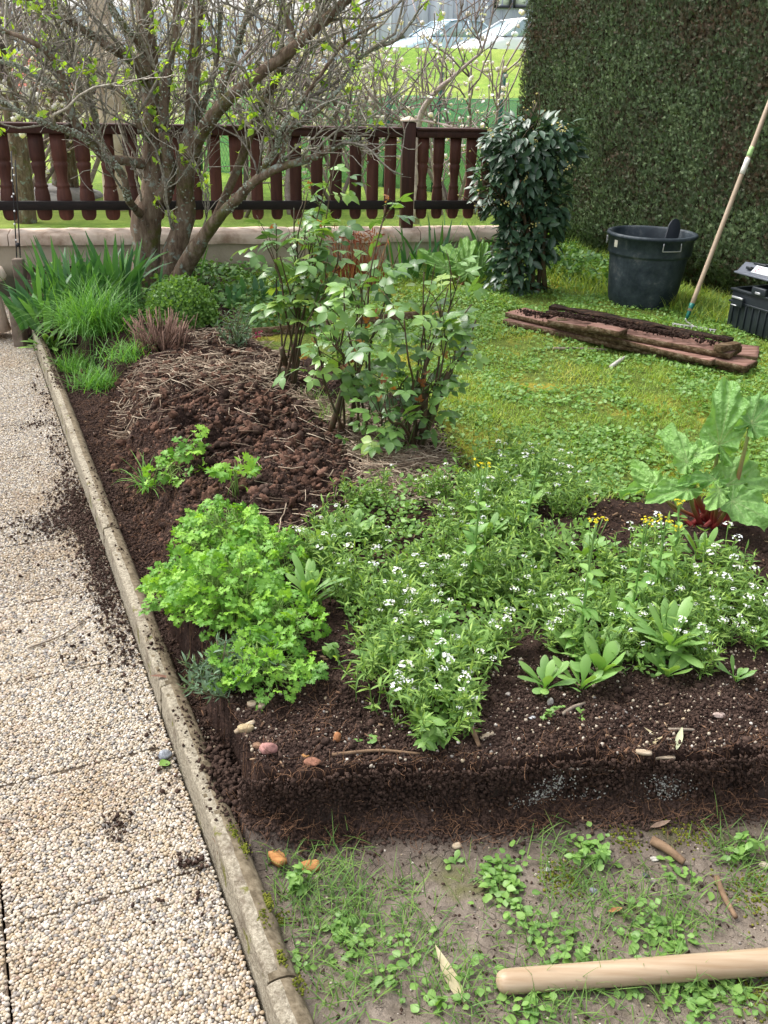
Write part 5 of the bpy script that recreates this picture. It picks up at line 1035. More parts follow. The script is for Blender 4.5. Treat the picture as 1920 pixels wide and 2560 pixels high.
def left_edge():
    P = snap(40, 830, .02); z = .0
    mb = MB(); K3 = wood('grey_stone_slab', (.16, .12, .09), (.38, .31, .25), (1, 1, 1), 14, .9, .1, .6)
    Q = at(52, 850, 0); rings = []
    for y in np.linspace(0, 1, 8): w_ = .045; rings.append([Q + np.array([-.05, 0, y * .24 - .05]), Q + np.array([.02, -.02, y * .24 - .05]), Q + np.array([.03, .05, y * .24 - .05 + .02]), Q + np.array([-.04, .07, y * .24 - .05 + .02])])
    loft(mb, rings); tag(mb.build('upright_slab', K3, bevel=.006, origin=Q), 'pale upright stone slab at the far end of the patio, nearer one', 'stone slab', 'upright stone slabs at the patio end')
    Q = at(33, 835, 0) + np.array([0, .25, 0]); mb = MB(); mb.box(Q + np.array([0, 0, .19]), (.07, .05, .46)); tag(mb.build('upright_slab', K3, bevel=.008, origin=Q), 'taller brown upright slab behind the pale one at the left edge', 'stone slab', 'upright stone slabs at the patio end')
    Q = aty(-12, 830, 5.75); Q[2] = 0; mb = MB(); lathe(mb, [(0, 0), (.10, 0), (.085, .08), (.065, .25), (.07, .30), (.11, .315), (.12, .34), (.10, .39), (.05, .42), (0, .425)], 24, Q); tag(mb.build('mushroom_stone', MT['coping'], smooth=True, origin=Q), 'rounded mushroom shaped garden stone cut by the left frame edge', 'garden stone')
    Q = snap(48, 745); r = empty('plant_support', Q, 0, 'thin black metal plant support with small white beads at the left', 'plant support')
    bk = plain('black_metal', [(.01, .01, .012), (.03, .03, .035)], .4, .5, 30, 0); Y = Q[1]
    for a, b in (((47, 745), (28, 378)), ((56, 745), (38, 400))): mb = MB(); tube1(mb, [aty(*a, Y), aty(*b, Y)], [.005, .004], 6, 5); par(mb.build('rod', bk), r)
    mb = MB()
    for px, py in ((32, 420), (35, 438), (30, 452), (34, 485), (30, 492), (36, 528), (36, 560), (40, 600), (38, 648)): V, F, _ = ico(1, 3, 0); mb.add(V * .007 + aty(px, py, Y - .008), F)
    par(mb.build('beads', plain('white_beads', [(.7, .7, .7), (.85, .85, .85)], .4, .4, 5, 0)), r)
    mb = MB(); V, F, _ = ico(1, 3, 0); mb.add(V * .016 + aty(44, 612, Y - .01), F); par(mb.build('knob', bk, smooth=True), r)
left_edge()
# ================================================================== PLANTS
def petal_head(n=14, r_=.5, s_=.16):
    it = []; pt = (np.array([[-.5, -.5, 0], [.5, -.5, .1], [.5, .5, 0], [-.5, .5, .1]]) * s_, [np.array([[0, 1, 2, 3]])], np.zeros(4)); g = np.random.default_rng(3)
    for k in range(n):
        d = nrm(g.normal(size=3) + np.array([0, 0, .9])); it.append((pt, frames(nrm(g.normal(size=3))[None], d[None])[0], d * r_ * np.array([1, 1, .6])))
    return merge_t(it)
HEAD = petal_head(18, .5, .19); NARROW = leaf_t([.3, 1, .9, .05], .095, .2, .3)
def flowering(seed, ns=20, h=.115, spread=.085, fl=.5, name='white_flower_plant'):
    g = np.random.default_rng(seed); n = ns; r = empty(name); mb = MB(); b = np.zeros((n, 3)); b[:, :2] = g.normal(0, spread * .3, (n, 2))
    az = g.random(n) * 6.28; L = h * g.uniform(.6, 1.2, n); K = 7; p = b.copy(); d = nrm(np.stack([np.cos(az), np.sin(az), g.uniform(.6, 2.4, n)], -1)); pts = [p]
    for k in range(K - 1): d = nrm(d + g.normal(0, .12, (n, 3)) + [0, 0, .18]); p = p + d * (L / (K - 1))[:, None]; pts.append(p)
    S = np.stack(pts, 1); tubes(mb, S, np.full((n, K), .0011), 4, np.full(n, .4))
    m = n * 17; i = g.integers(0, n, m); u = g.uniform(.05, 1, m) * (K - 1); k = np.minimum(u.astype(int), K - 2); f = (u - k)[:, None]; P = S[i, k] * (1 - f) + S[i, k + 1] * f
    dd = g.normal(0, .8, (m, 3)); dd[:, 2] = np.abs(dd[:, 2]) * .7 + .3; mb.inst(NARROW, frames(dd, g.normal(0, .5, (m, 3)) + [0, 0, 1]) * g.uniform(.014, .032, m)[:, None, None], P, g.random(m)); mb.build('foliage', MT['alys'], r)
    q = g.random(n) < fl; q[0] = True; mb = MB(); T = S[q, -1]; k = len(T); mb.inst(HEAD, rotz(g.random(k) * 6.28) * g.uniform(.013, .030, k)[:, None, None] * np.array([1, 1, .8]), T + [0, 0, .003], g.random(k)); mb.build('flower_heads', MT['white'], r)
    return r
def spread(protos, pts, labelf, cat, group, sc=(.8, 1.25), used=None):
    used = {} if used is None else used
    for k, P in enumerate(pts):
        j = int(rng.integers(0, len(protos))); o = protos[j]
        if j in used: o = copy_tree(protos[j])
        used[j] = 1; o.location = P; o.rotation_euler = (rng.normal(0, .06), rng.normal(0, .06), rng.random() * 6.28); s_ = rng.uniform(*sc); o.scale = (s_, s_, s_); tag(o, labelf(k) if callable(labelf) else labelf, cat, group)
    for j, o in enumerate(protos):
        if j not in used:
            for c in list(o.children): bpy.data.objects.remove(c)
            bpy.data.objects.remove(o)
PATCH = ppoly([(880, 1560), (770, 1400), (900, 1240), (1090, 1190), (1160, 1110), (1440, 1150), (1450, 1270), (1500, 1360), (1640, 1400), (1760, 1480), (1790, 1640), (1640, 1690), (1290, 1590), (1215, 1640), (1190, 1790), (1000, 1840), (940, 1700)], .18)
def scatter_min(poly, n, dmin):
    out = []
    for P in randpoly(poly, n * 12):
        if fbm(P[0], P[1], 3.2, 3, 91) < -.07: continue
        if all((P[0] - q[0]) ** 2 + (P[1] - q[1]) ** 2 > dmin * dmin for q in out): out.append(P)
        if len(out) >= n: break
    return out
spread([flowering(k, fl=f) for k, f in enumerate((.16, .08, .05, .0, .30))], scatter_min(PATCH, 84, .080), 'bushy white flowering plant with narrow green leaves in the spreading flower patch', 'flower plant', 'white flowering plants in the bed')
PATCH2 = ppoly([(1770, 1600), (1760, 1440), (1920, 1400), (1990, 1600), (1900, 1640)], .18)
spread([flowering(20 + k, 16, .10, .08, f) for k, f in enumerate((.5, .1, .3))], scatter_min(PATCH2, 14, .07), 'low white flowering plant with narrow leaves in the loose group at the right edge', 'flower plant', 'white flowering plants at the right edge')
# low weeds that cover the soil between the flowers: uncountable
def cover(name, poly, n, mat, tp, size, label, dz=.01, zr=.03, cat='ground cover', flat=.5, thr=-1, sc=3., a=None):
    P = randpoly(poly, n)
    if thr > -1: P = P[fbm(P[:, 0], P[:, 1], sc, 3, 44) > thr]
    n = len(P); d = rng.normal(0, 1, (n, 3)); d[:, 2] = np.abs(d[:, 2]) * flat; mb = MB(); P[:, 2] += dz + rng.random(n) ** 2 * zr
    mb.inst(tp, frames(d, rng.normal(0, .5, (n, 3)) + [0, 0, 1]) * rng.uniform(*size, n)[:, None, None], P, a); return tag(mb.build(name, mat), label, cat, kind='stuff')
RND = leaf_t([.3, .9, 1, .6, .05], .4, .2, .1)
cover('low_weeds', PATCH, 11000, MT['weed'], RND, (.008, .022), 'tiny round weed leaves filling the gaps between the flowers', .005, .06, thr=-.12, sc=5.)
# parsley
def par_leaf(seed):
    g = np.random.default_rng(seed); it = []
    def lobe(s_): return [(0, 0), (-.08, .24), (-.34, .26), (-.26, .42), (-.54, .50), (-.42, .68), (-.22, .62), (-.26, .90), (-.10, .82), (0, 1.0), (.10, .82), (.26, .90), (.22, .62), (.42, .68), (.54, .50), (.26, .42), (.34, .26), (.08, .24)]
    lb = poly_leaf(lobe(1), .15, .25)
    for an, s_, y in ((0, .55, .45), (1.0, .5, .38), (-1.0, .5, .38), (1.25, .34, .12), (-1.25, .34, .12)): it.append((lb, rotz(np.array([an]))[0] @ rrx(g.normal(0, .25)) * s_, (0, y, 0)))
    it.append((np.array([[-.012, -.1, 0], [.012, -.1, 0], [.008, .5, 0], [-.008, .5, 0]]), [np.array([[0, 1, 2, 3]])], np.ones(4))) if 0 else None
    return merge_t(it)
def rrx(a): c, s_ = math.cos(a), math.sin(a); return np.array([[1, 0, 0], [0, c, -s_], [0, s_, c]])
PLS = [par_leaf(k) for k in range(4)]
def parsley(px, py, rx, ry, n, h, label, lean=(0, 0), size=(.026, .050), z=.17):
    b = snap(px, py, z); r = empty('parsley_plant', b, 0, label, 'parsley'); mb = MB(); ms = MB(); B = b + np.stack([rng.normal(0, rx * .28, n), rng.normal(0, ry * .28, n), np.zeros(n)], -1)
    u = rng.random(n) ** .5; a = rng.random(n) * 6.28; X_ = b[0] + lean[0] + np.cos(a) * u * rx; Y_ = b[1] + lean[1] + np.sin(a) * u * ry; Z_ = b[2] + h * (1 - .62 * u * u) * rng.uniform(.55, 1.08, n); T = np.stack([X_, Y_, Z_], -1)
    m = B * .45 + T * .55 + np.array([0, 0, .02]) + (B - T) * [.15, .15, 0]; S = np.stack([B, B * .6 + m * .4 + [0, 0, .01], m, (m + T) / 2 + [0, 0, .006], T], 1); tubes(ms, S, np.linspace(.0016, .0009, 5)[None].repeat(n, 0), 4); par(ms.build('stems', MT['parsley_stem'], smooth=True), r)
    out = T - b; out[:, 2] = 0; d = nrm(out) * .8 + rng.normal(0, .45, (n, 3)) + [0, 0, .05]; up = rng.normal(0, .5, (n, 3)) + [0, -.2, 1.]; sz = rng.uniform(*size, n); ix = rng.integers(0, 4, n)
    for k in range(4): q = ix == k; mb.inst(PLS[k], frames(d[q], up[q]) * sz[q][:, None, None], T[q])
    par(mb.build('leaves', MT['parsley']), r); return r
parsley(590, 1545, .15, .15, 340, .19, 'large bright green parsley clump in the middle of the row beside the kerb', (-.02, 0))
parsley(490, 1500, .11, .12, 140, .12, 'parsley plant leaning over the kerb at the left of the big clump', (-.03, 0))
parsley(560, 1400, .15, .16, 230, .17, 'further parsley plant just behind the big clump', (0, .02))
parsley(670, 1440, .12, .14, 160, .15, 'parsley plant at the far right of the big clump', (0, 0))
parsley(700, 1600, .10, .12, 130, .13, 'parsley plant between the big clump and the broad leaved salad', (0, 0))
parsley(640, 1700, .13, .10, 140, .10, 'front parsley plant nearest to the stones', (0.02, 0))
parsley(590, 1245, .05, .06, 10, .15, 'small upright parsley sprig with a tall leaf at the foot of the mound', (.0, 0.), (.07, .10), .2)
parsley(430, 1205, .11, .10, 42, .10, 'small parsley seedling group beside the curved grass', (.03, 0), (.04, .065), .16)
parsley(465, 1150, .05, .05, 9, .16, 'tall thin parsley sprig in front of the brown mound', (.02, 0), (.05, .08), .2)
# broad leaved rosettes
SPO = 'spoon'
def rosette(px, py, n, L, W_, label, z=.17, mat='salad', lean=(.25, .95), name='salad_seedling', cat='seedling', grp='broad leaved seedlings in the bed', up=0., bend=.75):
    b = snap(px, py, z, -.002); mb = MB(); P = np.repeat(b[None], n, 0) + rng.normal(0, .004, (n, 3)) * [1, 1, 0] + np.array([0, 0, 1]) * (rng.random(n) * up)[:, None]
    blades(mb, P, L * rng.uniform(.65, 1.1, n), W_ * rng.uniform(.75, 1.1, n), rng.uniform(*lean, n) * .9, bend * rng.uniform(.2, 1.4, n), 12, np.arange(n) * 2.4 + rng.normal(0, .2, n), fold=.25, shape='spoon', twist=.2)
    if up: tube1(mb, [b, b + np.array([0, 0, up])], [.004, .003], 6, 4, .8)
    return tag(mb.build(name, MT[mat], smooth=True, origin=b), label, cat, grp)
for q in ((1360, 1722, 12, .095, .013, 'pale green salad rosette left of the drooping leaved one'), (1455, 1722, 11, .10, .014, 'salad rosette in the front row, second from the left'), (1500, 1690, 9, .12, .021, 'salad plant with one broad leaf drooping towards the soil'), (1666, 1650, 26, .14, .015, 'largest leafy salad plant at the right of the flower patch', ), (1185, 1640, 11, .10, .016, 'salad plant half hidden among the white flowers'), (1452, 1400, 10, .13, .018, 'broad leaved plant in the middle of the flower patch'), (1545, 1570, 10, .12, .017, 'broad leaved plant below the yellow flower stalks'),
          (1747, 1400, 9, .11, .013, 'upright pale rosette in front of the rhubarb'), (1885, 1615, 6, .09, .010, 'small pale seedling at the right edge'), (770, 1530, 22, .15, .012, 'tall broad leaved salad plant at the right of the parsley'), (815, 1378, 13, .12, .016, 'row salad plant behind the parsley, left one'), (868, 1362, 13, .12, .016, 'row salad plant behind the parsley, right one'), (905, 1350, 9, .09, .013, 'smallest salad plant at the right end of the row behind the parsley'), (1420, 1640, 8, .10, .013, 'leafy seedling behind the front row of salad'), (1840, 1700, 9, .07, .008, 'small bluish seedling below the largest salad plant')):
    rosette(*q, up=.05 if q[2] >= 20 else 0)
rosette(1805, 1375, 11, .06, .007, 'small dark green flat rosette in front of the rhubarb', mat='weed', lean=(1.0, 1.4), name='weed_rosette', cat='weed'); rosette(1458, 1795, 9, .035, .006, 'tiny star shaped weed at the front of the bed', mat='weed', lean=(.8, 1.3), name='weed_rosette', cat='weed')
rosette(914, 1850, 6, .03, .009, 'tiny round leaved weed on the soil right of the stones', mat='weed', lean=(.9, 1.3), name='weed_rosette', cat='weed'); rosette(1135, 2155, 5, .035, .008, 'small bright seedling at the foot of the soil cut', z=-.01, mat='weed', lean=(.7, 1.2), name='weed_rosette', cat='weed')
def nettle(px, py, n, h, label, z=.17, sz=(.02, .035), ns=5):
    b = snap(px, py, z); mb = MB()
    for k in range(ns):
        T = b + np.array([rng.normal(0, h * .5), rng.normal(-h * .2, h * .4), h * rng.uniform(.3, 1)]); P, R = tube1(mb, [b, (b + T) / 2 + rng.normal(0, .006, 3), T], [.0018, .0012], 5, 8, .6); m = n // ns; i = rng.integers(2, 8, m)
        d = rng.normal(0, 1, (m, 3)); d[:, 2] *= .3; mb.inst(OV, frames(d, rng.normal(0, .3, (m, 3)) + [0, -.1, 1]) * rng.uniform(*sz, m)[:, None, None], P[i])
    return tag(mb.build('leafy_weed', MT['weed'], origin=b), label, 'weed', 'leafy weeds')
nettle(1065, 1850, 60, .10, 'trailing round leaved weed hanging over the soil edge below the white flowers'); nettle(1360, 1790, 40, .05, 'fine spindly seedling on the bare soil', sz=(.006, .012)); nettle(830, 1640, 40, .07, 'small heart leaved weed between parsley and white flowers', sz=(.015, .025))
nettle(735, 2215, 60, .06, 'round leaved weed against the kerb at the foot of the soil cut', -.01, (.014, .024)); nettle(1480, 2150, 50, .05, 'round leaved weed in the mud below the soil cut', -.01, (.013, .022)); nettle(1830, 2150, 50, .06, 'weed clump in the mud at the right edge', -.01, (.014, .024))
for k, P_ in enumerate(scatter_min(PATCH, 12, .13)):
    n = 10; mb = MB(); Pn = np.repeat(P_[None], n, 0); blades(mb, Pn, .09 * rng.uniform(.7, 1.2, n), .013, rng.uniform(.2, .8, n), rng.uniform(.2, .9, n), 10, np.arange(n) * 2.4, fold=.25, shape='spoon', twist=.2); tag(mb.build('broad_leaved_seedling', MT['salad'], smooth=True, origin=P_), 'broad leaved seedling standing among the white flowering plants', 'seedling', 'broad leaved seedlings among the white flowers')
# yellow flowering stalks
def mustard(px, py, tx, ty, label, fl=True, nb=14):
    b = snap(px, py, .17); T = aty(tx, ty, b[1] + .01); r = empty('yellow_flower_stalk', b, 0, label, 'flower stalk', 'bolted yellow flowering stalks'); mb = MB(); P, R = tube1(mb, [b, b * .5 + T * .5 + rng.normal(0, .006, 3), T], [.0050, .0022], 7, 16, .5)
    n = 22; i = rng.integers(1, 15, n); d = rng.normal(0, 1, (n, 3)); d[:, 2] = np.abs(d[:, 2]) * .4; mb.inst(leaf_t([.12, .4, .9, 1, .6, .05], .25, .3, .3), frames(d, rng.normal(0, .3, (n, 3)) + [0, 0, 1]) * np.interp(i, [0, 15], [.09, .022])[:, None, None] * rng.uniform(.6, 1, n)[:, None, None], P[i])
    ends = []
    for k in range(6): e = P[13] + np.array([rng.normal(0, .008), rng.normal(0, .008), rng.uniform(.02, .038)]) * (T[2] - b[2]) / .2; tube1(mb, [P[rng.integers(10, 14)], e], [.0014, .001], 4, 4, .6); ends.append(e)
    par(mb.build('stem', MT['salad'], smooth=True), r)
    if fl:
        mb = MB(); E_ = np.array(ends + [T]); E_ = np.repeat(E_, 2, 0) + rng.normal(0, .004, (len(E_) * 2, 3)); mb.inst(petal_head(7, .5, .45), rotz(rng.random(len(E_)) * 6) * .0065, E_); par(mb.build('flowers', MT['yellow']), r)
    return r
for q in ((1174, 1475, 1209, 1165, 'tallest yellow topped stalk behind the white flowers'), (1307, 1360, 1348, 1164, 'green budded stalk at the far side of the flower patch', False), (1446, 1640, 1489, 1310, 'yellow topped stalk in the middle of the patch'), (1573, 1570, 1620, 1303, 'yellow topped stalk left of the pair before the rhubarb'), (1635, 1520, 1666, 1303, 'brightest yellow topped stalk before the rhubarb'), (1672, 1470, 1694, 1318, 'lower yellow topped stalk right of the brightest one'), (1690, 1420, 1697, 1256, 'small yellow topped stalk against the rhubarb stems'), (1085, 1690, 1120, 1530, 'short budded stalk among the white flowers', False)): mustard(*q)
# rhubarb
def _rhub():
    t, setc = M('rhubarb_leaf', .45, .45, trans=.28); n = noise(t, 45, 3); c = ramp(t, [(0, (.15, .32, .08)), (1, (.26, .46, .12))], attr(t, 'rnd')); mm = t.nodes.new('ShaderNodeMath'); mm.operation = 'MULTIPLY'; mm.inputs[1].default_value = .8; t.links.new(attr(t, 'vb'), mm.inputs[0])
    c = mix(t, c, (.36, .46, .20), mm.outputs[0]); return setc(c, bump(t, n, .8, .02))
MT['rhub'] = _rhub()
t_, sc_ = M('rhubarb_stalk', .4, .45); MT['stalk'] = sc_(ramp(t_, [(0, (.24, .015, .025)), (.22, (.24, .04, .03)), (.42, (.20, .17, .05)), (.7, (.26, .36, .10))], attr(t_, 'vb')))
def rleaf(A, B, width, up, seed, ruf=.10, cup=.15):
    g = np.random.default_rng(seed); L = np.linalg.norm(B - A); d = (B - A) / L; F_ = frames(d[None], np.asarray(up, float)[None])[0]; nr, na = 22, 132; th = np.linspace(-math.pi, math.pi, na, endpoint=False)
    heart = (.55 + .45 * np.cos(th)) * (1 + .05 * np.cos(3 * th)) + .20 * np.exp(-((np.abs(th) - 2.3) / .45) ** 2); ph = g.uniform(0, 6, 4)
    edge = 1 + .07 * np.sin(5 * th + ph[0]) + .035 * np.sin(13 * th + ph[1] + np.sin(3 * th)) + .010 * np.sin(31 * th + ph[2]); rr = np.linspace(0, 1, nr) ** .85
    Rr = rr[:, None] * (heart * edge)[None]; x = Rr * np.sin(th)[None] * (width / L) * .82; y = Rr * np.cos(th)[None]
    z = ruf * rr[:, None] ** 2.2 * (np.sin(6 * th + ph[3] + 1.3 * np.sin(2 * th + ph[0])) + .75 * np.sin(13 * th + ph[1]))[None] + cup * (x ** 2) * 1.6 - .18 * y * y
    vein = np.zeros_like(x)
    for va in (-1.9, -1.25, -.65, 0, .65, 1.25, 1.9): da = np.abs((th - va + math.pi) % (2 * math.pi) - math.pi); vein = np.maximum(vein, np.exp(-((da[None] * rr[:, None]) / .014) ** 2) * np.clip(1.1 - rr[:, None], 0, 1))
    z = z - vein * .010 + .055 * fbm(x * 9 + seed, y * 9, 1, 3, 9) * rr[:, None] ** .5
    V = np.stack([x * L, y * L, z * L], -1).reshape(-1, 3) @ F_.T + A; i = (np.arange(nr - 1)[:, None] * na); j = np.arange(na)[None]; j2 = (j + 1) % na
    mb = MB(); mb.add(V, np.stack([i + j, i + j2, i + na + j2, i + na + j], -1).reshape(-1, 4), g.random(), vein.ravel()); return mb
def rhubarb(px, py, leaves, label, z=.16):
    b = snap(px, py, z); r = empty('rhubarb_plant', b, 0, label, 'rhubarb')
    for k, (ax, ay, ady, bx, by, bdy, wd, up, rs) in enumerate(leaves):
        A = aty(ax, ay, b[1] + ady); B = aty(bx, by, b[1] + bdy); o = par(rleaf(A, B, wd, up, 10 * k + px % 7).build('leaf', MT['rhub'], smooth=True), r)
        root = b + np.array([rng.normal(0, .04), rng.normal(0, .03), -.01]); m = (root + A) / 2 + (A - root) * [.05, .05, 0] - np.array([0, 0, .008]); mb = MB(); nu_ = nrm(np.asarray(up, float)); A2 = A - nu_ * rs * .9; tube1(mb, [root, m, A2, A2 + (B - A) * .10 - nu_ * .004], [rs * .95, rs * .75, rs * .55, rs * .25], 9, 16); s_ = mb.build('stalk', MT['stalk'], smooth=True); par(s_, r)
RH = [(1798, 1112, .05, 1838, 960, .10, .13, (.0, -.8, .7), .010), (1880, 1060, .06, 1945, 985, .16, .12, (.3, -.6, .7), .010), (1718, 1156, -.02, 1665, 1062, .05, .10, (.3, -.75, .5), .012), (1735, 1140, -.0, 1790, 1110, .02, .08, (-.3, -.5, .8), .008), (1642, 1212, .06, 1580, 1155, .12, .075, (-.1, -.6, .75), .008), (1625, 1222, .02, 1550, 1222, -.02, .045, (-.2, -.3, .9), .007),
      (1722, 1222, -.08, 1630, 1235, -.10, .085, (0, -.55, .8), .010), (1790, 1198, -.04, 1712, 1196, -.08, .06, (0, -.4, .9), .008), (1818, 1212, .0, 1905, 1150, .10, .14, (.1, -.75, .65), .012), (1800, 1222, -.10, 1783, 1262, -.18, .07, (.2, -.8, .5), .008), (1830, 1252, -.06, 1925, 1295, -.14, .13, (.1, -.65, .75), .010), (1870, 1200, .05, 1940, 1215, .05, .10, (.2, -.4, .9), .009)]
rhubarb(1765, 1318, RH, 'big rhubarb plant with red stalks and ruffled leaves at the right edge')
RH2 = [(1168, 680, 0, 1172, 590, .1, .16, (.1, -.8, .6), .009), (1118, 672, 0, 1050, 625, 0, .13, (-.2, -.6, .75), .009), (1200, 670, .05, 1215, 600, .15, .10, (.2, -.7, .6), .008), (1150, 660, .1, 1110, 610, .2, .12, (-.1, -.6, .7), .008)]
rhubarb(1155, 715, RH2, 'smaller rhubarb plant far back beside the bay bush')
# iris and other strap leaved plants
def iris(px, py, n, L, W_, label, mat='iris', spread_=.07, lean=(.05, .5), bend=.5, name='iris_plant', cat='iris', grp='iris and tulip clumps', seg=6, fold=.15):
    b = snap(px, py, .13, -.01); mb = MB(); P = b + np.stack([rng.normal(0, spread_, n), rng.normal(0, spread_, n), np.zeros(n)], -1); out = np.arctan2(P[:, 1] - b[1], P[:, 0] - b[0]) + rng.normal(0, .6, n)
    blades(mb, P, L * rng.uniform(.55, 1.15, n), W_ * rng.uniform(.7, 1.2, n), rng.uniform(*lean, n), bend * rng.uniform(0, 1.5, n) ** 2, seg, out, shape='iris', fold=fold, twist=1.2); return tag(mb.build(name, MT[mat], smooth=True, origin=b), label, cat, grp)
for k, q in enumerate(((108, 785, 24, .34, .013, 'leftmost iris clump beside the upright slabs'), (120, 800, 22, .26, .024, 'broad tulip leaves behind the primrose'), (165, 770, 36, .42, .014, 'tall iris clump left of centre of the row under the wall'), (215, 780, 34, .40, .014, 'iris clump in the middle of the row under the wall'), (262, 770, 36, .42, .015, 'iris clump right of the middle of the row'), (300, 765, 32, .44, .017, 'tall iris clump next to the lilac trunk'), (335, 770, 14, .40, .018, 'bright green iris leaves against the lilac trunk'), (440, 715, 10, .36, .016, 'iris leaves between the two lilac stems'))): iris(*q)
for q in ((1010, 690, 16, .34, .012, 'iris clump under the wall left of the balustrade post'), (1065, 700, 22, .45, .014, 'tall iris clump below the balustrade post'), (1110, 660, 24, .42, .006, 'thin rush like clump below the right balusters'), (1160, 655, 14, .36, .014, 'iris leaves behind the far rhubarb'), (1225, 690, 20, .40, .022, 'bright broad leaves between far rhubarb and bay bush'), (640, 760, 8, .18, .02, 'broad tulip leaves behind the edging board'), (580, 770, 9, .16, .02, 'pale tulip leaves right of the round green mound')): iris(*q)
for k, (px, py, tz) in enumerate(((178, 742, 0), (163, 768, 0), (132, 668, 1))):
    b = snap(px, py + 45); T = aty(px, py, b[1]); mb = MB(); tube1(mb, [b, T], [.003, .0025], 6, 5, .2); V, F, _ = ico(1, 3, .05); mb.add(V * np.array([.012, .012, .022]) + T + [0, 0, .015], F, .9); tag(mb.build('tulip_bud', MT['salad'], smooth=True, origin=b), ['pale green closed tulip bud standing above its leaves', 'lower tulip bud left of the pale one', 'thin tulip bud near the wall'][k], 'tulip bud', 'tulip buds')
def flowers(px, py, n, r_, mat, label, z=.15, name='flower_cluster', h=.05, s_=.012, cat='flowers'):
    b = snap(px, py + 10, z); c = aty(px, py, b[1]); mb = MB(); P = c + rng.normal(0, r_, (n, 3)); mb.inst(petal_head(9, .45, .5), rrot(n) * s_, P); tubes(mb, np.stack([np.repeat(b[None], n, 0), P], 1), np.full((n, 2), .0012), 4, np.full(n, 0.)) if 0 else None
    o = mb.build(name, MT[mat], origin=c); return tag(o, label, cat)
flowers(30, 700, 26, .035, 'pink', 'dark pink flower cluster by the black plant support'); flowers(140, 700, 8, .02, 'pink', 'few dark pink flowers among the iris leaves'); flowers(648, 838, 8, .015, 'pink', 'small magenta flowers beside the edging board')
flowers(1170, 690, 8, .05, 'blue', 'pale blue forget me nots under the bay bush', s_=.007); flowers(1265, 690, 7, .05, 'blue', 'pale blue flowers left of the bay stems', s_=.007); flowers(1428, 705, 4, .02, 'blue', 'single pale blue flower left of the bin', s_=.007)
def mound(px, py, rx, h, n, mat, tp, size, label, name, cat, z=.14, stems=None):
    b = snap(px, py, z); mb = MB(); u = nrm(rng.normal(size=(n, 3))); u[:, 2] = np.abs(u[:, 2]); P = b + u * np.array([rx, rx, h]) * rng.uniform(.7, 1.03, n)[:, None] * (1 + .12 * fbm(u[:, 0] * 3, u[:, 1] * 3, 1, 3, px)[:, None]); d = u * .7 + rng.normal(0, .6, (n, 3)) + [0, 0, .2]
    mb.inst(tp, frames(d, u + rng.normal(0, .4, (n, 3))) * rng.uniform(*size, n)[:, None, None], P); V, F, _ = ico(2, 1, .06); V = V * np.array([rx * .8, rx * .8, h * .82]); mb.add(V + b, F, 0); return tag(mb.build(name, MT[mat], origin=b), label, cat)
mound(455, 800, .21, .25, 3600, 'weed', RND, (.014, .026), 'round dense mound of small green herb leaves beside the lilac', 'herb_mound', 'herb')
def tuft(px, py, n, L, W_, label, mat='grass', z=.14, name='grass_tuft', sp=.03, lean=(.1, .8), bend=1.1, cat='grass tuft', grp='grass tufts'):
    b = snap(px, py, z, -.005); mb = MB(); P = b + np.stack([rng.normal(0, sp, n), rng.normal(0, sp, n), np.zeros(n)], -1); blades(mb, P, L * rng.uniform(.5, 1.1, n), W_, rng.uniform(*lean, n), bend * rng.uniform(.2, 1.3, n), 7, None, shape='blade'); return tag(mb.build(name, MT[mat], smooth=True, origin=b), label, cat, grp)
GR = leafmat('lush_grass', [(.07, .20, .035), (.12, .30, .05), (.18, .38, .07)], .45, .4, .35); MT['lush'] = GR
tuft(242, 870, 900, .38, .0024, 'large lush tuft of arching fine grass in front of the iris row', 'lush', sp=.075, lean=(.1, .9), bend=1.9)
tuft(245, 960, 420, .17, .0018, 'low bright tuft of grass spilling over the end of the dug soil', 'lush', sp=.06, lean=(.2, 1.2)); tuft(185, 925, 260, .17, .0018, 'thin pale tuft of grass beside the primrose', 'lush', sp=.05, lean=(.1, 1.0)); tuft(325, 900, 240, .18, .0018, 'fine grass at the right of the large tuft', 'lush', sp=.06, lean=(.3, 1.2))
tuft(372, 1225, 34, .20, .0026, 'curved grass blades arching over the kerb trench', 'lush', sp=.02, lean=(.3, 1.0), bend=1.5, z=.12); tuft(830, 1050, 90, .14, .0016, 'grey green grass tuft below the tallest rose', 'alys', sp=.04, lean=(.3, 1.2)); tuft(790, 1005, 50, .12, .0016, 'small grey green tuft beside the rose stubs', 'alys', sp=.03, lean=(.3, 1.2))
def rosemary(px, py, n, h, label, mat='grey_leaf', sp=.03, name='grey_leaved_herb'):
    b = snap(px, py, .15); r = empty(name, b, 0, label, 'herb'); mb = MB(); ms = MB(); k = n; B = b + rng.normal(0, sp * .4, (k, 3)) * [1, 1, 0]; az = rng.random(k) * 6.28; T = B + np.stack([np.cos(az) * sp * 1.6, np.sin(az) * sp * 1.6, h * rng.uniform(.5, 1.1, k)], -1); S = np.stack([B, (B + T) / 2 + rng.normal(0, .008, (k, 3)), T], 1); tubes(ms, S, np.full((k, 3), .0016), 4); par(ms.build('stems', MT['cane']), r)
    m = k * 26; i = rng.integers(0, k, m); f = rng.uniform(.1, 1, m)[:, None]; P = B[i] * (1 - f) + T[i] * f; d = rng.normal(0, .8, (m, 3)) + [0, 0, .6]; mb.inst(NARROW, frames(d, rng.normal(0, 1, (m, 3))) * rng.uniform(.018, .035, m)[:, None, None], P); par(mb.build('leaves', MT[mat]), r)
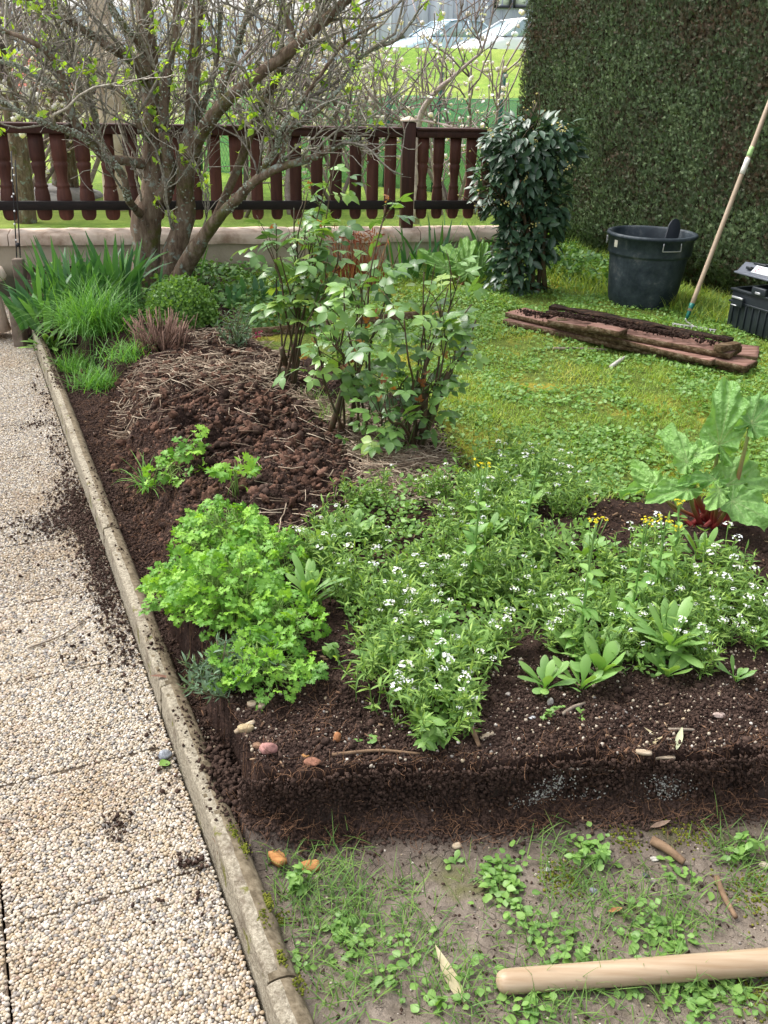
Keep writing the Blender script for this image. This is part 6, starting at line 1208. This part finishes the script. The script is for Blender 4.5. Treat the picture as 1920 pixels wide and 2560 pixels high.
rosemary(592, 868, 22, .20, 'thin grey green lavender like herb right of the cut twigs', sp=.05); rosemary(560, 1720, 22, .09, 'silvery narrow leaved carnation plant in front of the parsley', sp=.05, name='silvery_plant'); rosemary(610, 1690, 14, .09, 'silvery narrow leaves under the front parsley', sp=.04, name='silvery_plant')
def twig_clump():
    b = snap(405, 870); mb = MB(); n = 170; P = b + np.stack([rng.normal(0, .055, n), rng.normal(0, .05, n), np.zeros(n)], -1); az = np.arctan2(P[:, 1] - b[1], P[:, 0] - b[0]) + rng.normal(0, .4, n); ln = rng.uniform(.05, .75, n); L = rng.uniform(.06, .22, n)
    d = np.stack([np.cos(az) * np.sin(ln), np.sin(az) * np.sin(ln), np.cos(ln)], -1); tubes(mb, np.stack([P, P + d * L[:, None] * .5, P + d * L[:, None] + rng.normal(0, .008, (n, 3))], 1), np.linspace(.0045, .0022, 3)[None] * rng.uniform(.6, 1.3, n)[:, None], 5)
    tag(mb.build('cut_back_shrub', plain('dry_twigs', [(.12, .07, .05), (.34, .22, .17)], .85, .1, 40, .3, use_rnd=True), smooth=True, origin=b), 'cut back clump of dry reddish brown twigs left of the herb', 'cut back shrub')
twig_clump()
def dry_clump():
    b = snap(880, 720); mb = MB(); n = 160; P = b + np.stack([rng.normal(0, .13, n), rng.normal(0, .06, n), np.zeros(n)], -1); blades(mb, P, rng.uniform(.25, .48, n), .004, rng.uniform(0, .3, n), rng.uniform(0, .6, n), 5); c = P + rng.normal(0, .03, P.shape) + np.array([0, 0, .36]); mb.inst(NARROW, rrot(n) * .05, c)
    tag(mb.build('dried_flower_clump', leafmat('rust_stems', [(.14, .035, .02), (.28, .09, .05), (.38, .2, .1)], .8, .1, .1), origin=b), 'rust red clump of dried stems in front of the wall behind the roses', 'dried plant')
dry_clump()
def primrose():
    b = snap(125, 868, .08); r = empty('primrose_plant', b, 0, 'bright green primrose with a single pink flower at the end of the kerb', 'primrose'); n = 30; mb = MB(); P = b + rng.normal(0, .02, (n, 3)) * [1, 1, 0]; blades(mb, P, rng.uniform(.09, .17, n), .017, rng.uniform(.3, 1.2, n), rng.uniform(.2, .9, n), 8, None, fold=.2, shape='spoon', twist=.2); par(mb.build('leaves', MT['weed'], smooth=True), r)
    mb = MB(); mb.inst(petal_head(9, .45, .6), np.eye(3)[None] * .02, (aty(112, 864, b[1] - .08))[None]); par(mb.build('flower', MT['pink']), r)
primrose()
rosette(98, 910, 7, .07, .010, 'small green weed on the patio edge below the primrose', z=.02, mat='weed', lean=(.7, 1.3), name='weed_rosette', cat='weed'); rosette(88, 935, 6, .06, .012, 'pale seedling rooted in the gap by the far kerb stone', z=.02, mat='weed', lean=(.5, 1.2), name='weed_rosette', cat='weed')
# ================================================================== LAWN, GROUND COVER, SOIL, STRAW: uncountable
def lawn_grass():
    mb = MB(); P = randpoly([(-1.2, 6.9), (-.35, 5.2), (.0, 4.5), (.2, 3.9), (.25, 3.4), (.6, 3.05), (1.3, 3.08), (1.8, 2.95), (2.5, 3.5), (3.0, 5.5), (2.4, 7), (1.6, 8.3), (.8, 8.0)], 135000)
    yel = fbm(P[:, 0], P[:, 1], 1.3, 3, 71); dn = fbm(P[:, 0], P[:, 1], 4, 3, 72); keep = (dn + rng.normal(0, .2, len(P)) > -.30) & ((yel < .20) | (rng.random(len(P)) < .35)); P, yel, dn = P[keep], yel[keep], dn[keep]; n = len(P)
    s_, t_ = to_st(P[:, 0], P[:, 1]); edge = sm(3.7, 4.4, t_) + sm(6.5, 7.2, P[:, 1]); L = (.018 + .022 * rng.random(n)) * (1 + .7 * np.clip(dn, -.5, 1)) * (1 + 1.5 * edge * (rng.random(n) < .5))
    a = np.clip(.45 + .5 * yel + .35 * dn + rng.normal(0, .22, n), 0, 1); blades(mb, P, L, .0017, rng.uniform(.1, 1.1, n), rng.uniform(.3, 1.4, n), 3, None, a); tag(mb.build('lawn_grass', MT['grass']), 'short uneven grass blades of the lawn', 'grass', kind='stuff')
    P = P[rng.integers(0, n, 80000)]; P = P + rng.normal(0, .02, P.shape) * [1, 1, 0]; P = P[fbm(P[:, 0], P[:, 1], 3, 3, 75) + rng.normal(0, .15, len(P)) > -.16]; n = len(P); P[:, 2] += rng.uniform(.004, .022, n); d = rng.normal(0, 1, (n, 3)); d[:, 2] = np.abs(d[:, 2]) * .35; mb = MB()
    mb.inst(RND, frames(d, rng.normal(0, .35, (n, 3)) + [0, -.1, 1]) * rng.uniform(.010, .026, n)[:, None, None], P); tag(mb.build('lawn_weeds', MT['weed']), 'small clover and daisy leaves mixed into the lawn', 'weeds', kind='stuff')
    mb = MB(); Q = randpoly([(.9, 7.4), (1.5, 6.6), (2.0, 5.9), (2.6, 5.4), (2.7, 5.6), (1.7, 7.6), (1.2, 8.2)], 3600); blades(mb, Q, rng.uniform(.06, .16, len(Q)), .0022, rng.uniform(.1, .7, len(Q)), rng.uniform(.3, 1.3, len(Q)), 4); tag(mb.build('long_grass', MT['grass']), 'longer grass growing at the foot of the hedge', 'grass', kind='stuff')
lawn_grass()
def far_cover():
    poly = [(-2.45, 6.8), (-2.3, 5.9), (-1.9, 5.45), (-1.3, 5.45), (-.9, 5.25), (-.45, 5.3), (-.2, 6), (-.6, 7.1)]
    cover('leafy_ground_cover', poly, 5200, MT['cover'], RND, (.02, .045), 'leafy green ground cover between the lilac and the roses', .01, .09, flat=.7, thr=-.12, sc=2.5)
    cover('ivy_leaves', [(.9, 7.9), (1.35, 7.0), (1.75, 6.6), (2.1, 7.0), (1.3, 8.4)], 2500, MT['cover'], RND, (.025, .05), 'dark ivy leaves under the hedge', .01, .14, flat=.7)
far_cover()
def straw():
    mb = MB(); A = [(ppoly([(720, 1000), (860, 1090), (900, 1230), (960, 1260), (1110, 1270), (1140, 1160), (1080, 1080), (900, 1010)], .17), 2900), (ppoly([(300, 900), (520, 890), (740, 930), (700, 1010), (520, 1010), (260, 1000)], .2), 620), (ppoly([(240, 900), (740, 900), (1000, 1100), (950, 1300), (620, 1400), (560, 1200)], .2), 380), (ppoly([(440, 820), (620, 800), (760, 930), (560, 960)], .15), 320)]
    for poly, n in A:
        P = randpoly(poly, n); az = rng.random(n) * 6.28; L = rng.uniform(.03, .13, n); d = np.stack([np.cos(az), np.sin(az), rng.normal(0, .12, n)], -1); P[:, 2] += .006 + rng.random(n) * .02; S = np.stack([P - d * L[:, None] / 2, P + rng.normal(0, .003, (n, 3)), P + d * L[:, None] / 2], 1); S[:, [0, 2], 2] = np.maximum(S[:, [0, 2], 2], gz(S[:, [0, 2]].reshape(-1, 3)).reshape(n, 2) + .002); tubes(mb, S, np.full((n, 3), .0016) * rng.uniform(.6, 1.4, n)[:, None], 4)
    tag(mb.build('straw_mulch', MT['straw']), 'dry straw stalks scattered under the roses and over the mound', 'straw', kind='stuff')
straw()
BED = ppoly([(560, 1920), (440, 1640), (350, 1400), (230, 1150), (200, 960), (300, 870), (560, 830), (760, 900), (1130, 1060), (1200, 1150), (1500, 1250), (1920, 1290), (2000, 1400), (2000, 1860), (1500, 1905), (1100, 1920)], .18)
def crumbs():
    mb = MB(); tp = [ico(0, k, .5, .7) for k in range(4)]; n = 60000; P = randpoly(BED, n); s_, t_ = to_st(P[:, 0], P[:, 1]); dug = np.exp(-((s_ - 2.45) / 1.1) ** 2 - ((t_ - .62) / .5) ** 2); near = np.exp(-np.maximum(P[:, 1] - 1.5, 0) / .8)
    sz = (.0018 + .0035 * rng.random(n) ** 3) * (1 + 1.6 * dug * rng.random(n) ** 2); big = rng.random(n) < .02 + .05 * dug; sz = np.where(big, sz * 2.6, sz); P[:, 2] += sz * .4
    k = rng.integers(0, 4, n)
    for q in range(4): m = k == q; mb.inst(tp[q], rrot(m.sum()) * sz[m][:, None, None], P[m])
    P = randpoly([(-.36, 1.58), (-.55, 2.0), (-.2, 2.1), (.5, 1.95), (1.3, 2.05), (1.35, 1.68), (.5, 1.62)], 42000); n = len(P); sz = .0014 + .0048 * rng.random(n) ** 4; P[:, 2] += sz * .4; k = rng.integers(0, 4, n)
    for q in range(4): m = k == q; mb.inst(tp[q], rrot(m.sum()) * sz[m][:, None, None], P[m])
    # face of the cut and its foot
    n = 26000; x = rng.uniform(-.36, 1.25, n); fz = rng.random(n) < .45; y = front_y(x) + np.where(fz, rng.uniform(-.014, -.004, n), -np.abs(rng.normal(0, .03, n)) - .005); P = np.stack([x, y, np.zeros(n)], -1); P[:, 2] = np.where(fz, rng.uniform(-.01, .15, n), gz(P) + .002); s_, t_ = to_st(x, y); P = P[t_ > .09]; n = len(P); sz = .0015 + .005 * rng.random(n) ** 3; mb.inst(tp[1], rrot(n) * sz[:, None, None], P)
    # trench walls
    n = 13000; s_ = rng.uniform(1.3, 4.7, n); t_ = rng.uniform(.09, .40, n); P = st0(s_, t_); P[:, 2] = gz(P) + .002; mb.inst(tp[2], rrot(n) * (.002 + .005 * rng.random(n) ** 3)[:, None, None], P)
    tag(mb.build('soil_crumbs', MT['clod']), 'loose crumbs and clods of dark soil covering the bed', 'soil', kind='stuff')
    # spilled on the patio and the kerb
    mb = MB(); C_ = [(2.28, -.02, .26, .035, 2600), (1.9, -.02, .2, .025, 1500), (2.30, -.11, .06, .09, 1300), (2.42, -.05, .14, .05, 900), (1.6, -.04, .2, .03, 500), (3.1, -.03, .25, .03, 500), (1.4, -.02, .12, .03, 300), (.63, -.16, .022, .02, 130), (.45, -.03, .02, .02, 90), (.35, -.10, .05, .05, 40), (3.45, -.08, .03, .06, 180), (1.35, -.16, .05, .03, 90), (.8, -.02, .1, .02, 120), (1.8, -.2, .3, .08, 120), (3.9, -.03, .2, .03, 160)]
    for (a, b_, sa, sb, n) in C_:
        n = int(n * 1.3); s_ = rng.normal(a, sa, n); t_ = rng.normal(b_, sb, n); m = t_ < .015; P = st0(s_[m], t_[m]); n = len(P); sz = .001 + .0065 * rng.random(n) ** 5; P[:, 2] = PZ + .004 + sz * .3 + rng.random(n) * .006; mb.inst(tp[3], rrot(n) * sz[:, None, None], P)
    n = 5200; s_ = rng.uniform(.45, 4.8, n); s_ = s_[(vn(s_ * 5, s_ * 0, 8) + rng.normal(0, .2, n) > .05) | ((s_ > .5) & (s_ < .75))]; n = len(s_); t_ = rng.normal(.062, .018, n); t_ = np.clip(t_, .024, .085); P = st0(s_, t_); sz = .001 + .0042 * rng.random(n) ** 3; P[:, 2] = np.where(t_ > .066, .036, .050) + sz * .2; mb.inst(tp[0], rrot(n) * sz[:, None, None], P)
    n = 500; s_ = rng.normal(.60, .05, n); t_ = rng.normal(.095, .016, n); P = st0(s_, t_); P[:, 2] = .03 + rng.random(n) * .035; mb.inst(tp[0], rrot(n) * rng.uniform(.003, .010, n)[:, None, None], P)
    Q = randpoly([(-.16, 1.1), (-.27, 1.5), (1.15, 1.6), (1.15, 1.0)], 2600); mb.inst(tp[1], rrot(2600) * (.0008 + .0035 * rng.random(2600) ** 4)[:, None, None], Q + [0, 0, .001])
    tag(mb.build('spilled_soil', MT['clod']), 'dark soil spilled on the patio slabs and the kerb', 'soil', kind='stuff')
def st0(s_, t_): p = KO + np.asarray(s_)[:, None] * KU + np.asarray(t_)[:, None] * KN; return np.concatenate([p, np.zeros((len(p), 1))], 1)
crumbs()
def litter():
    mb = MB(); n = 2600; P = randpoly(ppoly([(470, 1650), (600, 1700), (900, 1750), (1300, 1640), (1900, 1600), (2000, 1850), (1500, 1900), (1100, 1915), (570, 1900)], .17), n); sz = .0012 + .0045 * rng.random(n) ** 4; P[:, 2] += sz * .4; mb.inst(ico(0, 2, .15, .8), rrot(n) * sz[:, None, None], P, rng.random(n) * .95)
    P = randpoly(BED, 1400); sz = .0012 + .003 * rng.random(1400) ** 3; P[:, 2] += sz * .5; mb.inst(ico(0, 2, .15, .8), rrot(1400) * sz[:, None, None], P)
    Q = randpoly([(-.2, 1.1), (-.25, 1.5), (.9, 1.6), (1.0, 1.1)], 900); mb.inst(ico(0, 2, .15, .8), rrot(900) * (.001 + .0028 * rng.random(900) ** 4)[:, None, None], Q + [0, 0, .001])
    Q = randpoly([(-.2, 1.0), (-.25, 1.5), (1.1, 1.6), (1.2, 1.0)], 1); tag(mb.build('small_gravel', MT['pebble'], smooth=True), 'tiny stones and grit strewn over the dark soil and mud', 'gravel', kind='stuff')
    mb = MB(); n = 1500; P = np.concatenate([randpoly(BED, 1100), randpoly(ppoly([(1380, 1180), (1700, 1300), (1900, 1400), (1500, 1330)], .16), 150), randpoly(ppoly([(460, 800), (640, 840), (600, 930), (440, 900)], .15), 250)]); n = len(P); P[:, 2] += .004; M_ = rrot(n) * .0; A_ = rotz(rng.random(n) * 6.28); T_ = rng.normal(0, .25, (n, 3)); d = A_[:, :, 0] + T_ * .5; F_ = frames(d, rng.normal(0, .25, (n, 3)) + [0, 0, 1])
    bx_ = (np.array([[-.5, -.5, -.12], [.5, -.4, -.12], [.35, .5, -.12], [-.4, .45, -.12], [-.5, -.5, .12], [.5, -.4, .12], [.35, .5, .12], [-.4, .45, .12]]), [np.array([[0, 3, 2, 1], [4, 5, 6, 7], [0, 1, 5, 4], [1, 2, 6, 5], [2, 3, 7, 6], [3, 0, 4, 7]])], np.zeros(8))
    mb.inst(bx_, F_ * np.stack([rng.uniform(.003, .007, n), rng.uniform(.007, .024, n), rng.uniform(.006, .01, n)], -1)[:, None, :], P, rng.random(n) ** 1.5); tag(mb.build('wood_chip_litter', MT['chips']), 'small wood chips and bark bits strewn over the bed', 'wood chips', kind='stuff')
    mb = MB(); n = 1500; x = rng.uniform(-.35, 1.2, n); P = np.stack([x, front_y(x) + rng.normal(-.02, .03, n), np.zeros(n)], -1); P = np.concatenate([P, st0(rng.uniform(.5, 3.6, 1800), rng.uniform(.10, .38, 1800))]); n = len(P); P[:, 2] = gz(P) + .003; S, _ = grow(np.stack([P, P + [0, 0, .001]], 1), n, .045, 1.2, 0., .35, 5, 0, 1, pick=np.arange(n)); S[..., 2] = np.maximum(S[..., 2], gz(S.reshape(-1, 3)).reshape(n, 5) + .001); tubes(mb, S, np.full((n, 5), .0005), 3); tag(mb.build('fine_roots', MT['root']), 'fine brown roots hanging out of the cut soil', 'roots', kind='stuff')
    # pale mould on the cut face
    mb = MB(); n = 0
    for cx_, cy_, k in ((1395, 1965, 90), (1380, 1985, 50), (1340, 2035, 130), (1370, 2025, 110), (1490, 2030, 50), (1660, 1985, 90), (1690, 2000, 90), (1700, 2030, 60), (1635, 2045, 50)):
        c = at(cx_, cy_, .08); x = c[0] + rng.normal(0, .022, k) * (1 + .5 * np.sin(np.arange(k) * 2.1)); z_ = rng.normal(0, .014, k); yy = front_y(x) - .012 ; P = np.stack([x, yy, np.zeros(k)], -1); P[:, 2] = .07 - (cy_ - 2000) * .0009 + z_; mb.inst(ico(0, 7, .6), rrot(k) * rng.uniform(.0006, .0026, k)[:, None, None], P)
    tag(mb.build('pale_mould', leafmat('pale_mould', [(.30, .30, .29), (.62, .61, .58)], .9, .1)), 'whitish mould threads on the cut soil face', 'mould', kind='stuff')
litter()
def clods():
    mb = MB(); n = 2600; s_ = rng.normal(2.5, .75, n); t_ = rng.normal(.62, .28, n); m = (t_ > .14) & (t_ < 1.3) & (s_ > 1.2) & (s_ < 4.2); P = st0(s_[m], t_[m]); n = len(P); sz = rng.uniform(.003, .009, n) + .016 * rng.random(n) ** 6; P[:, 2] = gz(P) + sz * .25
    for q in range(5):
        V, F, B = ico(2, 30 + q, .10); V = V * (1 + .9 * fbm(V[:, 0] * 1.9 + q * 7, V[:, 1] * 1.9 + V[:, 2] * 1.6, 1, 4, 200 + q)[:, None] + .5 * vn(V[:, 0] * 7, V[:, 2] * 7 + V[:, 1] * 5, 9)[:, None]) * np.array([1.2, .9, .65]); mm = (np.arange(n) % 5) == q
        mb.inst((V, F, B), rrot(mm.sum()) * sz[mm][:, None, None], P[mm])
    tag(mb.build('soil_clods', MT['clod2']), 'rough brown clods heaped on the freshly dug mound', 'soil', kind='stuff')
clods()
MUD = [(-.06, 1.0), (-.20, 1.30), (-.30, 1.52), (.2, 1.52), (.6, 1.58), (1.1, 1.64), (1.3, 1.3), (1.2, .9), (.2, .85)]
def mud_grass():
    mb = MB(); C_ = [(700, 2330, .05, 110), (760, 2260, .045, 120), (860, 2270, .05, 130), (830, 2190, .04, 100), (940, 2300, .05, 90), (880, 2380, .05, 90), (1010, 2230, .03, 40), (1050, 2350, .04, 60), (1400, 2170, .045, 90), (1460, 2240, .04, 60), (1370, 2320, .04, 70), (1520, 2250, .035, 50), (1620, 2230, .03, 40), (1720, 2280, .04, 60), (1690, 2330, .03, 50), (1820, 2140, .04, 80), (1900, 2190, .04, 80), (1860, 2230, .03, 40), (700, 2420, .03, 50), (780, 2470, .04, 50), (960, 2440, .04, 40), (1100, 2470, .04, 60), (1350, 2480, .05, 90), (1500, 2490, .05, 90), (1640, 2460, .04, 70), (1760, 2500, .04, 60), (1420, 2540, .04, 60), (1200, 2560, .04, 50), (840, 2540, .04, 60), (1880, 2480, .03, 40), (700, 2190, .03, 30), (1560, 2330, .03, 40)]
    for px, py, sp, n in C_:
        b = at(px, py, -.01); P = b + rng.normal(0, sp, (n, 3)) * [1, 1, 0]; s_, t_ = to_st(P[:, 0], P[:, 1]); P = P[(t_ > .10) & (P[:, 1] < front_y(P[:, 0]) - .04)]; P[:, 2] = gz(P); n = len(P); blades(mb, P, rng.uniform(.02, .085, n), .0012, rng.uniform(.3, 1.3, n), rng.uniform(.1, 1.1, n), 4, None)
    P = randpoly(MUD, 2600); P = P[fbm(P[:, 0], P[:, 1], 5, 3, 12) > .02]; s_, t_ = to_st(P[:, 0], P[:, 1]); P = P[(t_ > .10) & (P[:, 1] < front_y(P[:, 0]) - .06)]; blades(mb, P, rng.uniform(.01, .05, len(P)), .0010, rng.uniform(.3, 1.3, len(P)), rng.uniform(.1, 1.1, len(P)), 3); tag(mb.build('mud_grass', MT['mudgrass']), 'sparse flattened grass blades growing in the mud', 'grass', kind='stuff')
    mb = MB(); C_ = [(870, 2345, 20), (880, 2390, 16), (975, 2460, 12), (1480, 2140, 22), (1240, 2210, 40), (1280, 2290, 18), (1350, 2340, 20), (1430, 2400, 20), (1600, 2350, 22), (1640, 2310, 18), (1680, 2370, 20), (1720, 2480, 22), (1840, 2500, 22), (1200, 2460, 12), (1330, 2540, 20), (1720, 2540, 22), (1260, 2180, 14), (740, 2420, 8), (1100, 2530, 12), (1560, 2470, 20), (1700, 2200, 14), (1010, 2380, 12)]
    for px, py, n in C_:
        b = at(px, py, -.01); P = b + rng.normal(0, .024, (n * 2, 3)) * [1, 1, 0]; P[:, 2] = gz(P) + rng.uniform(.003, .018, len(P)); d = rng.normal(0, 1, (len(P), 3)); d[:, 2] *= .2; mb.inst(RND, frames(d, rng.normal(0, .3, (len(P), 3)) + [0, 0, 1]) * rng.uniform(.009, .022, len(P))[:, None, None], P)
    tag(mb.build('mud_weeds', MT['weed']), 'small round leaved weeds creeping over the mud', 'weeds', kind='stuff')
    # moss on the mud and kerb
    mb = MB(); C_ = [(1710, 2090, .03, 260), (1440, 2080, .02, 0), (1400, 2200, .025, 200), (1900, 2250, .035, 320), (690, 2310, .012, 120), (660, 2330, .008, 60), (1900, 2500, .03, 200), (1560, 2110, .02, 120)]
    for px, py, sp, n in C_:
        b = at(px, py, -.01); P = b + rng.normal(0, sp, (n, 3)) * [1, 1, 0]; P[:, 2] = gz(P) if n else P[:, 2]; mb.inst(ico(0, 6, .4), rrot(n) * rng.uniform(.0015, .004, n)[:, None, None], P) if n else None
    for s_, t_, n in ((.18, .055, 60), (.22, .075, 120), (.37, .07, 90), (.42, .06, 90), (.08, .06, 60), (.02, .075, 60)): P = st0(rng.normal(s_, .012, n), np.clip(rng.normal(t_, .006, n), .03, .085)); P[:, 2] = .050 - np.maximum(P[:, 0] * 0 + t_ - .066, 0) * .8; mb.inst(ico(0, 6, .4), rrot(n) * rng.uniform(.001, .003, n)[:, None, None], P)
    tag(mb.build('moss', leafmat('moss_cushions', [(.05, .07, .008), (.13, .15, .02), (.22, .22, .04)], .9, .1)), 'olive green moss cushions on mud and kerb', 'moss', kind='stuff')
mud_grass()
